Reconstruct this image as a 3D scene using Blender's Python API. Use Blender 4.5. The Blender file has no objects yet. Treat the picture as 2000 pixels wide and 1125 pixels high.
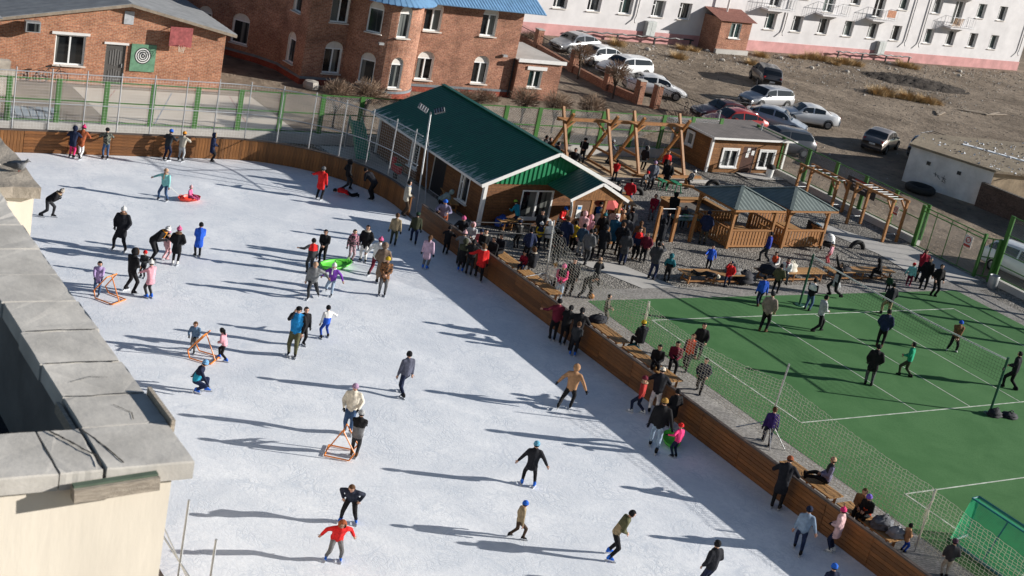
import bpy, bmesh, math, random
import numpy as np
from mathutils import Vector, Matrix
R = math.radians
rnd = random.Random(11)
scene = bpy.context.scene
col = scene.collection

# ------------------------------------------------------------------ camera, sky, sun, exposure
cam_d = bpy.data.cameras.new('camera')
cam = bpy.data.objects.new('camera', cam_d)
col.objects.link(cam)
r_ = Vector((0.83634517, -0.51153692, 0.19712113))
u_ = Vector((0.01786073, 0.3848119, 0.92282219))
d_ = Vector((0.54791218, 0.76827715, -0.33097199))
mw = Matrix((r_, u_, -d_)).transposed().to_4x4()
mw.translation = Vector((-36.75766, -32.63961, 19.48432))
cam.matrix_world = mw
cam_d.sensor_width = 36
cam_d.lens = 51.4413
cam_d.clip_start = 0.5
cam_d.clip_end = 2000
cam_d.dof.use_dof = True
cam_d.dof.focus_distance = 52
cam_d.dof.aperture_fstop = 4.0
scene.camera = cam

SUN_AZ, SUN_EL = R(-23.3), R(18.6)
world = bpy.data.worlds.new('World')
scene.world = world
world.use_nodes = True
wn = world.node_tree
bg = wn.nodes['Background']
sky = wn.nodes.new('ShaderNodeTexSky')
sky.sky_type = 'NISHITA'
sky.sun_disc = False
sky.sun_elevation = SUN_EL
sky.sun_rotation = math.pi / 2 - SUN_AZ
sky.altitude = 1300
sky.dust_density = 0.6
wn.links.new(sky.outputs[0], bg.inputs[0])
bg.inputs[1].default_value = 0.05
sun_d = bpy.data.lights.new('sun', 'SUN')
sun_d.energy = 5.0
sun_d.angle = R(0.53)
sun_d.color = (1.0, 0.955, 0.89)
sun = bpy.data.objects.new('sun', sun_d)
col.objects.link(sun)
to_sun = Vector((math.cos(SUN_EL) * math.cos(SUN_AZ), math.cos(SUN_EL) * math.sin(SUN_AZ), math.sin(SUN_EL)))
sun.rotation_euler = to_sun.to_track_quat('Z', 'Y').to_euler()
sun.location = (60, -30, 60)
vs = scene.view_settings
vs.view_transform = 'Standard'
vs.look = 'None'
vs.exposure = 0.70
vs.gamma = 1.0
vs.use_curve_mapping = False

# ------------------------------------------------------------------ materials
MATS = {}
def nodes_of(m):
    m.use_nodes = True
    nt = m.node_tree
    return nt, nt.nodes['Principled BSDF']
def add(nt, kind, **kw):
    n = nt.nodes.new(kind)
    for k, v in kw.items():
        if k in n.inputs: n.inputs[k].default_value = v
        else: setattr(n, k, v)
    return n
def mix_rgb(nt, a, b, fac, mode='MIX'):
    n = nt.nodes.new('ShaderNodeMix'); n.data_type = 'RGBA'; n.blend_type = mode
    for sock, val in ((n.inputs['Factor'], fac), (n.inputs['A'], a), (n.inputs['B'], b)):
        if hasattr(val, 'links'): nt.links.new(val, sock)
        elif isinstance(val, tuple): sock.default_value = (*val, 1) if len(val) == 3 else val
        else: sock.default_value = val
    return n.outputs['Result']
def M(name, rgb, rough=.75, var=.25, scale=3.0, bump=0.0, bscale=None, metal=0.0, spec=.4, detail=6, stretch=None, rand=0.0, coat=0):
    """plain procedural surface: base colour broken by noise, optional relief, optional per-object variation"""
    if name in MATS: return MATS[name]
    m = bpy.data.materials.new(name); MATS[name] = m
    nt, b = nodes_of(m)
    tc = add(nt, 'ShaderNodeTexCoord')
    vec = tc.outputs['Object']
    if stretch:
        mp = add(nt, 'ShaderNodeMapping'); mp.inputs['Scale'].default_value = stretch
        nt.links.new(vec, mp.inputs['Vector']); vec = mp.outputs[0]
    nz = add(nt, 'ShaderNodeTexNoise', Scale=scale, Detail=detail, Roughness=.6)
    nt.links.new(vec, nz.inputs['Vector'])
    lo = tuple(c * (1 - var) for c in rgb); hi = tuple(min(1, c * (1 + var)) for c in rgb)
    cr = add(nt, 'ShaderNodeMapRange'); cr.inputs['From Min'].default_value = .3; cr.inputs['From Max'].default_value = .7
    nt.links.new(nz.outputs['Fac'], cr.inputs['Value'])
    c = mix_rgb(nt, lo, hi, cr.outputs[0])
    if rand:
        oi = add(nt, 'ShaderNodeObjectInfo')
        hs = add(nt, 'ShaderNodeHueSaturation')
        mr = add(nt, 'ShaderNodeMapRange'); mr.inputs['To Min'].default_value = 1 - rand; mr.inputs['To Max'].default_value = 1 + rand
        nt.links.new(oi.outputs['Random'], mr.inputs['Value'])
        nt.links.new(mr.outputs[0], hs.inputs['Value']); nt.links.new(c, hs.inputs['Color']); c = hs.outputs[0]
    nt.links.new(c, b.inputs['Base Color'])
    b.inputs['Roughness'].default_value = rough
    b.inputs['Metallic'].default_value = metal
    b.inputs['Specular IOR Level'].default_value = spec
    if coat: b.inputs['Coat Weight'].default_value = coat; b.inputs['Coat Roughness'].default_value = .08
    if bump:
        nb = add(nt, 'ShaderNodeTexNoise', Scale=bscale or scale * 4, Detail=8, Roughness=.65)
        nt.links.new(vec, nb.inputs['Vector'])
        bp = add(nt, 'ShaderNodeBump', Strength=min(1, bump), Distance=.03)
        nt.links.new(nb.outputs['Fac'], bp.inputs['Height']); nt.links.new(bp.outputs[0], b.inputs['Normal'])
    return m
def brickmat(name, c1, c2, mortar, bw=.25, rh=.077, ms=.009, dirt=.35, rough=.9, squash=1):
    if name in MATS: return MATS[name]
    m = bpy.data.materials.new(name); MATS[name] = m
    nt, b = nodes_of(m)
    uv = add(nt, 'ShaderNodeUVMap')
    br = add(nt, 'ShaderNodeTexBrick', Scale=1.0, **{'Color1': (*c1, 1), 'Color2': (*c2, 1), 'Mortar': (*mortar, 1), 'Mortar Size': ms, 'Brick Width': bw, 'Row Height': rh, 'Bias': -.1})
    nt.links.new(uv.outputs[0], br.inputs['Vector'])
    nz = add(nt, 'ShaderNodeTexNoise', Scale=.9, Detail=8, Roughness=.65); nt.links.new(uv.outputs[0], nz.inputs['Vector'])
    n2 = add(nt, 'ShaderNodeTexNoise', Scale=9, Detail=4); nt.links.new(uv.outputs[0], n2.inputs['Vector'])
    mr = add(nt, 'ShaderNodeMapRange'); mr.inputs['From Min'].default_value = .35; mr.inputs['From Max'].default_value = .7
    mr.inputs['To Min'].default_value = 1 - dirt; mr.inputs['To Max'].default_value = 1.12
    nt.links.new(nz.outputs['Fac'], mr.inputs['Value'])
    mr2 = add(nt, 'ShaderNodeMapRange'); mr2.inputs['From Min'].default_value = .3; mr2.inputs['From Max'].default_value = .7
    mr2.inputs['To Min'].default_value = .7; mr2.inputs['To Max'].default_value = 1.25
    nt.links.new(n2.outputs['Fac'], mr2.inputs['Value'])
    mu = add(nt, 'ShaderNodeMath', operation='MULTIPLY'); nt.links.new(mr.outputs[0], mu.inputs[0]); nt.links.new(mr2.outputs[0], mu.inputs[1])
    hs = add(nt, 'ShaderNodeHueSaturation'); nt.links.new(br.outputs['Color'], hs.inputs['Color']); nt.links.new(mu.outputs[0], hs.inputs['Value'])
    nt.links.new(hs.outputs[0], b.inputs['Base Color'])
    b.inputs['Roughness'].default_value = rough; b.inputs['Specular IOR Level'].default_value = .25
    iv = add(nt, 'ShaderNodeMath', operation='SUBTRACT'); iv.inputs[0].default_value = 1; nt.links.new(br.outputs['Fac'], iv.inputs[1])
    ad = add(nt, 'ShaderNodeMath', operation='ADD'); nt.links.new(iv.outputs[0], ad.inputs[0])
    m3 = add(nt, 'ShaderNodeMath', operation='MULTIPLY'); m3.inputs[1].default_value = .5; nt.links.new(n2.outputs['Fac'], m3.inputs[0]); nt.links.new(m3.outputs[0], ad.inputs[1])
    bp = add(nt, 'ShaderNodeBump', Strength=.7, Distance=.012); nt.links.new(ad.outputs[0], bp.inputs['Height']); nt.links.new(bp.outputs[0], b.inputs['Normal'])
    return m
def glassmat(name, rgb=(.02, .026, .03), rough=.06):
    if name in MATS: return MATS[name]
    m = bpy.data.materials.new(name); MATS[name] = m
    nt, b = nodes_of(m)
    tc = add(nt, 'ShaderNodeTexCoord'); nz = add(nt, 'ShaderNodeTexNoise', Scale=1.3, Detail=2)
    oi = add(nt, 'ShaderNodeObjectInfo')
    va = add(nt, 'ShaderNodeVectorMath', operation='ADD'); nt.links.new(tc.outputs['Object'], va.inputs[0]); 
    sc = add(nt, 'ShaderNodeVectorMath', operation='SCALE'); sc.inputs['Scale'].default_value = 37; nt.links.new(oi.outputs['Location'], sc.inputs[0])
    nt.links.new(sc.outputs[0], va.inputs[1]); mp = add(nt, 'ShaderNodeMapping'); mp.inputs['Scale'].default_value = (1.5, .2, .06); nt.links.new(va.outputs[0], mp.inputs['Vector']); nt.links.new(mp.outputs[0], nz.inputs['Vector'])
    mr = add(nt, 'ShaderNodeMapRange'); mr.inputs['From Min'].default_value = .52; mr.inputs['From Max'].default_value = .58
    nt.links.new(nz.outputs['Fac'], mr.inputs['Value'])
    c = mix_rgb(nt, rgb, (.13 + rgb[0], .135 + rgb[1], .125 + rgb[2]), mr.outputs[0])
    nt.links.new(c, b.inputs['Base Color']); b.inputs['Roughness'].default_value = rough; b.inputs['Specular IOR Level'].default_value = .7
    return m

# ------------------------------------------------------------------ mesh helpers
class MB:
    def __init__(s): s.v = []; s.f = []; s.m = []; s.uv = {}
    def quad(s, pts, mi=0, uv=None):
        n = len(s.v); s.v += [tuple(p) for p in pts]; s.f.append(tuple(range(n, n + len(pts)))); s.m.append(mi)
        if uv: s.uv[len(s.f) - 1] = uv
        return s
    def box(s, c, size, rz=0.0, mi=0, mat=None):
        hx, hy, hz = size[0] / 2, size[1] / 2, size[2] / 2
        mt = Matrix.Translation(c) @ (mat if mat is not None else Matrix.Rotation(rz, 4, 'Z'))
        n = len(s.v)
        for dx, dy, dz in ((-1, -1, -1), (1, -1, -1), (1, 1, -1), (-1, 1, -1), (-1, -1, 1), (1, -1, 1), (1, 1, 1), (-1, 1, 1)):
            s.v.append(tuple(mt @ Vector((dx * hx, dy * hy, dz * hz))))
        for f in ((0, 3, 2, 1), (4, 5, 6, 7), (0, 1, 5, 4), (1, 2, 6, 5), (2, 3, 7, 6), (3, 0, 4, 7)):
            s.f.append(tuple(n + i for i in f)); s.m.append(mi)
        return s
    def bx(s, x0, x1, y0, y1, z0, z1, mi=0):
        return s.box(((x0 + x1) / 2, (y0 + y1) / 2, (z0 + z1) / 2), (abs(x1 - x0), abs(y1 - y0), abs(z1 - z0)), mi=mi)
    def bar(s, p, q, w, h, mi=0, up=Vector((0, 0, 1))):
        p = Vector(p); q = Vector(q); d = (q - p)
        if d.length < 1e-6: return s
        x = d.normalized(); y = up.cross(x)
        if y.length < 1e-3: y = Vector((0, 1, 0)).cross(x)
        y.normalize(); z = x.cross(y)
        mt = Matrix((x, y, z)).transposed().to_4x4()
        return s.box((p + q) / 2, (d.length, w, h), mat=mt, mi=mi)
    def tube(s, p, q, r, n=8, r2=None, mi=0, cap=True):
        p = Vector(p); q = Vector(q); d = q - p
        if d.length < 1e-6: return s
        x = d.normalized(); a = Vector((0, 0, 1)) if abs(x.z) < .9 else Vector((1, 0, 0))
        y = a.cross(x).normalized(); z = x.cross(y); r2 = r if r2 is None else r2
        b = len(s.v)
        for c, rr in ((p, r), (q, r2)):
            for i in range(n):
                t = 2 * math.pi * i / n; s.v.append(tuple(c + (y * math.cos(t) + z * math.sin(t)) * rr))
        for i in range(n):
            j = (i + 1) % n; s.f.append((b + i, b + j, b + n + j, b + n + i)); s.m.append(mi)
        if cap:
            s.f.append(tuple(b + n - 1 - i for i in range(n))); s.m.append(mi)
            s.f.append(tuple(b + n + i for i in range(n))); s.m.append(mi)
        return s
    def path(s, pts, r, n=6, mi=0):
        for a, b in zip(pts, pts[1:]): s.tube(a, b, r, n, mi=mi)
        return s
    def torus(s, c, Rr, r, n=24, k=8, axis='Z', arc=2 * math.pi, a0=0, mi=0):
        b = len(s.v); closed = arc > 6.28; m = n if closed else n + 1
        for i in range(m):
            t = a0 + arc * i / n
            for j in range(k):
                ph = 2 * math.pi * j / k; rr = Rr + r * math.cos(ph); z = r * math.sin(ph)
                p = (rr * math.cos(t), rr * math.sin(t), z)
                if axis == 'Y': p = (p[0], p[2], p[1])
                if axis == 'X': p = (p[2], p[0], p[1])
                s.v.append((c[0] + p[0], c[1] + p[1], c[2] + p[2]))
        for i in range(n):
            i2 = (i + 1) % m
            for j in range(k):
                j2 = (j + 1) % k; s.f.append((b + i * k + j, b + i2 * k + j, b + i2 * k + j2, b + i * k + j2)); s.m.append(mi)
        return s
    def lathe(s, prof, n=16, c=(0, 0, 0), mi=0):
        b = len(s.v)
        for r, z in prof:
            for i in range(n):
                t = 2 * math.pi * i / n; s.v.append((c[0] + r * math.cos(t), c[1] + r * math.sin(t), c[2] + z))
        for k in range(len(prof) - 1):
            for i in range(n):
                j = (i + 1) % n; s.f.append((b + k * n + i, b + k * n + j, b + (k + 1) * n + j, b + (k + 1) * n + i)); s.m.append(mi)
        return s
    def mesh(s, name, mats, off=(0, 0, 0), smooth=False):
        me = bpy.data.meshes.new(name)
        o = Vector(off)
        me.from_pydata([tuple(Vector(v) - o) for v in s.v], [], s.f)
        for m in (mats if isinstance(mats, (list, tuple)) else [mats]): me.materials.append(m)
        for p, mi in zip(me.polygons, s.m):
            p.material_index = mi
            p.use_smooth = smooth
        if s.uv:
            ul = me.uv_layers.new(name='UVMap')
            for p in me.polygons:
                u = s.uv.get(p.index)
                if u:
                    for li, t in zip(p.loop_indices, u): ul.data[li].uv = t
        me.update()
        return me
    def build(s, name, mats, parent=None, smooth=False, world=True):
        off = base_of(parent) if (parent is not None and world) else Vector((0, 0, 0))
        return link(name, s.mesh(name, mats, off, smooth), parent)
def base_of(o):
    p = Vector((0, 0, 0))
    while o is not None: p += o.location; o = o.parent
    return p
def link(name, me, parent=None, loc=None, rz=0.0, scale=None):
    o = bpy.data.objects.new(name, me); col.objects.link(o); o.parent = parent
    if loc is not None: o.location = loc
    if rz: o.rotation_euler = (0, 0, rz)
    if scale is not None: o.scale = scale if isinstance(scale, (tuple, list)) else (scale,) * 3
    return o
def tag(o, label, cat, group=None, kind=None):
    o['label'] = label; o['category'] = cat
    if group: o['group'] = group
    if kind: o['kind'] = kind
    return o
def thing(name, loc, label, cat, group=None, rz=0.0):
    o = bpy.data.objects.new(name, None); col.objects.link(o); o.location = loc; o.rotation_euler = (0, 0, rz)
    o.empty_display_size = .2
    return tag(o, label, cat, group)
def struct(o): o['kind'] = 'structure'; return o
def copy_tree(o, parent=None):
    c = o.copy(); col.objects.link(c); c.parent = parent
    for ch in list(o.children): copy_tree(ch, c)
    return c
def setmat(o, mats):
    for i, m in enumerate(mats):
        if m is None: continue
        o.material_slots[i].link = 'OBJECT'; o.material_slots[i].material = m

def net_rects(path, z0, z1f, cell, wire, diamond=True, jitter=0.0):
    """wire net on a vertical sheet that follows a plan path: real thin ribbons; z1f(s) gives the top edge"""
    mb = MB(); S = [0.0]
    for a, b in zip(path, path[1:]): S.append(S[-1] + (Vector(b) - Vector(a)).length)
    Ltot = S[-1]
    def P(s, z):
        s = min(max(s, 0), Ltot)
        for i in range(len(path) - 1):
            if s <= S[i + 1] + 1e-9:
                t = (s - S[i]) / max(1e-9, S[i + 1] - S[i]); a = Vector(path[i]); b = Vector(path[i + 1]); p = a.lerp(b, t); return (p.x, p.y, z)
    z1m = max(z1f(Ltot * i / 40) for i in range(41)); h = wire / 2
    if diamond:
        stepz = cell * .8
        for sg in (1, -1):
            s0 = -(z1m - z0) if sg > 0 else 0
            s = s0
            while s < Ltot + (z1m - z0):
                pts = []
                nseg = max(1, int((z1m - z0) / .9)) if len(path) > 2 else 1
                for k in range(nseg + 1):
                    z = z0 + (z1m - z0) * k / nseg; pts.append((s + sg * (z - z0), z))
                for (sa, za), (sb, zb) in zip(pts, pts[1:]):
                    if max(sa, sb) < 0 or min(sa, sb) > Ltot: continue
                    # clip
                    def cl(sv, zv, s2, z2, lim):
                        t = (lim - sv) / (s2 - sv); return (lim, zv + (z2 - zv) * t)
                    A, B = (sa, za), (sb, zb)
                    for lim, cmp in ((0, 1), (Ltot, -1)):
                        if (A[0] - lim) * cmp < 0: A = cl(*A, *B, lim)
                        if (B[0] - lim) * cmp < 0: B = cl(*B, *A, lim)
                    za2, zb2 = A[1], B[1]
                    mb.quad([P(A[0], za2 - h), P(B[0], zb2 - h), P(B[0], zb2 + h), P(A[0], za2 + h)])
                s += cell * 1.0
    else:
        ns = int(Ltot / cell); nz = int((z1m - z0) / cell) + 1
        jit = {}
        def node(i, j):
            s = i * Ltot / ns; t = j / nz; z = z0 + (z1f(s) - z0) * t
            if (i, j) not in jit: jit[(i, j)] = (rnd.uniform(-jitter, jitter), rnd.uniform(-jitter, jitter))
            a, b = jit[(i, j)]
            return s + a * cell, z + b * cell
        for i in range(ns + 1):
            for j in range(nz + 1):
                s, z = node(i, j)
                if j < nz:
                    s2, z2 = node(i, j + 1); mb.quad([P(s - h, z), P(s + h, z), P(s2 + h, z2), P(s2 - h, z2)])
                if i < ns:
                    s2, z2 = node(i + 1, j); mb.quad([P(s, z - h), P(s2, z2 - h), P(s2, z2 + h), P(s, z + h)])
    return mb

def wall(path, z0, z1, ops, depth=.22, step=99, gable=None):
    """brick/plaster wall along a plan path (outside on the right hand), with real openings and reveals.
    ops: (s0, s1, za, zb, rise). material 0 wall, 1 reveal"""
    S = [0.0]; P2 = [Vector((*p, 0)) for p in path]
    for a, b in zip(P2, P2[1:]): S.append(S[-1] + (b - a).length)
    def seg(s):
        for i in range(len(P2) - 1):
            if s <= S[i + 1] + 1e-6 or i == len(P2) - 2: return i
    def P(s, z, d=0, sn=None):
        i = seg(s); t = (s - S[i]) / (S[i + 1] - S[i]); p = P2[i].lerp(P2[i + 1], t)
        j = seg(sn if sn is not None else s); dr = (P2[j + 1] - P2[j]).normalized()
        return (p.x - dr.y * d, p.y + dr.x * d, z)
    ss = set(round(x, 4) for x in S); zs = {z0, z1}
    for o in ops:
        ss |= {round(o[0], 4), round(o[1], 4)}; zs |= {o[2], o[3] + o[4]}
    ss = sorted(ss); zs = sorted(zs); mb = MB()
    for a, b in zip(ss, ss[1:]):
        if b - a < 1e-4: continue
        for c, d in zip(zs, zs[1:]):
            m = ((a + b) / 2, (c + d) / 2)
            if any(o[0] - 1e-4 < m[0] < o[1] + 1e-4 and o[2] - 1e-4 < m[1] < o[3] + o[4] + 1e-4 for o in ops): continue
            mid = (a + b) / 2
            mb.quad([P(a, c, 0, mid), P(b, c, 0, mid), P(b, d, 0, mid), P(a, d, 0, mid)], 0, [(a, c), (b, c), (b, d), (a, d)])
    for o in ops:
        a, b, c, d, r = o; mid = (a + b) / 2; hw = (b - a) / 2
        out = [(a, c), (b, c), (b, d)]
        if r > 0:
            n = 10; arc = [(mid + hw * math.cos(math.pi * k / n), d + r * math.sin(math.pi * k / n)) for k in range(n + 1)]
            out += arc[1:-1]
            for (s1, q1), (s2, q2) in zip(arc, arc[1:]):
                mb.quad([P(s1, q1, 0, mid), P(s1, d + r, 0, mid), P(s2, d + r, 0, mid), P(s2, q2, 0, mid)], 0, [(s1, q1), (s1, d + r), (s2, d + r), (s2, q2)])
        out.append((a, d))
        for (s1, q1), (s2, q2) in zip(out, out[1:] + out[:1]):
            mb.quad([P(s1, q1, 0, mid), P(s1, q1, depth, mid), P(s2, q2, depth, mid), P(s2, q2, 0, mid)], 1)
    if gable:   # list of (s,z) outline above z1
        pts = [(0, z1)] + gable + [(S[-1], z1)]
        mb.quad([P(s, z) for s, z in pts][::-1], 0, [(s, z) for s, z in pts][::-1])
    return mb, P
WIN = {}
def window(parent, P, s, za, w, h, rise, depth, style, frame_m, pane_m, sill_m):
    """window part with frame mesh, and pane, sill (and plaster lunette) as sub-parts"""
    key = (round(w, 2), round(h, 2), round(rise, 2), style, frame_m.name, pane_m.name)
    if key not in WIN:
        f = MB(); t = .07
        f.bx(-w / 2, -w / 2 + t, -.03, .04, 0, h).bx(w / 2 - t, w / 2, -.03, .04, 0, h).bx(-w / 2 + t, w / 2 - t, -.03, .04, 0, t).bx(-w / 2 + t, w / 2 - t, -.03, .04, h - t, h)
        if style == 'two': f.bx(-.04, .04, -.035, .04, t, h - t)
        if style == 'off': f.bx(-w * .16 - .03, -w * .16 + .03, -.035, .04, t, h - t).bx(-w / 2 + t, -w * .16 - .03, -.034, .04, h * .68, h * .68 + .05)
        g = MB(); g.bx(-w / 2 + .02, w / 2 - .02, .045, .06, .02, h - .02)
        sl = MB(); sl.box((0, -depth * .5 - .02, -.03), (w + .16, depth + .12, .05))
        lu = None
        if rise > 0:
            lu = MB(); n = 10
            arc = [(w / 2 * math.cos(math.pi * k / n), h + rise * math.sin(math.pi * k / n)) for k in range(n + 1)]
            lu.quad([(x, -.02, z) for x, z in arc][::-1])
            lu.quad([(x, -.02, z) for x, z in ((-w / 2, h - .02), (w / 2, h - .02), (w / 2, h + .002), (-w / 2, h + .002))])
        WIN[key] = (f.mesh('window', frame_m), g.mesh('pane', pane_m), sl.mesh('sill', sill_m), lu.mesh('lunette', sill_m) if lu else None)
    f, g, sl, lu = WIN[key]
    a = Vector(P(s - .05, 0, 0, s)); b = Vector(P(s + .05, 0, 0, s)); ang = math.atan2(b.y - a.y, b.x - a.x)
    loc = Vector(P(s, za, depth - .05, s)) - base_of(parent)
    o = link('window', f, parent, loc, ang)
    link('pane', g, o); link('sill', sl, o)
    if lu: link('lunette', lu, o)
    return o
def corrugated(p00, p10, p01, p11, pitch, amp, thick=.03, nrow=1):
    """ribbed metal sheet: p00->p10 along the eave, p01->p11 along the ridge"""
    mb = MB(); p00, p10, p01, p11 = map(Vector, (p00, p10, p01, p11))
    n = max(2, int((p10 - p00).length / pitch) * 2); nv = (p10 - p00).cross(p01 - p00).normalized()
    if nv.z < 0: nv = -nv
    for i in range(n + 1):
        t = i / n; o = nv * (amp if i % 2 else 0)
        mb.v += [tuple(p00.lerp(p10, t) + o), tuple(p01.lerp(p11, t) + o), tuple(p00.lerp(p10, t) - nv * thick), tuple(p01.lerp(p11, t) - nv * thick)]
    for i in range(n):
        a = 4 * i; b = a + 4
        mb.f += [(a, b, b + 1, a + 1), (a + 2, a + 3, b + 3, b + 2), (a, a + 2, b + 2, b), (a + 1, b + 1, b + 3, a + 3)]; mb.m += [0] * 4
    e = 4 * n
    mb.f += [(0, 1, 3, 2), (e, e + 2, e + 3, e + 1)]; mb.m += [0, 0]
    return mb
# ------------------------------------------------------------------ surface materials
def groundmat(name, c1, c2, c3, s1=.25, s2=6, bump=.5, rough=.95, dist=.05, vor=0):
    if name in MATS: return MATS[name]
    m = bpy.data.materials.new(name); MATS[name] = m
    nt, b = nodes_of(m); tc = add(nt, 'ShaderNodeTexCoord')
    a = add(nt, 'ShaderNodeTexNoise', Scale=s1, Detail=10, Roughness=.62, Distortion=.4); nt.links.new(tc.outputs['Object'], a.inputs['Vector'])
    f = add(nt, 'ShaderNodeTexNoise', Scale=s2, Detail=8, Roughness=.7); nt.links.new(tc.outputs['Object'], f.inputs['Vector'])
    mr = add(nt, 'ShaderNodeMapRange'); mr.inputs['From Min'].default_value = .38; mr.inputs['From Max'].default_value = .62; nt.links.new(a.outputs['Fac'], mr.inputs['Value'])
    c = mix_rgb(nt, c1, c2, mr.outputs[0])
    mr2 = add(nt, 'ShaderNodeMapRange'); mr2.inputs['From Min'].default_value = .5; mr2.inputs['From Max'].default_value = .75; nt.links.new(f.outputs['Fac'], mr2.inputs['Value'])
    c = mix_rgb(nt, c, c3, mr2.outputs[0]); h = f.outputs['Fac']
    if vor:
        v = add(nt, 'ShaderNodeTexVoronoi', Scale=vor); nt.links.new(tc.outputs['Object'], v.inputs['Vector'])
        hs = add(nt, 'ShaderNodeSeparateColor'); nt.links.new(v.outputs['Color'], hs.inputs[0])
        m3 = add(nt, 'ShaderNodeMapRange'); m3.inputs['To Min'].default_value = .45; m3.inputs['To Max'].default_value = 1.5; nt.links.new(hs.outputs[0], m3.inputs['Value'])
        hh = add(nt, 'ShaderNodeHueSaturation'); nt.links.new(c, hh.inputs['Color']); nt.links.new(m3.outputs[0], hh.inputs['Value']); c = hh.outputs[0]
        iv = add(nt, 'ShaderNodeMath', operation='SUBTRACT'); iv.inputs[0].default_value = 1; nt.links.new(v.outputs['Distance'], iv.inputs[1]); h = iv.outputs[0]
    nt.links.new(c, b.inputs['Base Color']); b.inputs['Roughness'].default_value = rough; b.inputs['Specular IOR Level'].default_value = .2
    bp = add(nt, 'ShaderNodeBump', Strength=bump, Distance=dist); nt.links.new(h, bp.inputs['Height']); nt.links.new(bp.outputs[0], b.inputs['Normal'])
    return m
dirt = groundmat('dirt', (.155, .120, .088), (.285, .228, .172), (.085, .066, .049), .22, 1.4, 1.0, dist=.22)
gravel = groundmat('gravel', (.185, .172, .154), (.26, .243, .218), (.135, .125, .11), .5, 5, .9, dist=.05, vor=13)
sandm = groundmat('sand', (.36, .27, .175), (.43, .33, .22), (.30, .22, .14), .6, 4, .6, dist=.06)
concrete = groundmat('concrete', (.41, .395, .37), (.50, .48, .45), (.36, .34, .315), .5, 9, .25, dist=.01)
yardm = groundmat('yard_concrete', (.47, .415, .35), (.56, .50, .425), (.40, .355, .30), .35, 6, .25, dist=.01)
soil = groundmat('dark_soil', (.05, .042, .036), (.085, .07, .058), (.035, .03, .026), .7, 4, 1, dist=.1)
turfm = groundmat('turf', (.050, .145, .046), (.070, .176, .062), (.042, .120, .040), .5, 14, .6, dist=.015)
paver = brickmat('paver', (.29, .275, .255), (.36, .34, .315), (.17, .16, .15), .2, .1, .008, dirt=.22)
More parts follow.
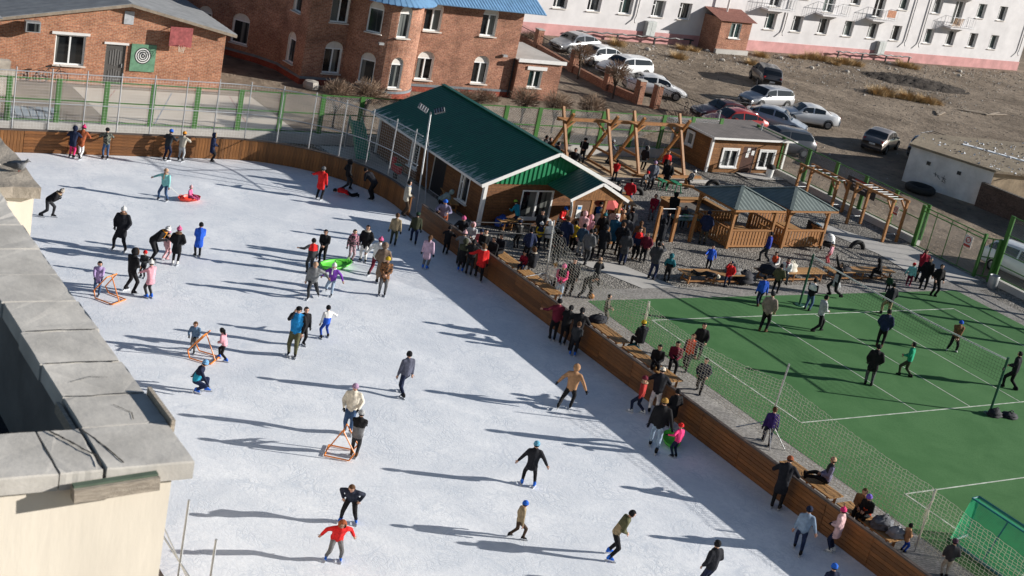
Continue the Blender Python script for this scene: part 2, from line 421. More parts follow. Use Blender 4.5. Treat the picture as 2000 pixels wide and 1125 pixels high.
def icemat():
    m = bpy.data.materials.new('ice'); nt, b = nodes_of(m); tc = add(nt, 'ShaderNodeTexCoord')
    big = add(nt, 'ShaderNodeTexNoise', Scale=.35, Detail=12, Roughness=.68, Distortion=.5); nt.links.new(tc.outputs['Object'], big.inputs['Vector'])
    mrb = add(nt, 'ShaderNodeMapRange'); mrb.inputs['From Min'].default_value = .32; mrb.inputs['From Max'].default_value = .68; nt.links.new(big.outputs['Fac'], mrb.inputs['Value'])
    c = mix_rgb(nt, (.62, .655, .71), (.87, .885, .91), mrb.outputs[0])
    hs = []
    for k, (sc, wd, ofs) in enumerate(((.16, .0022, 0), (.23, .003, 31), (.37, .0045, 57), (.6, .007, 83), (1.1, .011, 19), (1.9, .016, 43))):
        va = add(nt, 'ShaderNodeVectorMath', operation='ADD'); va.inputs[1].default_value = (ofs, ofs * .7, 0); nt.links.new(tc.outputs['Object'], va.inputs[0])
        wv = add(nt, 'ShaderNodeTexNoise', Scale=sc, Detail=.6, Roughness=.4, Distortion=.7); nt.links.new(va.outputs[0], wv.inputs['Vector'])
        # many thin level lines of a smooth field: long curved skate cuts
        ml = add(nt, 'ShaderNodeMath', operation='MULTIPLY'); ml.inputs[1].default_value = 9.0; nt.links.new(wv.outputs['Fac'], ml.inputs[0])
        fr = add(nt, 'ShaderNodeMath', operation='FRACT'); nt.links.new(ml.outputs[0], fr.inputs[0])
        sb = add(nt, 'ShaderNodeMath', operation='SUBTRACT'); sb.inputs[1].default_value = .5; nt.links.new(fr.outputs[0], sb.inputs[0])
        ab = add(nt, 'ShaderNodeMath', operation='ABSOLUTE'); nt.links.new(sb.outputs[0], ab.inputs[0])
        mr = add(nt, 'ShaderNodeMapRange'); mr.inputs['From Min'].default_value = wd * 10; mr.inputs['From Max'].default_value = wd * 2; nt.links.new(ab.outputs[0], mr.inputs['Value'])
        hs.append(mr.outputs[0])
    s = hs[0]
    for h in hs[1:]:
        ad = add(nt, 'ShaderNodeMath', operation='MAXIMUM'); nt.links.new(s, ad.inputs[0]); nt.links.new(h, ad.inputs[1]); s = ad.outputs[0]
    brk = add(nt, 'ShaderNodeTexNoise', Scale=.9, Detail=3); nt.links.new(tc.outputs['Object'], brk.inputs['Vector'])
    mk = add(nt, 'ShaderNodeMapRange'); mk.inputs['From Min'].default_value = .42; mk.inputs['From Max'].default_value = .62; mk.inputs['To Max'].default_value = .8; nt.links.new(brk.outputs['Fac'], mk.inputs['Value'])
    fm = add(nt, 'ShaderNodeMath', operation='MULTIPLY'); nt.links.new(s, fm.inputs[0]); nt.links.new(mk.outputs[0], fm.inputs[1])
    c = mix_rgb(nt, c, (.58, .625, .69), fm.outputs[0])
    gr = add(nt, 'ShaderNodeTexNoise', Scale=4.5, Detail=10, Roughness=.75, Distortion=.8); nt.links.new(tc.outputs['Object'], gr.inputs['Vector'])
    mg = add(nt, 'ShaderNodeMapRange'); mg.inputs['From Min'].default_value = .46; mg.inputs['From Max'].default_value = .66; mg.inputs['To Max'].default_value = .6; nt.links.new(gr.outputs['Fac'], mg.inputs['Value'])
    c = mix_rgb(nt, c, (.60, .64, .70), mg.outputs[0])
    nt.links.new(c, b.inputs['Base Color'])
    fine = add(nt, 'ShaderNodeTexNoise', Scale=9, Detail=8, Roughness=.7); nt.links.new(tc.outputs['Object'], fine.inputs['Vector'])
    ad = add(nt, 'ShaderNodeMath', operation='SUBTRACT'); dm = add(nt, 'ShaderNodeMath', operation='MULTIPLY'); dm.inputs[1].default_value = .25; nt.links.new(fm.outputs[0], dm.inputs[0]); nt.links.new(fine.outputs['Fac'], ad.inputs[0]); nt.links.new(dm.outputs[0], ad.inputs[1])
    bp = add(nt, 'ShaderNodeBump', Strength=.4, Distance=.025); nt.links.new(ad.outputs[0], bp.inputs['Height']); nt.links.new(bp.outputs[0], b.inputs['Normal'])
    b.inputs['Roughness'].default_value = .5; b.inputs['Specular IOR Level'].default_value = .35
    return m
ice_m = icemat()
white_paint = M('white_paint', (.74, .74, .72), .6, .06, 8)
white_trim = M('white_trim', (.72, .71, .69), .5, .06, 5)
galv = M('galvanised', (.42, .43, .44), .45, .12, 8, metal=.5)
galvw = M('net_wire', (.66, .66, .64), .5, .05, 8)
greenp = M('green_paint', (.045, .15, .026), .5, .15, 4)
greenw = M('green_wire', (.16, .27, .12), .5, .1, 4)
ropem = M('net_rope', (.74, .73, .62), .8, .08, 9)
woodp = M('board_wood', (.175, .068, .018), .55, .35, 3, bump=.25, stretch=(1, 6, 12), rand=.28, bscale=6)
woodv = M('board_wood_upright', (.205, .085, .024), .55, .35, 3, bump=.25, stretch=(12, 12, 1), rand=.28, bscale=6)
woodcap = M('board_cap', (.075, .055, .045), .6, .25, 4)
woodb = M('bench_wood', (.36, .195, .075), .6, .3, 3, bump=.2, stretch=(2, 14, 14), rand=.15, bscale=5)
woodo = M('play_wood', (.31, .14, .045), .6, .3, 3, bump=.2, stretch=(5, 5, 5), rand=.12, bscale=5)
woodd = M('dark_wood', (.13, .062, .028), .6, .35, 3, bump=.2, stretch=(3, 3, 14), rand=.2)
black_rubber = M('black_rubber', (.022, .022, .022), .85, .2, 6)
darkmetal = M('dark_metal', (.03, .03, .032), .5, .2, 5)

# ------------------------------------------------------------------ ground and flat surfaces
def sheet(name, pts, z, m, uv=False, kind='structure'):
    mb = MB(); mb.quad([(x, y, z) for x, y in pts], 0, [(x, y) for x, y in pts] if uv else None)
    o = mb.build(name, m); o['kind'] = kind; return o
def rect(x0, x1, y0, y1): return [(x0, y0), (x1, y0), (x1, y1), (x0, y1)]
sheet('ground', rect(-500, 700, -300, 900), -.03, dirt)
sheet('gravel_yard', rect(-5.0, 24.2, -30, 31.3), -.012, gravel)
arc = [(-10.9 + 6 * math.cos(R(a)), 22.3 + 6 * math.sin(R(a))) for a in range(0, 91, 5)]
sheet("ice", [(-25.4, -30), (-5.12, -30), (-5.12, 19.6), (-4.95, 20.9)] + arc + [(-25.4, 28.3)], .012, ice_m)
sheet('sand_pit', rect(6.5, 17.6, 27.0, 31.2), 0.0, sandm)
sheet('paved_path', rect(-3.3, 23.4, 11.1, 12.25), .004, paver, True)
sheet('paved_path', rect(-3.3, -1.75, -30, 11.1), .004, paver, True)
sheet('paved_path', rect(20.5, 22.1, -30, 11.1), .004, paver, True)
sheet('concrete_path', [(1.9, 12.25), (3.9, 12.25), (2.6, 15.2), (.5, 15.4)], .006, concrete)
sheet('concrete_path', [(19.5, 12.25), (23.6, 12.25), (23.6, 17.2), (21.9, 17.4), (20.2, 20.5), (18.9, 20.4), (20.0, 16.0)], .006, concrete)
sheet('concrete_path', rect(-4.7, -2.2, 18.6, 31), .004, concrete)
sheet('sports_turf', rect(-1.75, 20.5, -30, 11.1), .010, turfm)
sheet('yard_court', rect(-14.6, -4.9, 32.4, 39.6), -.02, yardm)
for nm, mm, a, b, w in (('painted_line', M('blue_line', (.20, .25, .33), .8), (-12.6, 33), (-9.4, 39.5), .05), ('painted_line', M('red_line', (.36, .16, .13), .8), (-7.2, 34.5), (-6.2, 39.5), .05), ('painted_line', M('red_line', (.36, .16, .13), .8), (-13.7, 37.0), (-12.4, 39.5), .05)):
    mb = MB(); d = Vector((b[0] - a[0], b[1] - a[1], 0)).normalized(); n = Vector((-d.y, d.x, 0)) * w / 2
    A = Vector((*a, -.014)); B = Vector((*b, -.014)); mb.quad([A - n, B - n, B + n, A + n]); struct(mb.build(nm, mm))
# court lines (each line one painted strip)
def cline(x0, y0, x1, y1, w=.055, z=.016):
    mb = MB(); mb.bx(min(x0, x1) - w / 2, max(x0, x1) + w / 2, min(y0, y1) - w / 2, max(y0, y1) + w / 2, z - .002, z); struct(mb.build('court_line', M('court_paint', (.52, .55, .48), .8, .4, 2.5)))
for x in (0, 18): cline(x, .0276, x, 8.972)
for x in (6, 9, 12): cline(x, .0276, x, 8.972, .04)
for y in (0, 9): cline(0, y, 18, y)
cline(0, -5.11, 20, -5.11); cline(0, -30, 0, -5.14)
# kerb of the sand pit, kerb at the turf edge
mb = MB(); mb.bx(9.3, 17.7, 26.82, 27.0, -.02, .12); struct(mb.build('sand_kerb', concrete))

# ------------------------------------------------------------------ rink boards
PLK = {}
def plank_mesh(l, w, t, m):
    k = (round(l, 3), round(w, 3), round(t, 3), m.name)
    if k not in PLK:
        mb = MB(); mb.box((0, 0, 0), (l, t, w)); me = mb.mesh('plank', m)
        bm = bmesh.new(); bm.from_mesh(me); bmesh.ops.bevel(bm, geom=bm.edges[:], offset=.006, segments=1, affect='EDGES'); bm.to_mesh(me); bm.free(); PLK[k] = me
    return PLK[k]
def hboards(root, a, b, sec=2.0, rows=7):
    a = Vector(a); b = Vector(b); L = (b - a).length; n = max(1, round(L / sec)); d = (b - a).normalized(); ang = math.atan2(d.y, d.x)
    base = base_of(root)
    for i in range(n):
        for j in range(rows):
            c = a + d * (L * (i + .5) / n) - base
            me = plank_mesh(L / n - .012, .134, .045, woodp)
            o = link('plank', me, root, (c.x, c.y, .02 + .14 * (j + .5)), ang)
            o.location += Vector((d.y, -d.x, 0)) * rnd.uniform(-.004, .004)
def vboards(root, pts, w=.14):
    base = base_of(root); S = 0; carry = 0
    for p, q in zip(pts, pts[1:]):
        p = Vector((*p, 0)); q = Vector((*q, 0)); L = (q - p).length; d = (q - p).normalized(); s = carry
        while s < L:
            c = p + d * s - base
            o = link('plank', plank_mesh(w - .012, .97, .04, woodv), root, (c.x, c.y, .505), math.atan2(d.y, d.x)); s += w
        carry = s - L
def cap(root, pts, z=1.0, w=.12):
    mb = MB()
    for p, q in zip(pts, pts[1:]):
        d = (Vector(q) - Vector(p)).normalized() * .01
        mb.bar((p[0] - d.x, p[1] - d.y, z + .02), (q[0] + d.x, q[1] + d.y, z + .02), w, .05)
    mb.build('cap_rail', woodcap, root)
def backing(root, pts, off):
    mb = MB()
    for p, q in zip(pts, pts[1:]):
        d = (Vector(q) - Vector(p)).normalized(); n = Vector((d.y, -d.x)) * off
        mb.bar((p[0] + n.x, p[1] + n.y, .49), (q[0] + n.x, q[1] + n.y, .49), .03, .94)
    mb.build('backing', woodd, root)
t = thing('rink_board', (-5.1, 2, 0), 'long straight wooden rink board of horizontal planks between ice and court', 'rink board')
hboards(t, (-5.1, 19.6, 0), (-5.1, -16.4, 0)); cap(t, [(-5.07, 19.62), (-5.07, -16.4)]); backing(t, [(-5.1, 19.6), (-5.1, -16.4)], -.05)
t = thing('rink_board', (-16, 28.3, 0), 'far straight rink board of horizontal planks below the concrete plinth', 'rink board')
hboards(t, (-12.3, 28.3, 0), (-19.9, 28.3, 0), 1.9); cap(t, [(-12.3, 28.33), (-26, 28.33)]); backing(t, [(-12.3, 28.3), (-26, 28.3)], .05)
vboards(t, [(-26, 28.3), (-19.95, 28.3)])
t = thing('rink_board', (-7, 26, 0), 'curved corner rink board of narrow upright planks', 'rink board')
cpts = [(-12.3, 28.3)] + arc[::-1] + [(-4.95, 20.9)]
vboards(t, cpts); cap(t, [(x + .02, y + .02) for x, y in cpts]); backing(t, cpts, -.05)

# ------------------------------------------------------------------ galvanised net fence on the far boards
npath = [(-26.4, 28.45), (-10.9, 28.45)] + [(-10.9 + 6.15 * math.cos(R(a)), 22.3 + 6.15 * math.sin(R(a))) for a in range(85, -1, -8)] + [(-4.6, 21.45)]
t = thing('net_fence', (-10.9, 28.45, 0), 'tall galvanised net fence on thin pipe posts above the far and curved boards', 'fence')
S = [0]
for p, q in zip(npath, npath[1:]): S.append(S[-1] + (Vector(q) - Vector(p)).length)
def npt(s):
    for i in range(len(npath) - 1):
        if s <= S[i + 1] + 1e-6: return Vector(npath[i]).lerp(Vector(npath[i + 1]), (s - S[i]) / (S[i + 1] - S[i]))
    return Vector(npath[-1])
s = 0
while s < S[-1]:
    p = npt(s); mb = MB(); mb.tube((p.x, p.y, .3), (p.x, p.y, 3.72), .028, 6); mb.build('post', galv, t); s += 1.5
for z in (2.2, 3.55):
    mb = MB(); mb.path([(x, y, z) for x, y in npath], .024, 6); mb.build('rail', galv, t)
net_rects(npath, 1.06, lambda s: 3.55, .13, .006, False).build('netting', galvw, t)

# ------------------------------------------------------------------ green fences
def green_fence(pts_posts, label, zb=.5, zt=2.5, plinth=True, group='green mesh fence runs', rails=(0, .5, 1), pw=.24, zbase=0):
    a, b = Vector(pts_posts[0]), Vector(pts_posts[-1])
    t = thing('mesh_fence', (a.x, a.y, 0), label, 'fence', group)
    ang = math.atan2((b - a).y, (b - a).x)
    for p in pts_posts:
        mb = MB(); mb.box((p[0], p[1], (zb + zt) / 2 - .02), (pw, .09, zt - zb + .04), rz=ang); mb.build('post', greenp, t)
    for f in rails:
        mb = MB(); z = zb + .06 + (zt - zb - .1) * f; mb.bar((a.x, a.y, z), (b.x, b.y, z), .04, .05); mb.build('rail', greenp, t)
    net_rects([tuple(a), tuple(b)], zb + .05, lambda s: zt - .05, .11, .0075).build('netting', galvw, t)
    if plinth:
        w = thing('fence_plinth', (a.x, a.y, 0), 'low concrete plinth under the ' + label, 'plinth')
        mb = MB(); mb.bar((a.x, a.y, zb / 2 - .03), (b.x, b.y, zb / 2 - .03), .3, zb + .02); mb.build('concrete_wall', concrete, w)
    return t
green_fence([(-22.0 + 2.17 * i, 31.5) for i in range(21)], 'long green mesh fence behind the rink and the wooden cabin')
green_fence([(24.2, 31.3 - 2.35 * i) for i in range(7)], 'green mesh fence between the playground and the dirt car park', zb=.35, zt=2.3)
green_fence([(24.1, 11.9 - 2.4 * i) for i in range(5)], 'tall green mesh fence beside the grey bin', zb=.35, zt=3.6, rails=(0, .2, .4, .7, 1))
mb = MB()
t = thing('gate', (23.8, 17.1, 0), 'wide green mesh gate with an open wicket door', 'gate')
for p, w in (((23.75, 17.1), .22), ((23.75, 12.85), .14), ((23.95, 12.05), .14)):
    mb = MB(); mb.box((p[0], p[1], 1.15), (.14, w, 2.3)); mb.build('post', greenp, t)
for z in (.1, 2.0, 2.2):
    mb = MB(); mb.bar((23.75, 17, z), (23.75, 12.85, z), .05, .05); mb.build('rail', greenp, t)
for y in (16.15, 15.1, 14.05):
    mb = MB(); mb.tube((23.75, y, .1), (23.75, y, 2.2), .025, 6); mb.build('upright', greenp, t)
net_rects([(23.75, 17.0), (23.75, 12.85)], .1, lambda s: 2.0, .11, .0075).build('netting', galvw, t)
mb = MB(); A = Vector((23.75, 12.85, 0)); B = Vector((24.55, 12.45, 0))
for z in (.1, 1.1, 2.1): mb.bar(A + Vector((0, 0, z)), B + Vector((0, 0, z)), .05, .05)
for f in (.0, .5, 1): mb.bar(A.lerp(B, f) + Vector((0, 0, .1)), A.lerp(B, f) + Vector((0, 0, 2.1)), .05, .05)
mb.build('wicket', greenp, t)
signred = M('sign_red', (.45, .06, .04), .6, .2, 6); signwhite = M('sign_white', (.62, .56, .52), .6, .15, 8)
def sign(name, loc, rz, w, h, label, dark=False):
    t = thing(name, loc, label, 'sign', rz=rz)
    mb = MB(); mb.box((0, 0, 0), (w, .02, h)); mb.build('panel', darkmetal if dark else signwhite, t, world=False)
    if dark:
        mb = MB()
        for k in range(3): mb.box((-w * .05, -.013, h * .3 - k * h * .22), (w * (.6 - .1 * k), .006, h * .09))
        mb.build('print', signwhite, t, world=False)
        mb = MB(); mb.box((0, -.014, h * .42), (w * .5, .006, h * .1)); mb.build('print', signred, t, world=False)
    else:
        mb = MB(); mb.torus((0, -.013, h * .12), w * .28, w * .05, 20, 6, axis='Y'); mb.bar((-w * .2, -.014, h * .12 - w * .2), (w * .2, -.014, h * .12 + w * .2), .008, w * .08, up=Vector((0, 1, 0)))
        mb.box((0, -.013, -h * .36), (w * .86, .008, h * .2)); mb.build('print', signred, t, world=False)
    return t
sign('warning_sign', (23.68, 13.75, 1.55), R(-90), .5, .62, 'small red and white prohibition sign hung on the green gate')
sign('warning_sign', (24.08, 19.2, 1.25), R(-90), .4, .5, 'small red and white sign on the fence by the ladder bars')
sign('banner', (24.08, 22.0, 1.55), R(-90), 2.3, .75, 'long dark printed banner tied to the car park fence', True)
t = thing('litter_bin', (23.35, 11.3, 0), 'grey cylindrical bin beside the gate post', 'bin')
mb = MB(); mb.lathe([(.20, 0), (.24, .05), (.25, .62), (.235, .66), (.2, .66), (.19, .2), (0, .2)], 18); mb.build('body', galv, t, True, world=False)
mb = MB(); mb.torus((0, 0, .66), .24, .018, 20, 6); mb.build('rim', galv, t, True, world=False)
# ------------------------------------------------------------------ building materials
brick1 = brickmat('brick_orange', (.52, .235, .13), (.37, .14, .078), (.44, .36, .28), dirt=.25)
brick2 = brickmat('brick_red', (.47, .215, .13), (.33, .13, .08), (.40, .33, .27), dirt=.42)
brick3 = brickmat('brick_dark', (.17, .10, .075), (.11, .065, .05), (.15, .13, .11), dirt=.4)
plaster = M('reveal_plaster', (.66, .62, .57), .85, .1, 4, bump=.1)
upvc = M('upvc_frame', (.78, .78, .77), .4, .04, 4)
glass = glassmat('window_glass'); glass2 = glassmat('window_glass_green', (.02, .045, .045)); glassd = glassmat('window_glass_dark', (.01, .012, .014))
greyroof = M('grey_sheet_roof', (.24, .245, .25), .6, .2, 2, bump=.1)
blueroof = M('blue_sheet_roof', (.16, .31, .50), .5, .15, 2)
bluegrey = M('bluegrey_paint', (.17, .19, .21), .8, .15, 3)
redplinth = brickmat('plinth_red', (.36, .085, .05), (.28, .06, .04), (.2, .08, .06), dirt=.3)
whiteplaster = M('white_plaster', (.60, .585, .59), .92, .10, .8, bump=.25, bscale=14, detail=10)
pinkplaster = M('pink_plaster', (.52, .27, .26), .92, .2, .9, bump=.2, bscale=10)
creamp = M('cream_plaster', (.76, .69, .58), .9, .13, 1.6, bump=.12, bscale=5, detail=12, stretch=(1, 1, .22))
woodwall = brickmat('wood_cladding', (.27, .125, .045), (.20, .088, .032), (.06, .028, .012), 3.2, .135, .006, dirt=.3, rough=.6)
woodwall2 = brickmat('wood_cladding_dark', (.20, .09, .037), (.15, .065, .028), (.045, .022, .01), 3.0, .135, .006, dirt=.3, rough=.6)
mudroof = groundmat('mud_roof', (.22, .18, .13), (.29, .24, .175), (.17, .135, .10), .5, 5, .8, dist=.06)
snowm = M('snow', (.78, .80, .83), .7, .06, 5, bump=.2)
brownd_m = M('brown_door', (.085, .04, .028), .45, .15, 3)
steel_d = M('steel_door', (.115, .11, .105), .4, .12, 4, metal=.3)

# ------------------------------------------------------------------ left brick house with gable
B = thing('brick_house', (-12, 40.3, 0), 'low orange brick house with grey gable roof and target board', 'house')
ops = [(4.56, 6.1, .9, 2.47, 0), (7.15, 8.2, 0, 2.13, 0), (7.9, 8.42, 3.25, 3.9, 0)]
X0 = -20.0
ops = [(-15.45 - X0, -13.93 - X0, .9, 2.45, 0), (-12.86 - X0, -11.82 - X0, 0, 2.13, 0)]
mb, P = wall([(X0, 40.3), (-6.5, 40.3), (-6.5, 50)], -.1, 3.15, ops)
mb.build('wall', [brick1, plaster], B)
mb = MB(); g1 = [(X0, 40.3, 3.15), (-6.5, 40.3, 3.15), (-6.5, 40.3, 3.22), (-11.9, 40.3, 4.3), (X0, 40.3, 2.78)]
g1 = [(X0, 3.148), (-6.5, 3.148), (-6.5, 3.2), (-11.9, 4.28), (-17.5, 3.2), (X0, 3.15)]
mb.quad([(x, 40.302, z) for x, z in g1], 0, [(x - X0, z) for x, z in g1]); mb.build('gable', brick1, B)
window(B, P, -14.69 - X0, .9, 1.52, 1.55, 0, .18, 'two', upvc, glassd, plaster)
mb = MB(); mb.bx(-15.66, -13.75, 40.24, 40.33, 2.47, 2.6); mb.build('lintel', white_trim, B)
mb = MB(); mb.bx(-12.98, -11.7, 40.25, 40.33, 2.15, 2.26); mb.build('lintel', white_trim, B)
d = MB(); d.bx(-12.84, -11.84, 40.36, 40.42, 0.02, 2.12); D = d.build('door', steel_d, B)
mb = MB()
for zc, hh in ((1.45, .9), (.5, .7)):
    for k in range(5): mb.bx(-12.62 + k * .13, -12.55 + k * .13, 40.342, 40.362, zc - hh / 2 + abs(k - 2) * .05, zc + hh / 2 - abs(k - 2) * .05)
mb.build('panel', M('steel_door_panel', (.16, .155, .15), .4, .1), D)
mb = MB(); mb.bx(-11.98, -11.94, 40.30, 40.36, .95, 1.15); mb.build('handle', galv, D)
mb = MB(); mb.bx(-12.1, -11.6, 40.26, 40.31, 3.25, 3.92); V_ = mb.build('vent_panel', M('sheet_metal', (.42, .43, .45), .5, .2, 5), B)
ridge = (-11.9, 4.42); y0, y1 = 39.9, 52
for nm, xe, ze in (('roof', -18.6, 3.12), ('roof', -6.05, 3.25)):
    corrugated((xe, y0, ze), (xe, y1, ze), (ridge[0], y0, ridge[1]), (ridge[0], y1, ridge[1]), .6, .012, .05).build(nm, greyroof, B)
mb = MB(); mb.bar((-18.6, 39.9, 3.02), (-11.9, 39.9, 4.31), .03, .14); mb.bar((-11.9, 39.9, 4.31), (-6.05, 39.9, 3.14), .03, .14); mb.build('fascia', M('weathered_board', (.27, .22, .17), .85, .25, 4), B)
T = thing('target_board', (-10.9, 40.25, .83), 'green square board with black and white target rings on brick wall', 'target board')
mb = MB(); mb.box((0, 0, .72), (1.32, .05, 1.44)); mb.build('panel', M('target_green', (.13, .27, .17), .8, .3, 4), T, world=False)
for k, rr in enumerate((.44, .385, .33, .275, .22, .165, .11, .055)):
    mb = MB(); mb.lathe([(0, 0), (rr, 0)], 40); me = mb.mesh('ring', darkmetal if k % 2 == 0 else white_paint); o = link('ring', me, T, (-.03, -.029 - .003 * k, .84)); o.rotation_euler = (R(90), 0, 0)
T = thing('basketball_hoop', (-9.15, 40.2, 2.4), 'faded red basketball backboard with hoop fixed to brick wall', 'basketball hoop')
mb = MB(); mb.box((0, -.35, .5), (1.22, .04, 1.02)); mb.build('backboard', M('faded_red', (.33, .085, .085), .8, .35, 5), T, world=False)
mb = MB(); mb.torus((0, -.62, .1), .2, .012, 20, 6); mb.build('ring', M('hoop_red', (.3, .05, .03), .5), T, world=False)
mb = MB()
for k in range(10):
    a = k * math.pi / 5; mb.tube((.2 * math.cos(a), -.62 + .2 * math.sin(a), .1), (.11 * math.cos(a + .3), -.62 + .11 * math.sin(a + .3), -.25), .007, 4)
mb.build('net', ropem, T, world=False)
mb = MB(); mb.bar((-.4, .08, .9), (-.4, -.35, .8), .04, .04); mb.bar((.4, .08, .9), (.4, -.35, .8), .04, .04); mb.bar((-.4, .08, .1), (-.4, -.35, .3), .04, .04); mb.bar((.4, .08, .1), (.4, -.35, .3), .04, .04); mb.build('bracket', darkmetal, T, world=False)
T = thing('floodlight', (-16.75, 40.2, 2.55), 'square floodlight box fixed high on the brick wall', 'floodlight')
mb = MB(); mb.box((0, -.25, .28), (.72, .4, .52)); mb.build('housing', galv, T, world=False)
mb = MB(); mb.box((.02, -.46, .27), (.58, .02, .4)); mb.build('lens', glassd, T, world=False)
mb = MB(); mb.tube((0, .08, .3), (0, -.1, .3), .03); mb.build('arm', darkmetal, T, world=False)
# neighbour building edge at far left
Nb = thing('brick_house', (-21, 38.2, 0), 'dark brick house corner with small white framed window', 'house')
mb, P = wall([(-24.5, 38.6), (-18.75, 39.4)], -.1, 3.4, [(2.9, 3.9, 1.9, 2.7, 0)]); mb.build('wall', [brick3, plaster], Nb)
window(Nb, P, 3.4, 1.9, 1.0, .8, 0, .15, 'two', upvc, glassd, plaster)
mb = MB(); mb.quad([(-24.5, 38.2, 3.3), (-18.4, 39.05, 3.3), (-19.5, 43, 4.3), (-25, 43, 4.3)]); mb.quad([(-24.5, 38.2, 3.28), (-25, 43, 4.28), (-19.5, 43, 4.28), (-18.4, 39.05, 3.28)]); mb.build('roof', greyroof, Nb)
# old stone and plaster wall at far left
Sw = thing('block_wall', (-19, 38.0, 0), 'crumbling plastered block wall beside the brick house', 'wall')
mb = MB(); mb.box((-19.1, 37.6, .8), (1.6, .4, 1.7)); mb.build('blocks', M('crumbling', (.42, .37, .31), .95, .3, 2, bump=.8, bscale=8), Sw)
mb = MB(); mb.box((-18.2, 37.7, .55), (.5, .42, 1.2)); mb.build('pillar', M('crumbling', (.4, .36, .3)), Sw)

# ------------------------------------------------------------------ two storey brick building with rounded bays
B = thing('brick_building', (6, 43.1, 0), 'two storey red brick building with rounded bays, arched windows and blue roof', 'building')
Cx, Cy, Rr = 4.25, 43.1, 2.2
tw = [(Cx - Rr * math.cos(R(a)), Cy - Rr * math.sin(R(a))) for a in range(0, 181, 9)]
left = [(-7.2, 50.7), (-4.9, 50.3), (-2.9, 49.1), (-1.5, 47.5), (-.75, 46.0), (-.55, 43.1)]
path = left + [tw[0]] + tw[1:] + [(13.85, 43.1), (13.85, 54)]
S = [0]
for p, q in zip(path, path[1:]): S.append(S[-1] + (Vector(q) - Vector(p)).length)
sL = S[5]; sT0 = S[6]; sT1 = S[6 + 20]; tl = sT1 - sT0
def sx(x): return sL + (x + .55)          # straight part left of the tower
def sr(x): return sT1 + (x - (Cx + Rr))   # straight part right of the tower
wins = []
for z in (.72, 3.72):
    wins += [(sx(1.32) - .56, sx(1.32) + .56, z, z + 1.48, .42, 'two')]
    wins += [(sT0 + tl * .265 - .44, sT0 + tl * .265 + .44, z - .05, z + 1.35, .42, 'one'), (sT0 + tl * .525 - .41, sT0 + tl * .525 + .41, z - .1, z + 1.35, .4, 'one')]
    wins += [(sr(7.5) - .58, sr(7.5) + .58, z, z + 1.35, .42, 'two'), (sr(11.45) - .55, sr(11.45) + .55, z, z + 1.35, .42, 'two')]
    wins += [(S[4] + .9, S[4] + 1.85, z + .1, z + 1.5, .42, 'one'), (S[2] + .35, S[2] + 1.45, z + .1, z + 1.5, .42, 'one'), (S[1] + .6, S[1] + 1.4, z + .1, z + 1.5, .4, 'one')]
mb, P = wall(path, .42, 5.75, [w[:5] for w in wins], .2); mb.build('wall', [brick2, plaster], B)
for w in wins: window(B, P, (w[0] + w[1]) / 2, w[2], w[1] - w[0], w[3] - w[2], w[4], .2, w[5], upvc, glassd if w[5] == 'two' else glass, plaster)
def grow(path, d):
    out = []
    for i, p in enumerate(path):
        a = Vector(path[max(0, i - 1)]); b = Vector(path[min(len(path) - 1, i + 1)]); t = (b - a).normalized(); out.append((p[0] + t.y * d, p[1] - t.x * d))
    return out
mb, P = wall(grow(path, .04), -.1, .34, []); mb.build('plinth', redplinth, B)
mb, P = wall(grow(path, .07), .3, .44, []); mb.build('plinth_band', bluegrey, B)
mb = MB(); gp = grow(path, .07); gi = path
for i in range(len(path) - 1): mb.quad([(*gp[i], .44), (*gp[i + 1], .44), (*gi[i + 1], .44), (*gi[i], .44)])
mb.build('plinth_cap', bluegrey, B)
corrugated((6.2, 42.35, 5.5), (15.0, 42.35, 5.5), (6.2, 50, 9), (15.0, 50, 9), .22, .03, .04).build('roof', blueroof, B)
corrugated((-1.3, 42.4, 5.72), (6.2, 42.4, 5.72), (-1.3, 50, 9), (6.2, 50, 9), .22, .03, .04).build('roof', blueroof, B)
mb = MB(); n = 48
for i in range(n):
    a0 = R(180 + 180 * i / n); a1 = R(180 + 180 * (i + 1) / n); rr = 2.85 + (.03 if i % 2 else 0)
    mb.quad([(Cx + rr * math.cos(a0), Cy + rr * math.sin(a0), 5.58), (Cx + rr * math.cos(a1), Cy + rr * math.sin(a1), 5.58), (Cx, Cy + .3, 7.4)])
    mb.quad([(Cx + rr * math.cos(a1), Cy + rr * math.sin(a1), 5.55), (Cx + rr * math.cos(a0), Cy + rr * math.sin(a0), 5.55), (Cx, Cy + .3, 6.6)])
mb.build('bay_roof', blueroof, B)
for (x, y, z) in ((3.1, 40.9, 3.2), (12.95, 43.0, 2.62)):
    mb = MB(); mb.box((x, y, z), (.32, .2, .13)); mb.build('wall_lamp', galv, B)
mb = MB(); mb.tube((13.72, 43.0, .1), (13.72, 43.0, 2.5), .05); mb.build('drain_pipe', darkmetal, B)
A = thing('brick_annex', (15.5, 42.8, 0), 'small flat roofed brick annex with one white lintel window', 'annex')
mb, P = wall([(13.9, 48), (13.9, 42.75), (17.25, 42.75), (17.25, 48)], -.1, 2.45, [(5.25 + .95, 5.25 + 1.95, .78, 1.9, 0)]); mb.build('wall', [brick2, plaster], A)
window(A, P, 5.25 + 1.45, .78, 1.0, 1.12, 0, .2, 'two', upvc, glass2, plaster)
mb = MB(); mb.bx(14.62, 16.1, 42.68, 42.77, 1.93, 2.15); mb.build('lintel', white_trim, A)
mb = MB(); mb.bx(13.8, 17.4, 42.6, 48, 2.45, 2.52); mb.build('roof', concrete, A)
mb = MB(); mb.bx(13.78, 17.42, 42.56, 42.66, 2.4, 2.62); mb.build('coping', white_trim, A)

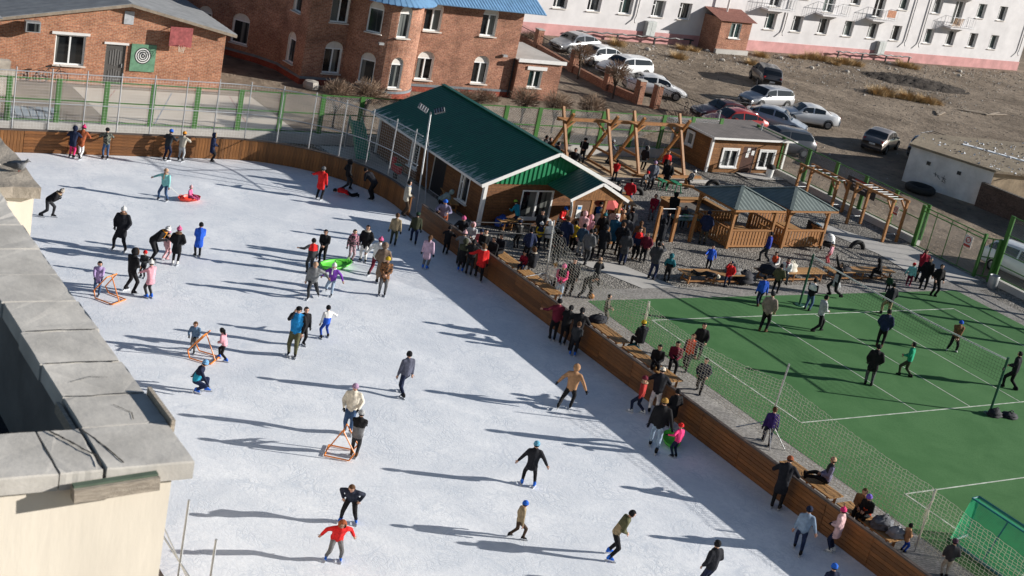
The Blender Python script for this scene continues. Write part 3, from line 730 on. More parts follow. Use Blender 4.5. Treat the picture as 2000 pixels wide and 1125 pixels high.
# ------------------------------------------------------------------ white apartment block
AX, AY, AA = 27.96, 63.43, R(4.03)
dr = Vector((math.cos(AA), math.sin(AA))); nr = Vector((math.sin(AA), -math.cos(AA)))
def ap(s, d=0): p = Vector((AX, AY)) + dr * s + nr * d; return (p.x, p.y)
B = thing('apartment_block', (AX, AY, 0), 'long white plastered apartment block with pink base and small balconies', 'building')
S0 = -16.0; aw = []
cols_l = [-12.0, -8.5, -5.0, -1.3, 2.76, 6.27, 9.66, 13.25, 16.3]; cols_r = [26.9, 30.4, 33.95, 37.45, 40.95, 44.4, 49.5, 52.95, 56.55, 60.1]
balc = {33.95: 1, 40.95: 1, 52.95: 1, 26.9: 1}
for fl in range(3):
    for c in cols_l: aw.append((c - .7 - S0, c + .7 - S0, 2.2 + 3 * fl, 3.6 + 3 * fl, 0, 'off'))
    for c in cols_r + [21.5]:
        if c == 21.5 and fl == 0: continue
        if fl > 0 and c in balc: aw.append((c - .75 - S0, c + .75 - S0, 1.05 + 3 * fl, 3.45 + 3 * fl, 0, 'two'))
        else: aw.append((c - .68 - S0, c + .68 - S0, 2.0 + 3 * fl, 3.45 + 3 * fl, 0, 'off'))
mb, P = wall([ap(S0), ap(65.5), ap(65.5, -12)], .85, 10.6, [w[:5] for w in aw], .3); mb.build('wall', [whiteplaster, whiteplaster], B)
for i, w in enumerate(aw): window(B, P, (w[0] + w[1]) / 2, w[2], w[1] - w[0], w[3] - w[2], 0, .3, w[5], upvc, (glass2, glass, glassd)[i % 3], plaster)
mb, P2 = wall([ap(S0, .05), ap(65.55, .05), ap(65.55, -12)], -.2, .9, []); mb.build('base', pinkplaster, B)
mb = MB()
for a, b in ((S0, 65.55),): mb.quad([(*ap(a, .05), .9), (*ap(b, .05), .9), (*ap(b, 0), .905), (*ap(a, 0), .905)])
mb.build('base_ledge', pinkplaster, B)
for s in (45.95, 48.1, 64.6, 10.8, 28.6):
    mb = MB(); mb.path([(*ap(s + .1, .12), 10.5), (*ap(s + .1, .12), 2.2), (*ap(s, .12), 1.9), (*ap(s - .12, .35), 1.62)], .06, 8); mb.build('drain_pipe', M('pipe_white', (.62, .61, .6), .5), B)
railm = M('balcony_rail', (.55, .56, .57), .5, .1)
def balcony(s0, s1, z, cloth=None):
    b = MB(); q = [ap(s0, 0), ap(s1, 0), ap(s1, .95), ap(s0, .95)]
    b.quad([(*p, z) for p in q]); b.quad([(*p, z - .14) for p in q][::-1])
    for i in range(4): p, r2 = q[i], q[(i + 1) % 4]; b.quad([(*p, z - .14), (*r2, z - .14), (*r2, z), (*p, z)][::-1])
    o = b.build('balcony', whiteplaster, B); r = MB()
    pts = [ap(s0 + .03, .02), ap(s0 + .03, .92), ap(s1 - .03, .92), ap(s1 - .03, .02)]
    for zz in (.12, 1.0): r.path([(*p, z + zz) for p in pts], .022, 6)
    for p, q2 in zip(pts, pts[1:]):
        n = max(2, int((Vector(q2) - Vector(p)).length / .28))
        for k in range(n + 1): v = Vector(p).lerp(Vector(q2), k / n); r.tube((v.x, v.y, z), (v.x, v.y, z + 1.0), .012, 4)
    r.build('railing', railm, o)
    if cloth == 'rug':
        m2 = MB(); c0 = ap((s0 + s1) / 2 + .1, .96); c1 = ap((s0 + s1) / 2 + 1.3, .96); m2.quad([(*c0, z + .35), (*c1, z + .35), (*c1, z + 1.03), (*c0, z + 1.03)]); m2.quad([(*ap((s0 + s1) / 2 + .1, .98), z + .35), (*ap((s0 + s1) / 2 + 1.3, .98), z + .35), (*ap((s0 + s1) / 2 + 1.3, .98), z + 1.03), (*ap((s0 + s1) / 2 + .1, .98), z + 1.03)][::-1]); m2.build('rug', M('rug', (.42, .2, .12), .9, .4, 9), o)
    if cloth == 'junk':
        m2 = MB()
        for k in range(7): m2.bar((*ap(s0 + .2 + .22 * k, .9), z + .05), (*ap(s0 + .35 + .22 * k, .9), z + .95), .02, .09)
        m2.build('slats', woodb, o)
for fl in (1, 2):
    zb = .95 + 3 * fl
    for s0, s1, c in ((25.2, 28.6, None), (32.4, 35.9, None), (39.4, 42.8, 'rug' if fl == 1 else None), (51.2, 54.9, 'junk' if fl == 1 else None)): balcony(s0, s1, zb, c)
cabm = M('meter_cabinet', (.46, .48, .47), .5, .2, 4)
for s, lab in ((12.6, 'grey metal meter cabinet on white wall next to the brick porch'), (42.5, 'grey metal meter cabinet on wall beside the dry grass')):
    T = thing('meter_cabinet', (*ap(s, .05), .55), lab, 'cabinet', rz=AA)
    mb = MB(); mb.bx(-.52, .52, -.35, 0, 0, 1.3); mb.build('case', cabm, T, world=False)
    mb = MB(); mb.bx(-.48, -.02, -.375, -.35, .05, 1.24); mb.bx(.02, .48, -.375, -.35, .05, 1.24); mb.build('door', cabm, T, world=False)
for s0, s1 in ((4.5, 17.5), (36.0, 47.0)):
    T = thing('pipe_run', (*ap(s0, .6), 0), 'lagged heating pipe along the pink base ' + ('near the brick porch' if s0 < 10 else 'beside dry grass'), 'pipe')
    mb = MB(); pts = [(*ap(s0 + (s1 - s0) * k / 24, .6 + .04 * math.sin(k * 1.7)), .62 + .05 * math.sin(k * 2.3)) for k in range(25)]; mb.path(pts, .07, 6); mb.build('pipe', darkmetal, T)
    for k in range(4):
        mb = MB(); p = ap(s0 + .3 + (s1 - s0 - .6) * k / 3, .6); mb.box((p[0], p[1], .3), (.12, .12, .75)); mb.build('support', darkmetal, T)
# brick entrance porch
T = thing('brick_porch', (*ap(21.5, .9), 0), 'brick entrance porch with tiled roof built against the white block', 'porch')
mb, P = wall([ap(18.7, 0), ap(18.9, 2.0), ap(22.6, 2.0), ap(22.6, 0)], -.2, 2.9, [(2.01 + 1.2, 2.01 + 2.5, 1.35, 2.65, 0)]); mb.build('wall', [brick2, plaster], T)
window(T, P, 2.01 + 1.85, 1.35, 1.3, 1.3, 0, .15, 'two', upvc, glass2, white_trim)
corrugated((*ap(18.45, 2.3), 2.85), (*ap(22.9, 2.3), 2.85), (*ap(18.45, .02), 3.5), (*ap(22.9, .02), 3.5), .2, .03).build('roof', M('tile_roof', (.30, .13, .10), .8, .25, 5), T)
mb = MB(); mb.tube((*ap(20.6, .6), 3.2), (*ap(20.6, .6), 4.6), .09); mb.build('chimney_pipe', white_trim, T)
mb = MB(); q = ap(20.75, 2.12); mb.box((q[0], q[1], .1), (3.9, .25, .5), rz=AA); mb.build('footing', concrete, T)

# ------------------------------------------------------------------ wooden cabin with green roof
def roofmat(name, rgb, frost):
    m = M(name, rgb, .45, .12, 1.5, spec=.4); nt = m.node_tree; b = nt.nodes['Principled BSDF']
    if frost:
        c = b.inputs['Base Color'].links[0].from_socket
        tc = add(nt, 'ShaderNodeTexCoord'); mp = add(nt, 'ShaderNodeMapping'); mp.inputs['Scale'].default_value = (1.2, 9, 1.2); nt.links.new(tc.outputs['Object'], mp.inputs['Vector'])
        nz = add(nt, 'ShaderNodeTexNoise', Scale=1.0, Detail=6, Roughness=.7); nt.links.new(mp.outputs[0], nz.inputs['Vector'])
        sp = add(nt, 'ShaderNodeSeparateXYZ'); nt.links.new(tc.outputs['Object'], sp.inputs[0])
        mr = add(nt, 'ShaderNodeMapRange'); mr.inputs['From Min'].default_value = -3.9; mr.inputs['From Max'].default_value = -2.4; mr.inputs['To Min'].default_value = .2; mr.inputs['To Max'].default_value = -.1; nt.links.new(sp.outputs[0], mr.inputs['Value'])
        ad = add(nt, 'ShaderNodeMath', operation='ADD'); nt.links.new(nz.outputs['Fac'], ad.inputs[0]); nt.links.new(mr.outputs[0], ad.inputs[1])
        m2 = add(nt, 'ShaderNodeMapRange'); m2.inputs['From Min'].default_value = .63; m2.inputs['From Max'].default_value = .72; m2.inputs['To Max'].default_value = .7; nt.links.new(ad.outputs[0], m2.inputs['Value'])
        nt.links.new(mix_rgb(nt, c, (.55, .6, .6), m2.outputs[0]), b.inputs['Base Color'])
    return m
groof = roofmat('green_roof', (.004, .098, .056), True); groof2 = roofmat('green_roof_plain', (.008, .072, .052), False)
ggable = M('green_gable', (.012, .20, .08), .5, .1, 2)
C_ = thing('wooden_cabin', (1.5, 25, 0), 'brown wooden cabin with dark green metal roof beside the rink', 'cabin')
x0, x1, ya, yb = -1.9, 4.9, 19.8, 30.3
mb, P = wall([(x0, yb), (x0, ya), (x1, ya), (x1, yb)], 0, 2.02, [(yb - 22.0, yb - 21.15, .5, 1.75, 0), (yb - 26.9, yb - 26.05, .5, 1.75, 0), (yb - 24.6, yb - 23.4, 0.02, 1.85, 0), (yb - ya + 2.0, yb - ya + 3.75, .35, 1.72, 0)], .1)
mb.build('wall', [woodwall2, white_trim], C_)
for s, w, h in ((yb - 21.575, .85, 1.25), (yb - 26.475, .85, 1.25)): window(C_, P, s, .5, w, h, 0, .07, 'off', upvc, glassd, white_trim)
window(C_, P, yb - ya + 2.875, .35, 1.75, 1.37, 0, .07, 'two', upvc, glassd, white_trim)
mb = MB(); mb.bx(-1.84, -1.8, 23.4, 24.6, .02, 1.85); mb.build('door', M('black_door', (.012, .012, .014), .4), C_)
mb = MB(); mb.bx(-2.02, -1.86, 19.7, 19.86, 0, 2.05); mb.build('corner_post', white_trim, C_)
mb = MB(); mb.bx(-1.98, -1.87, 30.2, 30.34, 0, 2.0); mb.build('corner_post', white_trim, C_)
for y in (21.1, 21.98): pass
mb = MB(); rib = 0; x = x0; n = 57
for i in range(n):
    xa = x0 + (x1 - x0) * i / n; xb = x0 + (x1 - x0) * (i + 1) / n; d = .0 if i % 2 else .035
    za = 2.02 + (1.5 - abs(xa - 1.5)) * 0 + (3.4 - abs(xa - 1.5)) * .44; zb = 2.02 + (3.4 - abs(xb - 1.5)) * .44
    mb.quad([(xa, 19.79 - d, 2.0), (xb, 19.79 - d, 2.0), (xb, 19.79 - d, zb), (xa, 19.79 - d, za)])
    mb.quad([(xb, 19.79, 2.0), (xb, 19.755, 2.0), (xb, 19.755, zb), (xb, 19.79, zb)])
mb.build('gable', ggable, C_)
for xe in (-2.3, 5.3):
    corrugated((xe, 19.5, 2.02), (xe, 30.7, 2.02), (1.5, 19.5, 3.6), (1.5, 30.7, 3.6), .19, .009, .03).build('roof', groof, C_)
mb = MB(); mb.bar((-2.36, 19.46, 1.97), (1.5, 19.46, 3.57), .03, .17); mb.bar((1.5, 19.46, 3.57), (5.36, 19.46, 1.97), .03, .17); mb.build('fascia', white_trim, C_)
mb = MB(); mb.bar((-2.33, 19.5, 1.97), (-2.33, 30.7, 1.97), .03, .1); mb.build('gutter', white_trim, C_)
mb = MB(); mb.bar((1.5, 19.48, 3.64), (1.5, 30.7, 3.64), .25, .03); mb.build('ridge_cap', groof2, C_)
# porch
Pm = thing('porch', (2.6, 18.5, 0), 'small gabled wooden porch with dark green roof and white fascia', 'porch')
for xe in (1.05, 4.2): corrugated((xe, 17.35, 2.17), (xe, 19.4, 2.17), (2.62, 17.35, 2.95), (2.62, 19.4, 2.95), .19, .015, .03).build('roof', groof2, Pm)
mb = MB(); mb.bar((1.0, 17.32, 2.11), (2.62, 17.32, 2.91), .03, .14); mb.bar((2.62, 17.32, 2.91), (4.25, 17.32, 2.11), .03, .14); mb.build('fascia', white_trim, Pm)
mb = MB(); mb.quad([(1.2, 17.42, 2.12), (4.05, 17.42, 2.12), (2.62, 17.42, 2.86)], 0, [(0, 0), (0, 2.85), (.75, 1.4)]); mb.build('gable', woodwall, Pm)
for x in (1.3, 2.35, 3.1, 3.95):
    mb = MB(); mb.bx(x - .06, x + .06, 17.45, 17.57, 0, 2.15); mb.build('post', woodo, Pm)
mb = MB(); mb.bx(1.37, 2.28, 17.47, 17.53, .2, 2.05); mb.build('notice_panel', woodd, Pm)
mb = MB(); mb.bx(1.55, 1.8, 17.445, 17.465, 1.25, 1.85); mb.build('notice', white_paint, Pm)
mb = MB(); mb.bx(1.58, 1.77, 17.437, 17.444, 1.66, 1.8); mb.build('notice_print', M('notice_blue', (.04, .2, .45), .6), Pm)
mb = MB(); mb.bx(3.75, 4.0, 17.38, 17.4, 1.1, 1.5); mb.build('notice', white_paint, Pm)
mb = MB(); mb.bx(1.36, 3.95, 19.0, 19.3, .0, .12); mb.build('step', woodd, Pm)
mb = MB(); mb.bx(2.42, 3.9, 17.46, 17.5, 0, .9); mb.build('counter', woodo, Pm)
mb = MB(); mb.path([(1.1, 17.38, 2.1), (1.15, 17.36, 1.85), (1.22, 17.4, 1.6), (1.22, 17.4, .2)], .06, 8); mb.build('downpipe', galv, Pm)
T = thing('parasol', (4.15, 18.6, 0), 'half hidden red parasol behind the porch counter', 'parasol')
mb = MB(); mb.lathe([(.02, 1.9), (.25, 1.8), (.7, 1.45)], 8); mb.build('canopy', M('parasol_red', (.55, .10, .09), .7), T, world=False)
mb = MB(); mb.tube((0, 0, 0), (0, 0, 1.95), .025); mb.build('pole', galv, T, world=False)

# ------------------------------------------------------------------ brown hut
H_ = thing('wooden_hut', (21.6, 30.7, 0), 'brown plank hut with grey flat roof and white trimmed windows', 'hut')
x0, x1, ya, yb = 18.75, 24.5, 28.87, 32.4
mb, P = wall([(x0, yb), (x0, ya), (x1, ya)], 0, 2.1, [(yb - 31.1, yb - 30.55, 1.0, 1.75, 0), (3.53 + .95, 3.53 + 2.1, .35, 1.4, 0), (3.53 + 2.45, 3.53 + 3.45, .02, 1.6, 0), (3.53 + 3.8, 3.53 + 4.95, .35, 1.4, 0)], .08)
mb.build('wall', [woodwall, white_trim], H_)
mb = MB(); mb.bx(x1 - .01, x1, ya, yb, 0, 2.1); mb.bx(x0, x1, yb - .01, yb, 0, 2.1); mb.build('wall', woodd, H_)
for s, w, h, st in ((yb - 30.825, .55, .75, 'one'), (3.53 + 1.525, 1.15, 1.05, 'two'), (3.53 + 4.375, 1.15, 1.05, 'two')):
    o = window(H_, P, s, 1.0 if w < 1 else .35, w, h, 0, .05, st, upvc, glassd, white_trim)
for a, b, z0, z1 in ((19.62, 20.93, .25, 1.5), (22.47, 23.78, .25, 1.5)):
    mb = MB(); mb.bx(a, a + .1, 28.82, 28.86, z0, z1).bx(b - .1, b, 28.82, 28.86, z0, z1).bx(a + .1, b - .1, 28.82, 28.86, z0, z0 + .1).bx(a + .1, b - .1, 28.82, 28.86, z1 - .1, z1); mb.build('window_trim', white_trim, H_)
mb = MB(); mb.bx(18.69, 18.74, 30.46, 31.2, .9, 1.0).bx(18.69, 18.74, 30.46, 31.2, 1.75, 1.85).bx(18.69, 18.74, 30.46, 30.55, 1, 1.75).bx(18.69, 18.74, 31.11, 31.2, 1, 1.75); mb.build('window_trim', white_trim, H_)
mb = MB(); mb.bx(21.2, 22.2, 28.9, 28.94, .02, 1.6); D = mb.build('door', brownd_m, H_)
for x, z in ((21.55, 1.25), (21.9, 1.1), (21.5, .95)):
    mb = MB(); mb.bx(x, x + .22, 28.885, 28.897, z, z + .27); mb.build('notice', white_paint, D)
for x, y in ((18.75, 28.87), (24.5, 28.87), (18.75, 32.4)):
    mb = MB(); mb.box((x, y, 1.05), (.14, .14, 2.1)); mb.build('corner_post', white_trim, H_)
corrugated((18.5, 28.55, 2.16), (24.95, 28.55, 2.16), (18.5, 32.75, 2.16), (24.95, 32.75, 2.16), .28, .015, .04).build('roof', M('brown_grey_roof', (.19, .165, .15), .7, .2, 2), H_)
mb = MB(); mb.bar((18.47, 28.53, 2.11), (24.98, 28.53, 2.11), .03, .12); mb.bar((18.47, 28.53, 2.11), (18.47, 32.78, 2.11), .03, .12); mb.build('fascia', white_trim, H_)
for x, y, h in ((21.8, 32.3, .55), (23.8, 30.6, .35)):
    mb = MB(); mb.tube((x, y, 2.1), (x, y, 2.16 + h), .06); mb.lathe([(.06, 2.2 + h - .05), (.1, 2.2 + h), (0, 2.26 + h)], 10, (x, y, 0)); mb.build('vent_pipe', galv, H_)
sheet('hut_step', rect(21.0, 24.4, 27.6, 28.8), .05, concrete)
T = thing('litter_bin', (23.05, 28.2, .05), 'white bin with black lid in front of the brown hut', 'bin')
mb = MB(); mb.lathe([(.2, 0), (.24, .55)], 16); mb.build('body', white_paint, T, True, world=False)
mb = MB(); mb.lathe([(.26, .5), (.27, .6), (.2, .72), (0, .76)], 16); mb.build('lid', black_rubber, T, True, world=False)

# ------------------------------------------------------------------ plastered shed and brick wall on the right
Z_ = thing('flat_shed', (37, 26, 0), 'whitewashed flat roofed shed with earth roof beyond the fence', 'shed')
pth = [(38.4, 31.0), (34.7, 28.5), (36.9, 23.6), (48, 21.5)]
shp = M('shed_plaster', (.66, .64, .62), .92, .22, .8, bump=.4, bscale=6, detail=10)
mb, P = wall(pth[:3], -.1, 2.35, []); mb.build('wall', [shp, shp], Z_)
mb, P = wall(pth[2:], -.1, 2.2, []); mb.build('wall', M('shed_mud', (.36, .28, .19), .95, .3, 1.2, bump=.7, bscale=4), Z_)
mb = MB(); q = [(38.5, 31.2), (34.5, 28.55), (36.75, 23.4), (48, 21.3), (49, 30)]
mb.quad([(x, y, 2.42) for x, y in q]); mb.quad([(x, y, 2.28) for x, y in q][::-1])
for a, b in zip(q, q[1:] + q[:1]): mb.quad([(*a, 2.28), (*b, 2.28), (*b, 2.42), (*a, 2.42)])
mb.build('roof', mudroof, Z_)
mb = MB()
for k in range(9):
    a = k / 9; x = 40.2 + a * 3.6; y = 28.6 - a * 5.2; mb.box((x, y, 2.44), (.9, .35, .06), rz=R(-55) + rnd.uniform(-.2, .2))
mb.build('snow_strip', snowm, Z_)
for f, z in ((.25, 1.55), (.62, 1.55)):
    p = Vector(pth[1]).lerp(Vector(pth[2]), f); mb = MB(); mb.box((p.x, p.y, z), (.12, .24, .22), rz=R(-66 + 90)); mb.build('vent_hole', darkmetal, Z_)
p = Vector(pth[1]).lerp(Vector(pth[2]), .33); q2 = Vector(pth[1]).lerp(Vector(pth[2]), .43)
mb = MB()
def wpt(f, z): v = Vector(pth[1]).lerp(Vector(pth[2]), f); return (v.x - .03, v.y - .014, z)
for a, b in (((.34, 1.05), (.41, .98)), ((.36, 1.15), (.37, .88)), ((.39, .95), (.43, .8)), ((.44, .98), (.50, .92)), ((.47, 1.12), (.46, .7)), ((.45, .75), (.5, .68)), ((.47, .9), (.5, .75))):
    mb.bar(wpt(*a), wpt(*b), .012, .035, up=Vector((1, .4, 0)))
mb.build('painted_mark', darkmetal, Z_)
W_ = thing('brick_wall', (37.0, 22, 0), 'low dark brick yard wall joined to the whitewashed shed', 'wall')
mb, P = wall([(36.4, 23.9), (36.9, 19.0), (37.2, 8)], -.1, 1.5, []); mb.build('wall', brick3, W_)
mb = MB(); mb.bar((36.55, 23.9, 1.5), (37.05, 19, 1.5), .3, .04); mb.bar((37.05, 19, 1.5), (37.35, 8, 1.5), .3, .04); mb.build('coping', brick3, W_)
# ------------------------------------------------------------------ floodlight mast, cabin-side things
T = thing('floodlight_mast', (-4.25, 21.45, 0), 'thin galvanised floodlight mast with two lamp heads beside the rink gap', 'mast')
top = Vector((-3.75, 22.6, 4.35))
mb = MB(); mb.tube((-4.25, 21.45, 0), top, .04, 8); mb.build('pole', galv, T)
mb = MB(); mb.tube((-2.35, 24.6, 2.1), (-3.9, 22.3, 3.55), .03, 8); mb.tube((-3.5, 22.0, 0), (-2.35, 24.6, 2.1), .03, 8); mb.build('stay', galv, T)
for s, a in ((-1, -25), (1, 25)):
    mb = MB(); c = top + Vector((.34 * s, -.15 * s, .12)); m4 = Matrix.Rotation(R(-30), 4, 'Z') @ Matrix.Rotation(R(-25 * s), 4, 'Y') @ Matrix.Rotation(R(25), 4, 'X')
    mb.box(c, (.48, .3, .08), mat=m4); o = mb.build('lamp_head', galv, T)
    mb = MB()
    for k in range(4): mb.box(c + m4.to_3x3() @ Vector((-.18 + .12 * k, 0, .05)), (.05, .3, .04), mat=m4)
    mb.build('cooling_fin', darkmetal, o)
T = thing('slide', (-3.2, 29.8, 0), 'green plastic playground slide behind the curved boards', 'slide')
gp = M('slide_green', (.02, .22, .13), .4, .15, 3)
for nm, off, w, h in (('chute', 0, .6, .05), ('side_wall', -.32, .05, .3), ('side_wall', .32, .05, .3)):
    mb = MB(); pts = [(-3.0, 31.0, 1.35), (-3.2, 29.9, .95), (-3.5, 28.9, .45), (-3.7, 28.2, .25)]
    for a, b in zip(pts, pts[1:]): mb.bar((a[0] + off, a[1], a[2] + h / 2), (b[0] + off, b[1], b[2] + h / 2), w, h)
    mb.build(nm, gp, T)
mb = MB()
for x in (-3.35, -2.7): mb.bx(x - .04, x + .04, 30.9, 31.0, 0, 1.4)
mb.build('ladder', galv, T)
T = thing('toy_rocker', (-2.9, 26.2, 0), 'red and green spring rocker toy beside the cabin wall', 'toy')
mb = MB(); mb.lathe([(.12, 0), (.1, .1), (.12, .2), (.1, .3)], 10); mb.build('spring', darkmetal, T, world=False)
mb = MB(); mb.box((0, 0, .5), (.18, .75, .35)); mb.box((0, .35, .75), (.14, .2, .4)); mb.build('body', M('toy_red', (.5, .03, .03), .4), T, world=False)
mb = MB(); mb.box((0, -.1, .72), (.3, .25, .06)); mb.build('seat', gp, T, world=False)
T = thing('play_house', (-20.6, 35.0, 0), 'small orange wooden play house with blue grey roof', 'play house')
orange = M('orange_paint', (.62, .25, .03), .6, .15, 4); bgroof = M('bluegrey_roof', (.20, .24, .28), .6, .15, 3)
for dx in (-.7, .7):
    for dy in (-.5, .5):
        mb = MB(); mb.box((dx, dy, .55), (.2, .12, 1.1)); mb.build('post', orange, T, world=False)
mb = MB(); mb.quad([(-.8, -.55, 1.0), (.8, -.55, 1.0), (0, -.55, 1.5)]); mb.quad([(-.8, -.5, 1.0), (0, -.5, 1.5), (.8, -.5, 1.0)]); mb.box((0, -.52, .95), (1.6, .08, .14)); mb.build('gable', orange, T, world=False)
for s in (-1, 1):
    mb = MB(); mb.bar((s * .95, 0, .9), (0, 0, 1.56), 1.5, .04); mb.build('roof', bgroof, T, world=False)
T = thing('roof_panel', (-18.2, 33.3, 0), 'low slanted blue grey slatted panel behind the green fence', 'panel')
for k in range(7):
    mb = MB(); mb.box((-1.0 + .33 * k, 0, .35), (.28, .9, .03), mat=Matrix.Rotation(R(20), 4, 'X')); mb.build('slat', bgroof, T, world=False)
mb = MB(); mb.box((0, .3, .2), (2.3, .08, .4)); mb.build('frame', darkmetal, T, world=False)
T = thing('bicycle', (-15.6, 39.9, 0), 'dark bicycle leaning against the brick house', 'bicycle')
for x in (-.5, .5):
    mb = MB(); mb.torus((x, 0, .34), .32, .02, 22, 6, axis='Y'); o = mb.build('wheel', black_rubber, T, world=False)
    mb = MB()
    for k in range(8): a = k * math.pi / 4; mb.tube((x, 0, .34), (x + .3 * math.cos(a), 0, .34 + .3 * math.sin(a)), .004, 4)
    mb.build('spokes', galv, o, world=False)
mb = MB(); mb.path([(-.5, 0, .34), (-.08, 0, .32), (.38, 0, .8), (-.18, 0, .78), (-.08, 0, .32)], .018); mb.tube((-.5, 0, .34), (-.18, 0, .78), .014); mb.tube((.38, 0, .8), (.5, 0, .34), .018); mb.build('frame', darkmetal, T, world=False)
mb = MB(); mb.box((-.2, 0, .86), (.24, .12, .05)); mb.build('saddle', black_rubber, T, world=False)
mb = MB(); mb.path([(.42, -.25, .95), (.36, 0, .95), (.42, .25, .95)], .014); mb.build('handlebar', darkmetal, T, world=False)
T = thing('boulder', (-.2, 42.2, 0), 'pale squared boulder at the foot of the brick corner', 'boulder')
mb = MB(); mb.lathe([(.45, 0), (.5, .2), (.4, .42), (0, .48)], 7); mb.build('rock', M('rock', (.38, .35, .31), .9, .2, 3, bump=.5), T, world=False)

# ------------------------------------------------------------------ swing frame, seesaw, bars
T = thing('swing_set', (12, 28.9, 0), 'large timber swing set of four leaning A shaped supports and a beam', 'swing set')
AX_ = (8.15, 11.07, 12.9, 16.1)
for x in AX_:
    mb = MB(); mb.bar((x, 27.5, 0), (x, 29.2, 3.25), .14, .14); mb.build('front_leg', woodo, T)
    mb = MB(); mb.bar((x + .16, 30.3, 0), (x + .16, 28.35, 3.1), .14, .14); mb.build('back_leg', woodo, T)
    mb = MB(); mb.bar((x + .08, 28.0, 1.0), (x + .08, 29.85, .95), .06, .12); mb.build('cross_tie', woodo, T)
    mb = MB(); mb.bar((x + .08, 27.7, .12), (x + .08, 30.2, .12), .08, .12); mb.build('ground_tie', woodo, T)
mb = MB(); mb.bar((7.7, 28.88, 2.66), (16.6, 28.88, 2.66), .15, .17); mb.build('beam', woodo, T)
for x, s in ((8.15, 1), (11.07, -1), (11.07, 1), (12.9, 1), (16.1, -1)):
    mb = MB(); mb.bar((x + .08 * s, 28.88, 2.05), (x + .75 * s, 28.88, 2.6), .1, .1); mb.build('brace', woodo, T)
for x in (8.75, 9.9, 14.0, 15.1):
    mb = MB(); mb.box((x, 28.88, .52), (.48, .2, .05)); o = mb.build('swing', black_rubber, T)
    for s in (-.22, .22):
        mb = MB(); mb.tube((x + s, 28.88, .54), (x + s, 28.88, 2.6), .008, 4); mb.build('chain', galv, o)
T = thing('balance_beam', (13, 25.5, 0), 'long timber seesaw beam on green steel stands', 'seesaw')
mb = MB(); mb.bar((11.7, 26.3, .5), (15.0, 24.55, .38), .2, .12); mb.build('beam', woodo, T)
for c in ((12.9, 25.65), (13.6, 25.25)):
    mb = MB()
    for dx in (-.18, .18):
        for dy in (-.3, .3): mb.tube((c[0] + dx * 1.2, c[1] + dy * 1.2, 0), (c[0] + dx * .6, c[1] + dy, .55), .03, 6)
    mb.box((c[0], c[1], .5), (.35, .7, .05)); mb.build('stand', M('stand_green', (.02, .2, .1), .5), T)
T = thing('balance_beam', (13.6, 26.9, 0), 'second timber seesaw beam lying level near the sand kerb', 'seesaw')
mb = MB(); mb.bar((11.6, 26.5, .42), (16.4, 26.55, .42), .16, .12); mb.build('beam', woodo, T)
mb = MB()
for x in (12.5, 15.5): mb.box((x, 26.52, .2), (.14, .3, .4))
mb.build('stand', woodo, T)
def half_tyre(x, y, rz, lab, full=False):
    T = thing('tyre', (x, y, 0), lab, 'tyre', rz=rz); mb = MB()
    mb.torus((0, 0, 0), .36, .11, 20, 10, axis='Y', arc=math.pi); mb.build('tread', black_rubber, T, True, world=False)
    mb = MB(); mb.torus((0, 0, 0), .26, .045, 20, 6, axis='Y', arc=math.pi); mb.build('bead', black_rubber, T, True, world=False)
half_tyre(17.05, 26.1, R(-20), 'half buried tyre standing before the brown hut')
half_tyre(19.2, 16.75, R(-15), 'half buried tyre arch on gravel beside the concrete path')
half_tyre(10.55, 24.6, R(-15), 'half buried tyre arch near the porch and seesaw')
T = thing('tyre', (34.0, 26.3, .1), 'old tractor tyre lying at the foot of the shed', 'tyre')
mb = MB(); mb.torus((0, 0, .1), .75, .22, 26, 10); mb.build('tread', black_rubber, T, True, world=False)
mb = MB(); mb.torus((0, 0, .1), .55, .08, 26, 6); mb.build('bead', black_rubber, T, True, world=False)
# pull-up bars
T = thing('pull_up_bars', (7.7, 17.75, 0), 'three wooden posts with steel pull-up bars on the gravel', 'pull-up bars')
for x, h in ((6.6, 1.75), (7.65, 1.75), (8.8, 1.4)):
    mb = MB(); mb.box((x, 17.75, h / 2), (.14, .14, h)); mb.build('post', woodo, T)
for a, b, h in ((6.6, 7.65, 1.65), (7.65, 8.8, 1.3)):
    mb = MB(); mb.tube((a, 17.75, h), (b, 17.75, h), .022, 8); mb.build('bar', galv, T)
def ladder(xa, xb, ya, yb, h, nr, lab, low=.45):
    T = thing('monkey_bars', ((xa + xb) / 2, (ya + yb) / 2, 0), lab, 'monkey bars', 'timber monkey bars')
    for x in (xa, xb):
        for y in (ya, yb):
            mb = MB(); mb.box((x, y, h / 2), (.13, .13, h)); mb.build('post', woodo, T)
            s = 1 if y == ya else -1
            mb = MB(); mb.bar((x, y, h - .55), (x, y + .45 * s, h - .08), .07, .09); mb.build('brace', woodo, T)
        mb = MB(); mb.bar((x, ya - .12, h), (x, yb + .12, h), .12, .12); mb.build('side_beam', woodo, T)
    for k in range(nr):
        y = ya + .25 + (yb - ya - .5) * k / (nr - 1); mb = MB(); mb.tube((xa, y, h + .02), (xb, y, h + .02), .02, 8); mb.build('rung', M('rung_white', (.62, .64, .65), .4), T)
    for y in (ya, yb):
        mb = MB(); mb.tube((xa, y, low), (xb, y, low), .02, 8); mb.build('foot_bar', galv, T)
ladder(22.0, 23.05, 17.7, 20.45, 2.3, 7, 'timber monkey bars with white rungs nearest the green gate')
ladder(22.5, 23.4, 22.3, 25.3, 1.75, 5, 'lower timber monkey bars near the brown hut')
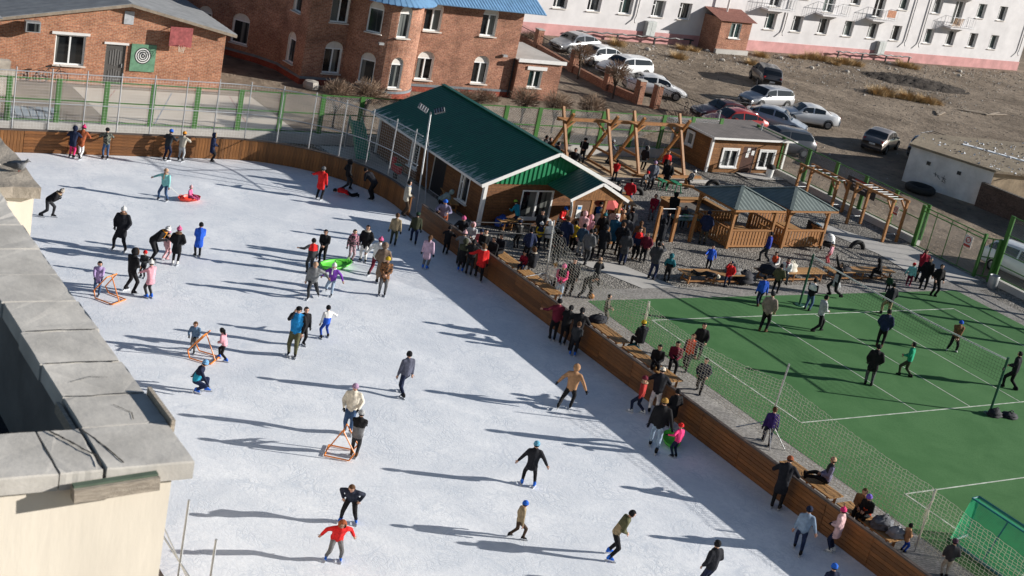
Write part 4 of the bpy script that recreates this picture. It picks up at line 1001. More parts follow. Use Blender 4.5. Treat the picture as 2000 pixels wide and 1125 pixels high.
# sandbox / play tables
T = thing('sandbox', (12.3, 21.6, 0), 'square wooden sandbox with wide seat boards near the gazebo', 'sandbox')
for a, b in (((10.9, 22.9), (13.7, 22.9)), ((10.9, 20.5), (13.7, 20.5)), ((10.9, 20.5), (10.9, 22.9)), ((13.7, 20.5), (13.7, 22.9))):
    mb = MB(); mb.bar((*a, .2), (*b, .2), .06, .4); mb.build('side', woodo, T)
    mb = MB(); mb.bar((*a, .43), (*b, .43), .3, .04); mb.build('seat_board', woodb, T)
mb = MB(); mb.bx(10.95, 13.65, 20.55, 22.85, 0, .2); mb.build('sand', M('grey_sand', (.12, .105, .09), .95, .3, 6, bump=.5), T)
T = thing('play_table', (9.6, 19.4, 0), 'low green topped play table beside the gazebo', 'table')
mb = MB(); mb.box((0, 0, .62), (1.5, .8, .05)); mb.build('top', M('table_top', (.10, .16, .14), .5), T, world=False)
for dx in (-.65, .65):
    for dy in (-.3, .3):
        mb = MB(); mb.box((dx, dy, .3), (.08, .08, .6)); mb.build('leg', woodo, T, world=False)
mb = MB(); mb.lathe([(0, 0), (.14, .02), (.18, .1)], 12, (.1, 0, .645)); mb.build('bowl', M('bowl', (.15, .4, .2), .5), T, world=False)
# gazebos
def gazebo(x0, y0, lab, group):
    T = thing('gazebo', (x0 + 1.35, y0 + 1.35, 0), lab, 'gazebo', group); s = 2.65; x1, y1 = x0 + s, y0 + s
    for x in (x0, x1):
        for y in (y0, y1):
            mb = MB(); mb.box((x, y, 1.0), (.13, .13, 2.0)); mb.build('post', woodo, T)
            for dx, dy in ((1, 0), (0, 1)):
                sx_ = (1 if x == x0 else -1) * dx; sy_ = (1 if y == y0 else -1) * dy
                mb = MB(); mb.bar((x, y, 1.6), (x + sx_ * .4, y + sy_ * .4, 1.97), .06, .07); mb.build('brace', woodo, T)
    sides = [((x0, y0), (x1, y0)), ((x0, y0), (x0, y1)), ((x0, y1), (x1, y1)), ((x1, y0), (x1, y1))]
    slat = MB(); slat.box((0, 0, .49), (.14, .03, .82)); sme = slat.mesh('slat', woodo); base = base_of(T)
    for i, (a, b) in enumerate(sides):
        gap = i == 3
        mb = MB(); mb.bar((*a, 2.03), (*b, 2.03), .1, .12); mb.build('top_beam', woodo, T)
        a_, b_ = Vector(a), Vector(b); d = (b_ - a_).normalized()
        if gap: b_ = a_ + d * .9
        for z, w in ((.12, .08), (.93, .12)):
            mb = MB(); mb.bar((*a_, z), (*b_, z), w, .08); mb.build('rail', woodo, T)
        n = int((b_ - a_).length / .2)
        for k in range(n):
            p = a_.lerp(b_, (k + .7) / (n + .4)); link('slat', sme, T, (p.x - base.x, p.y - base.y, 0), math.atan2(d.y, d.x))
    e = .3; c = Vector(((x0 + x1) / 2, (y0 + y1) / 2, 2.72)); q = [Vector((x0 - e, y0 - e, 2.06)), Vector((x1 + e, y0 - e, 2.06)), Vector((x1 + e, y1 + e, 2.06)), Vector((x0 - e, y1 + e, 2.06))]
    rm = M('gazebo_roof', (.15, .18, .17), .55, .15, 2)
    for i in range(4):
        a, b = q[i], q[(i + 1) % 4]; mb = MB(); n = 26; nv = (b - a).cross(c - a).normalized()
        if nv.z < 0: nv = -nv
        for k in range(n):
            t0, t1 = k / n, (k + 1) / n; o = nv * .02
            h0 = 1 - abs(2 * t0 - 1); h1 = 1 - abs(2 * t1 - 1)
            def up(t, h): m_ = a.lerp(b, t); mid = a.lerp(b, .5); return m_ + (c - mid) * h
            oa = o if k % 2 else -o * 0; ob = -o * 0 if k % 2 else o
            mb.quad([a.lerp(b, t0) + oa, a.lerp(b, t1) + ob, up(t1, h1) + ob, up(t0, h0) + oa])
        mb.quad([a - nv * .03, b - nv * .03, c - nv * .03][::-1])
        mb.build('roof_panel', rm, T)
        mb = MB(); mb.bar(a + Vector((0, 0, -.05)), b + Vector((0, 0, -.05)), .04, .1); mb.build('eave_board', woodo, T)
        mb = MB(); mb.bar(a + Vector((0, 0, .025)), c + Vector((0, 0, .03)), .16, .03); mb.build('hip_cap', rm, T)
    mb = MB(); mb.bx(x0 + .3, x0 + .65, y0 + .3, y1 - .3, .4, .45); mb.bx(x0 + .65, x1 - .5, y1 - .6, y1 - .25, .4, .45); mb.build('seat', woodb, T)
    mb = MB(); mb.bx(x0 + 1.0, x0 + 1.8, y0 + .7, y1 - .9, .68, .73); mb.bx(x0 + 1.35, x0 + 1.45, y0 + 1.0, y0 + 1.1, 0, .68); mb.build('table', woodb, T)
gazebo(10.4, 16.85, 'timber slatted gazebo with grey hipped roof next to the pull-up bars', 'gazebos')
gazebo(14.0, 16.88, 'timber slatted gazebo with coats and a pushchair at its open side', 'gazebos')
T = thing('coat_pile', (16.75, 17.5, .0), 'dark and bright blue jackets hung over the gazebo rail', 'clothes')
mb = MB(); mb.box((0, 0, .72), (.18, .5, .6)); mb.box((.05, .5, .75), (.16, .4, .55)); mb.build('jacket', M('jacket_ink', (.012, .013, .02), .8, .2, 6, bump=.4), T, world=False)
mb = MB(); mb.box((.1, .1, .82), (.14, .3, .4)); mb.build('jacket', M('jacket_sky', (.12, .35, .55), .8, .2, 6), T, world=False)
T = thing('pushchair', (16.6, 16.35, 0), 'white and black pushchair parked beside the gazebo', 'pushchair', rz=R(30))
mb = MB(); mb.lathe([(.0, .95), (.16, .92), (.27, .8), (.3, .62)], 12); mb.build('hood', white_paint, T, True, world=False)
mb = MB(); mb.box((.05, 0, .48), (.55, .42, .22), mat=Matrix.Rotation(R(-20), 4, 'Y')); mb.build('seat', black_rubber, T, world=False)
for dx in (-.3, .32):
    for dy in (-.22, .22):
        mb = MB(); mb.torus((dx, dy, .11), .09, .025, 14, 6, axis='Y'); mb.build('wheel', black_rubber, T, world=False)
mb = MB(); mb.path([(.35, -.2, .12), (0, -.2, .5), (-.45, -.2, .95), (-.45, .2, .95), (0, .2, .5), (.35, .2, .12)], .015); mb.build('frame', galv, T, world=False)
# benches
def slat_bench(x0, y0, x1, y1, w, lab, group, n=4, h=.45):
    a, b = Vector((x0, y0)), Vector((x1, y1)); d = (b - a).normalized(); L = (b - a).length; nn = Vector((-d.y, d.x))
    T = thing('bench', (*((a + b) / 2), 0), lab, 'bench', group, math.atan2(d.y, d.x))
    for k in range(n):
        yy = -w / 2 + w * (k + .5) / n; mb = MB(); mb.box((0, yy, h - .02), (L, w / n - .015, .04)); mb.build('slat', woodb, T, world=False)
    for k in range(3 if L < 5 else 4):
        x = -L / 2 + .25 + (L - .5) * k / ((3 if L < 5 else 4) - 1)
        for s in (-1, 1):
            mb = MB(); mb.bar((x, s * w * .36, 0), (x + .06, s * w * .3, h - .04), .07, .07); mb.build('leg', woodo, T, world=False)
        mb = MB(); mb.box((x, 0, .1), (.08, w * .8, .06)); mb.build('stretcher', woodo, T, world=False)
    mb = MB(); mb.bar((-L / 2 + .2, -w * .36, .12), (L / 2 - .2, -w * .36, .12), .05, .06); mb.build('rail', woodo, T, world=False)
slat_bench(4.5, 12.95, 7.75, 12.75, .75, 'wide slatted bench with someone lying on it', 'wide benches along the court')
slat_bench(9.0, 12.95, 12.9, 12.85, .75, 'wide slatted bench holding coats and seated boys', 'wide benches along the court')
slat_bench(13.4, 12.95, 17.5, 12.85, .75, 'wide slatted bench with a hunched black figure at its end', 'wide benches along the court')
for y0, y1, lab in ((16.2, 13.7, 'slatted bench behind the rink board by the cabin corner'), (13.4, 10.9, 'slatted bench behind the rink board at the net pole'), (8.6, 6.2, 'slatted bench behind the rink board holding a dark jacket'), (5.9, 2.9, 'slatted bench behind the rink board with two seated boys'), (-3.0, -5.4, 'slatted bench behind the rink board under the reclining woman'), (-5.7, -8.0, 'slatted bench behind the rink board holding grey clothes')):
    slat_bench(-3.55, y0, -3.55, y1, .62, lab, 'slatted benches behind the rink board')
slat_bench(-1.5, 24.0, -1.5 - .9, 21.3, .45, 'narrow dark bench along the cabin wall', 'benches at the cabin')
slat_bench(-1.2, 19.35, .1, 19.35, .45, 'short bench under the cabin gable', 'benches at the cabin')
slat_bench(8.0, 22.9, 7.2, 20.9, .9, 'picnic table top beside the porch path', 'picnic furniture', h=.72)
slat_bench(7.3, 22.6, 6.5, 20.6, .35, 'picnic bench beside the porch path', 'picnic furniture')
T = thing('low_railing', (-1.5, 17.6, 0), 'low dark railing in front of the cabin', 'railing')
for y in (18.2, 16.9):
    mb = MB(); mb.tube((-3.4, y, .75), (.8, y - .3, .75), .025, 6); mb.build('rail', darkmetal, T)
for x in (-3.4, -1.9, -.4, .8):
    mb = MB(); mb.tube((x, 18.2 - .07 * (x + 3.4), 0), (x, 18.2 - .07 * (x + 3.4), .78), .03, 6); mb.build('post', darkmetal, T)
# clothes, bags, ball on the benches and court
def heap(x, y, z, r, h, m, lab, cat='clothes', n=9, sd=0):
    T = thing('clothes_heap' if cat == 'clothes' else 'bag', (x, y, z), lab, cat); rr = random.Random(sd + int(x * 100)); mb = MB(); ns = 7
    prof = [(r * (1 - (k / ns) ** 2) ** .5 * (1 + .1 * math.sin(k * 2)), h * k / ns) for k in range(ns)] + [(0, h)]
    mb.lathe(prof, 14)
    mb.v = [(vx * (1 + rr.uniform(-.22, .22)), vy * .75 * (1 + rr.uniform(-.22, .22)), max(0, vz * (1 + rr.uniform(-.15, .15)))) for vx, vy, vz in mb.v]
    mb.build('fabric', m, T, True, world=False)
    mb = MB(); mb.torus((r * .2, 0, h * .8), r * .3, .02, 14, 5, axis='Y'); mb.build('strap', m, T, True, world=False)
inkc = M('jacket_ink', (.012, .013, .02)); 
heap(7.3, 12.8, .45, .42, .35, M('jacket_mixed', (.09, .09, .09), .85, .9, 5), 'black and white coats heaped on the wide bench')
heap(7.9, 12.6, .1, .5, .5, inkc, 'black coats spilling off the wide bench end', sd=3)
heap(9.4, 12.8, .45, .5, .4, inkc, 'black coats heaped beside the seated boys', sd=5)
heap(10.9, 12.9, .45, .36, .45, M('jacket_cream', (.5, .47, .4), .85, .15, 5), 'cream jacket folded on the wide bench', sd=8)
heap(14.4, 12.9, .45, .4, .2, inkc, 'flat black coat on the wide bench by the net post', sd=9)
heap(-3.4, 8.2, .45, .4, .25, inkc, 'black jacket left on the slatted bench', sd=2)
heap(-2.9, 6.4, .0, .3, .3, M('jacket_teal', (.03, .2, .24), .85), 'teal jacket dropped beside the slatted bench', sd=2)
heap(-3.4, -7.2, .45, .42, .35, M('jacket_greys', (.12, .125, .14), .85, .6, 5), 'grey clothes and bag piled on the slatted bench', sd=4)
heap(-3.35, -7.75, .45, .3, .3, M('jacket_lightgrey', (.27, .28, .3), .85), 'light grey hoodie draped over bench end', sd=6)
heap(9.45, -.8, 0, .34, .3, inkc, 'black bag at the foot of the near net post', 'bag', sd=1)
heap(10.1, -1.0, 0, .36, .2, inkc, 'black coat lying beside the bag on the turf', sd=7)
heap(-.9, 19.55, .1, .34, .5, M('bag_blue', (.015, .06, .32), .7), 'bright blue bag on the cabin bench', 'bag', sd=3)
T = thing('ball', (-1.45, 11.3, .12), 'orange ball at the hands of the bending man', 'ball')
mb = MB(); n = 10; mb.lathe([(.12 * math.sin(math.pi * k / n), -.12 * math.cos(math.pi * k / n)) for k in range(n + 1)], 16); mb.build('shell', M('ball_orange', (.5, .2, .04), .6, .4, 9), T, True, world=False)
mb = MB(); mb.torus((0, 0, 0), .1205, .004, 20, 5); mb.torus((0, 0, 0), .1205, .004, 20, 5, axis='Y'); mb.build('seam', black_rubber, T, True, world=False)

# ------------------------------------------------------------------ court: volleyball net, side net, goal
def post(x, y, lx, ly, h, lab):
    T = thing('net_post', (x, y, 0), lab, 'net post', 'volleyball posts'); dgp = M('post_green', (.008, .07, .04), .5)
    mb = MB(); mb.tube((x, y, 0), (x + lx, y + ly, h), .05, 10); mb.build('pole', dgp, T)
    mb = MB(); mb.lathe([(.0, .03), (.22, .03), (.24, 0)], 16, (x, y, .01)); mb.build('foot', dgp, T)
    mb = MB(); mb.box((x + lx * .8 - .06, y + ly * .8, h * .8), (.06, .06, .12)); mb.build('winch', darkmetal, T)
post(9.0, 10.0, 0, 0, 2.4, 'dark green volleyball post beside the long benches')
post(9.35, -.65, 0, 0, 2.4, 'dark green volleyball post with black bags at its foot')
T = thing('volleyball_net', (9.15, 4.7, 0), 'volleyball net with white top tape across the green court', 'net')
vp = [(9.0, 9.95), (9.08, 7.2), (9.2, 3.0), (9.34, -.6)]
net_rects(vp, 1.35, lambda s: 2.3 - .12 * math.sin(math.pi * s / 10.5), .14, .008, False, .05).build('netting', M('net_black', (.03, .035, .03), .8), T)
mb = MB(); k = 24
for i in range(k):
    def tp(f): s = f * 10.5; x = 9.0 + .34 * f; return (x, 9.95 - 10.55 * f, 2.3 - .12 * math.sin(math.pi * f))
    mb.bar(tp(i / k), tp((i + 1) / k), .012, .065)
mb.build('top_tape', white_paint, T)
T = thing('barrier_net', (-2.8, 1, 0), 'white rope ball net hung along the benches between rink and court', 'net')
bp_ = [(-3.4, 12.3), (-2.75, 6.2), (-2.65, -1.0), (-2.7, -8.1), (-2.75, -14)]
def nt(s):
    y = 12.3 - s
    if y > 9.5: return 2.7 - (12.3 - y) * .35
    if y > 6.4: return 1.72 + .25 * ((y - 7.9) / 1.5) ** 2
    if y > -1: t_ = (6.4 - y) / 7.4; return 1.95 + .35 * t_ - .30 * math.sin(math.pi * t_)
    if y > -8.1: t_ = (-1 - y) / 7.1; return 2.35 - .2 * t_ - .1 * math.sin(math.pi * t_)
    return 2.1 - .3 * (-8.1 - y) / 6
net_rects(bp_, .25, nt, .15, .0135, False, .16).build('netting', ropem, T)
def netpost(x, y, tx, ty, h, lab, legs):
    T = thing('net_pole', (x, y, 0), lab, 'pole', 'poles of the barrier net')
    mb = MB(); mb.tube((x, y, .02), (tx, ty, h), .03, 8); mb.build('pole', galv, T)
    for l in legs:
        mb = MB(); mb.tube((x + (tx - x) * .28, y + (ty - y) * .28, h * .28), l, .02, 6); mb.build('stay', galv, T)
netpost(-3.35, 12.0, -3.35, 12.35, 3.0, 'galvanised net pole with stays beside the waiting crowd', [(-4.3, 12.1, .7), (-3.2, 11.2, .02), (-3.6, 12.7, .02)])
netpost(-2.65, -1.0, -2.6, -1.1, 2.95, 'galvanised net pole leaning over its tripod stays at courtside', [(-3.8, -.7, .5), (-2.3, -1.7, .02), (-2.9, -1.6, .02)])
for x, y, h, lab in ((-2.72, 6.3, 2.05, 'bundle of slack white netting tied by the bench with yellow hat'), (-2.7, -8.1, 2.15, 'bundle of slack white netting near the green goal')):
    T = thing('net_bundle', (x, y, 0), lab, 'net', 'bundles of gathered netting'); mb = MB()
    for k in range(7): mb.path([(x + rnd.uniform(-.06, .06), y + rnd.uniform(-.08, .08), .2 + (h - .2) * j / 6) for j in range(7)], .012, 4)
    mb.build('rope', ropem, T)
    mb = MB(); mb.tube((x, y, 0), (x, y, h), .02, 6); mb.build('pole', galv, T)
T = thing('goal', (-.1, -9.2, 0), 'small green framed goal with green netting on the turf', 'goal')
gm = M('goal_frame', (.008, .13, .15), .4, .1); gn = M('goal_net', (.03, .42, .2), .7, .1)
y0, y1 = -7.75, -10.6
mb = MB(); mb.tube((.05, y0, 0), (.0, y0, 1.4), .04); mb.build('post', gm, T)
mb = MB(); mb.tube((.05, y1, 0), (.0, y1, 1.4), .04); mb.build('post', gm, T)
mb = MB(); mb.tube((0, y0, 1.4), (0, y1, 1.4), .04); mb.build('crossbar', gm, T)
mb = MB(); mb.path([(0, y0, 1.4), (-.3, y0, 1.38), (-.3, y1, 1.38), (0, y1, 1.4)], .028); mb.build('top_frame', gm, T)
mb = MB(); mb.path([(.05, y0, .04), (-.75, y0 - .15, .05), (-.9, y0 - .6, .05), (-.9, y1 + .6, .05), (-.75, y1 + .1, .05), (.05, y1, .04)], .055); mb.build('base_tube', gm, T)
mb = MB(); mb.tube((-.3, (y0 + y1) / 2, 1.38), (-.9, (y0 + y1) / 2, .05), .025); mb.build('strut', gm, T)
mb = MB()
def gq(a, b, c, d, n1, n2):
    a, b, c, d = map(Vector, (a, b, c, d)); h = .009
    for i in range(n1 + 1):
        p, q = a.lerp(b, i / n1), d.lerp(c, i / n1); t = (b - a).normalized() * h; mb.quad([p - t, p + t, q + t, q - t])
    for j in range(n2 + 1):
        p, q = a.lerp(d, j / n2), b.lerp(c, j / n2); t = (d - a).normalized() * h; mb.quad([p - t, q - t, q + t, p + t])
gq((-.3, y0, 1.38), (-.3, y1, 1.38), (-.9, y1 + .2, .05), (-.9, y0 - .2, .05), 70, 36)
gq((0, y0, 1.4), (0, y1, 1.4), (-.3, y1, 1.38), (-.3, y0, 1.38), 70, 8)
gq((0, y0, 1.38), (-.3, y0, 1.38), (-.85, y0 - .1, .05), (.05, y0, .05), 16, 34)
gq((0, y1, 1.38), (-.3, y1, 1.38), (-.85, y1 + .1, .05), (.05, y1, .05), 16, 34)
mb.build('netting', gn, T)
# skating aids and sleds
oran = M('aid_orange', (.65, .19, .02), .4, .1)
def aid(x, y, rz, lab):
    T = thing('skating_aid', (x, y, .02), lab, 'skating frame', 'orange skating frames', R(rz))
    for s in (-1, 1):
        mb = MB(); mb.path([(s * .36, .42, .03), (s * .36, -.3, .03), (s * .30, -.42, .25), (s * .28, .0, .85)], .022, 8); mb.build('side_frame', oran, T, world=False)
    mb = MB(); mb.tube((-.28, 0, .85), (.28, 0, .85), .022, 8); mb.build('handle', oran, T, world=False)
    mb = MB(); mb.tube((-.36, .42, .03), (.36, .42, .03), .022, 8); mb.tube((0, .42, .03), (0, 0, .85), .02, 8); mb.build('front_frame', oran, T, world=False)
aid(-21.0, 12.35, 215, 'orange tube skating frame pushed by the girl in lavender coat')
aid(-19.45, 7.45, 225, 'orange tube skating frame under the child in denim jacket')
aid(-17.75, .65, 55, 'orange tube skating frame held by the child in grey jacket')
def sled(x, y, rz, m, lab, k=1):
    T = thing('sled', (x, y, .02), lab, 'sled', rz=R(rz)); mb = MB(); n = 20
    for j, (r, z) in enumerate(((.0, .02), (.8, .03), (.95, .12), (1.0, .17), (.97, .165), (.9, .12), (.78, .045), (0, .04))):
        for i in range(n):
            a = 2 * math.pi * i / n; mb.v.append((.55 * k * r * math.cos(a) * (1 + .12 * math.cos(a)), .27 * k * r * math.sin(a), z))
    for j in range(7):
        for i in range(n): i2 = (i + 1) % n; mb.f.append((j * n + i, j * n + i2, (j + 1) * n + i2, (j + 1) * n + i)); mb.m.append(0)
    mb.build('tray', m, T, True, world=False)
    mb = MB(); mb.torus((.5 * k, 0, .2), .09, .012, 12, 5, axis='Y'); mb.build('handle', m, T, True, world=False); return T
sled(-14.5, 22.5, 195, M('sled_red', (.6, .04, .02), .4), 'red plastic sled with a toddler aboard')
sled(-11.35, 14.95, 20, M('sled_green', (.10, .5, .05), .4), 'lime green plastic sled among the standing children', 1.5)
sled(-6.35, -.55, 60, M('sled_green', (.10, .5, .05), .4), 'lime green plastic sled by the pink jacket toddler', 1.1)
mb = MB(); mb.path([(-15.45, 22.5, .6), (-15.2, 22.5, .4), (-15.0, 22.5, .25)], .008, 4)
tag(mb.build('tow_rope', ropem), 'thin rope between aqua jacket girl and red sled', 'rope')
# ------------------------------------------------------------------ cars
def interp(tab, x):
    for (a, va), (b, vb) in zip(tab, tab[1:]):
        if x <= b: t = (x - a) / (b - a); t = t * t * (3 - 2 * t); return va + (vb - va) * t
    return tab[-1][1]
# profile tables: x 0 = front bumper .. 1 = rear; top outline of body (belt line) and of roof
KIND = {
 'hatch': dict(L=4.46, W=1.745, H=1.48, belt=[(0, .55), (.06, .68), (.22, .86), (.5, .93), (.86, 1.02), (.97, .98), (1, .72)], roof=[(.2, .86), (.40, 1.40), (.55, 1.48), (.72, 1.40), (.93, 1.06)], ws=(.22, .40), rw=(.74, .92)),
 'wagon': dict(L=4.65, W=1.76, H=1.50, belt=[(0, .55), (.05, .70), (.22, .90), (.5, .95), (.9, .98), (.98, .95), (1, .7)], roof=[(.21, .9), (.37, 1.42), (.5, 1.50), (.88, 1.45), (.975, 1.02)], ws=(.22, .37), rw=(.90, .97)),
 'sedan': dict(L=4.6, W=1.77, H=1.46, belt=[(0, .55), (.05, .70), (.26, .90), (.5, .94), (.85, 1.02), (.97, 1.0), (1, .72)], roof=[(.25, .9), (.42, 1.40), (.55, 1.46), (.68, 1.40), (.86, 1.04)], ws=(.26, .42), rw=(.70, .85)),
 'suv': dict(L=4.5, W=1.8, H=1.68, belt=[(0, .65), (.05, .85), (.24, 1.02), (.5, 1.06), (.9, 1.1), (.98, 1.05), (1, .8)], roof=[(.23, 1.02), (.38, 1.6), (.5, 1.68), (.85, 1.62), (.96, 1.12)], ws=(.24, .38), rw=(.88, .955)),
}
tyre_m = M('tyre', (.02, .02, .02), .85, .2, 8); rim_m = M('rim', (.35, .36, .37), .35, .15, 6, metal=.6)
carglass = M('car_glass', (.012, .015, .018), .05, .1, 2, spec=.7)
lampw = M('head_lamp', (.6, .62, .63), .15, .08, 5, spec=.7); lampr = M('tail_lamp', (.42, .02, .02), .25, .1, 5); platem = M('plate', (.6, .6, .58), .5, .05); trimk = M('car_trim', (.018, .018, .02), .55, .1)
CM = {}
def carmesh(kind):
    if kind in CM: return CM[kind]
    k = KIND[kind]; L, W = k['L'], k['W']; N = 30; hw = W / 2
    def hwid(t): return hw * min(1, .80 + .2 * min(1, t / .12)) * min(1, .86 + .14 * min(1, (1 - t) / .12))
    secs = []
    r0, r1 = k['roof'][0][0], k['roof'][-1][0]
    for i in range(N + 1):
        t = i / N; w = hwid(t); bz = interp(k['belt'], t); zb = .24 + .05 * (abs(t - .5) * 2) ** 4
        rz = interp(k['roof'], t) if r0 < t < r1 else bz
        rz = max(rz, bz); g = (rz - bz)
        x = L * (.5 - t)
        tw_ = w * .93 - g * .36
        sec = [(w * .9, zb), (w * .985, .40), (w, .62 if bz > .75 else bz * .8), (w * .97, bz - .03), (w * .93, bz), (tw_ + .05 if g > .05 else w * .8, bz + g * .93 if g > .05 else bz + .02), (tw_ * .85 if g > .05 else w * .5, rz + (.0 if g > .05 else .035)), (0, rz + (.02 if g > .05 else .05))]
        secs.append((x, sec))
    mb = MB(); idx = []
    for x, sec in secs:
        row = []
        for y, z in sec: row.append(len(mb.v)); mb.v.append((x, y, z))
        for y, z in sec[-2::-1]: row.append(len(mb.v)); mb.v.append((x, -y, z))
        idx.append(row)
    for a, b in zip(idx, idx[1:]):
        for j in range(len(a) - 1): mb.f.append((a[j], a[j + 1], b[j + 1], b[j])); mb.m.append(0)
        mb.f.append((a[-1], a[0], b[0], b[-1])); mb.m.append(1)
    mb.f.append(tuple(idx[0])); mb.m.append(0); mb.f.append(tuple(idx[-1][::-1])); mb.m.append(0)
    parts = {'body': (mb, True)}
    def surf(t, f, side):   # point on the greenhouse side between belt (f=0) and roof edge (f=1)
        i = min(N - 1, int(t * N)); u = t * N - i
        (xa, sa), (xb, sb) = secs[i], secs[i + 1]
        def pt(s): return Vector((s[4][0] + (s[5][0] - s[4][0]) * f, s[4][1] + (s[5][1] - s[4][1]) * f))
        p = pt(sa).lerp(pt(sb), u); return (xa + (xb - xa) * u, side * (p.x + .012), p.y)
    a0, a1 = k['ws'][0] + .06, k['rw'][1] - .06; mid = .53
    spans = [(a0 + .03, mid - .012), (mid + .012, k['rw'][0] + .02)] + ([(k['rw'][0] + .035, a1)] if kind in ('wagon', 'suv', 'hatch') else [])
    parts['side_window'] = []
    for sd in (-1, 1):
        for (ta, tb) in spans:
            m2 = MB(); n = 6
            def top(t): return .9
            for q in range(n):
                t0 = ta + (tb - ta) * q / n; t1 = ta + (tb - ta) * (q + 1) / n
                m2.quad([surf(t0, .1, sd), surf(t1, .1, sd), surf(t1, .88, sd), surf(t0, .88, sd)])
            parts['side_window'].append(m2)
    def cap_(t, fy):   # point across the screen at station t
        i = min(N - 1, int(t * N)); u = t * N - i; (xa, sa), (xb, sb) = secs[i], secs[i + 1]
        def pr(s): return [Vector((s[j][0], s[j][1])) for j in (5, 6, 7)]
        A = [p.lerp(q, u) for p, q in zip(pr(sa), pr(sb))]; x = xa + (xb - xa) * u
        f = abs(fy); y = A[0].x * f
        if f > .85 * .95: z = A[0].y + (A[1].y - A[0].y) * (1 - f) / .2
        else: z = A[1].y + (A[2].y - A[1].y) * (1 - f / .81)
        return (x, math.copysign(y, fy), z + .014)
    for nm, (ta, tb) in (('windscreen', (k['ws'][0] + .025, k['ws'][1] - .01)), ('rear_window', (k['rw'][0] + .015, k['rw'][1] - .01))):
        m2 = MB(); n = 6
        for q in range(n):
            t0 = ta + (tb - ta) * q / n; t1 = ta + (tb - ta) * (q + 1) / n
            for c in range(8):
                f0 = -.92 + 1.84 * c / 8; f1 = -.92 + 1.84 * (c + 1) / 8
                m2.quad([cap_(t0, f0), cap_(t0, f1), cap_(t1, f1), cap_(t1, f0)])
        parts[nm] = m2
    CM[kind] = (parts, L, W, k); return CM[kind]
WH = {}
def wheelmesh():
    if not WH:
        m = MB(); m.lathe([(.20, -.1), (.30, -.1), (.325, -.07), (.325, .07), (.30, .1), (.20, .1)], 22); me = m.mesh('tyre', tyre_m, smooth=True)
        r = MB(); r.lathe([(0, .085), (.06, .09), (.2, .07), (.205, .1)], 22)
        for q in range(7):
            a = q * 2 * math.pi / 7; r.bar((.05 * math.cos(a), .05 * math.sin(a), .09), (.19 * math.cos(a), .19 * math.sin(a), .085), .05, .03)
        WH['t'] = me; WH['r'] = r.mesh('rim', rim_m)
    return WH['t'], WH['r']
CPM = {}
def car(x, y, head, kind, paint, label, rack=False, dusty=0):
    parts, L, W, k = carmesh(kind); T = thing('car', (x, y, -.03), label, 'car', 'cars parked on the dirt', R(head))
    if kind not in CPM:
        CPM[kind] = dict(body=parts['body'][0].mesh('body', [trimk, trimk], smooth=True), sw=[m.mesh('side_window', carglass, smooth=True) for m in parts['side_window']], ws=parts['windscreen'].mesh('windscreen', carglass, smooth=True), rw=parts['rear_window'].mesh('rear_window', carglass, smooth=True))
    cm = CPM[kind]; b = link('body', cm['body'], T); setmat(b, [paint, trimk])
    for m in cm['sw']: link('side_window', m, T)
    link('windscreen', cm['ws'], T); link('rear_window', cm['rw'], T)
    tm, rm = wheelmesh()
    for wx in (L * .5 - .86, -L * .5 + .92):
        for s in (-1, 1):
            w = link('wheel', tm, T, (wx, s * (W / 2 - .09), .325)); w.rotation_euler = (R(-90 * s), 0, 0); link('rim', rm, w)
            a = MB(); a.torus((wx, s * (W / 2 + .004), .34), .35, .028, 16, 5, axis='Y', arc=math.pi); a.build('wheel_arch', trimk, T, world=False)
    bz = interp(k['belt'], .04); rz = interp(k['belt'], .97)
    for s in (-1, 1):
        m = MB(); m.box((L / 2 - .26, s * (W * .5 - .28), bz - .05), (.36, .28, .11), mat=Matrix.Rotation(R(-18 * s), 4, 'Z') @ Matrix.Rotation(R(18), 4, 'Y')); m.build('headlight', lampw, T, world=False)
        m = MB(); m.box((-L / 2 + .2, s * (W * .5 - .24), rz - .12), (.24, .2, .2), mat=Matrix.Rotation(R(20 * s), 4, 'Z')); m.build('tail_light', lampr, T, world=False)
        m = MB(); m.box((L * (.5 - k['ws'][1]) + .12, s * (W / 2 + .06), interp(k['belt'], k['ws'][1]) + .08), (.12, .2, .12)); mm = m.build('mirror', paint, T, world=False)
    m = MB(); m.box((L / 2 - .03, 0, .42), (.08, .95, .16)); m.build('grille', trimk, T, world=False)
    m = MB(); m.box((-L / 2 - .005, 0, .66), (.02, .42, .12)); m.build('license_plate', platem, T, world=False)
    m = MB(); m.box((L / 2 + .012, 0, .52), (.02, .42, .11)); m.build('license_plate', platem, T, world=False)
    m = MB(); m.box((-L / 2 + .06, 0, .36), (.14, W * .78, .16)); m.build('bumper', trimk, T, world=False)
    if rack:
        m = MB(); z = k['H'] + .1
        for s in (-.55, .55): m.tube((.9, s, z), (-1.3, s, z), .025, 6)
        for xx in (.8, .2, -.5, -1.2): m.tube((xx, -.55, z), (xx, .55, z), .02, 6)
        m.build('roof_rack', darkmetal, T, world=False)
    return T
def paintm(n, rgb, met=0): return M('paint_' + n, rgb, .28, .05, 1.2, spec=.5, metal=met, coat=.6)
pw = paintm('white', (.70, .71, .72)); psil = paintm('silver', (.40, .41, .43), .3); pdk = paintm('dark', (.035, .036, .04)); pgrey = paintm('greybrown', (.27, .235, .21), .2); pred = paintm('red', (.38, .035, .03)); pbl = paintm('paleblue', (.44, .48, .53), .2); pgun = paintm('gunmetal', (.07, .075, .085), .2)
car(29.2, 58.4, 192, 'hatch', psil, 'silver hatchback parked at the far end of the iron fence')
car(28.6, 54.6, 190, 'hatch', pw, 'white hatchback parked between silver hatchback and white estate')
car(29.1, 51.6, 188, 'wagon', pw, 'white estate car parked at the brick pillar fence')
car(27.9, 46.2, -24, 'hatch', pw, 'white hatchback with dark sunroof facing away from the iron fence')
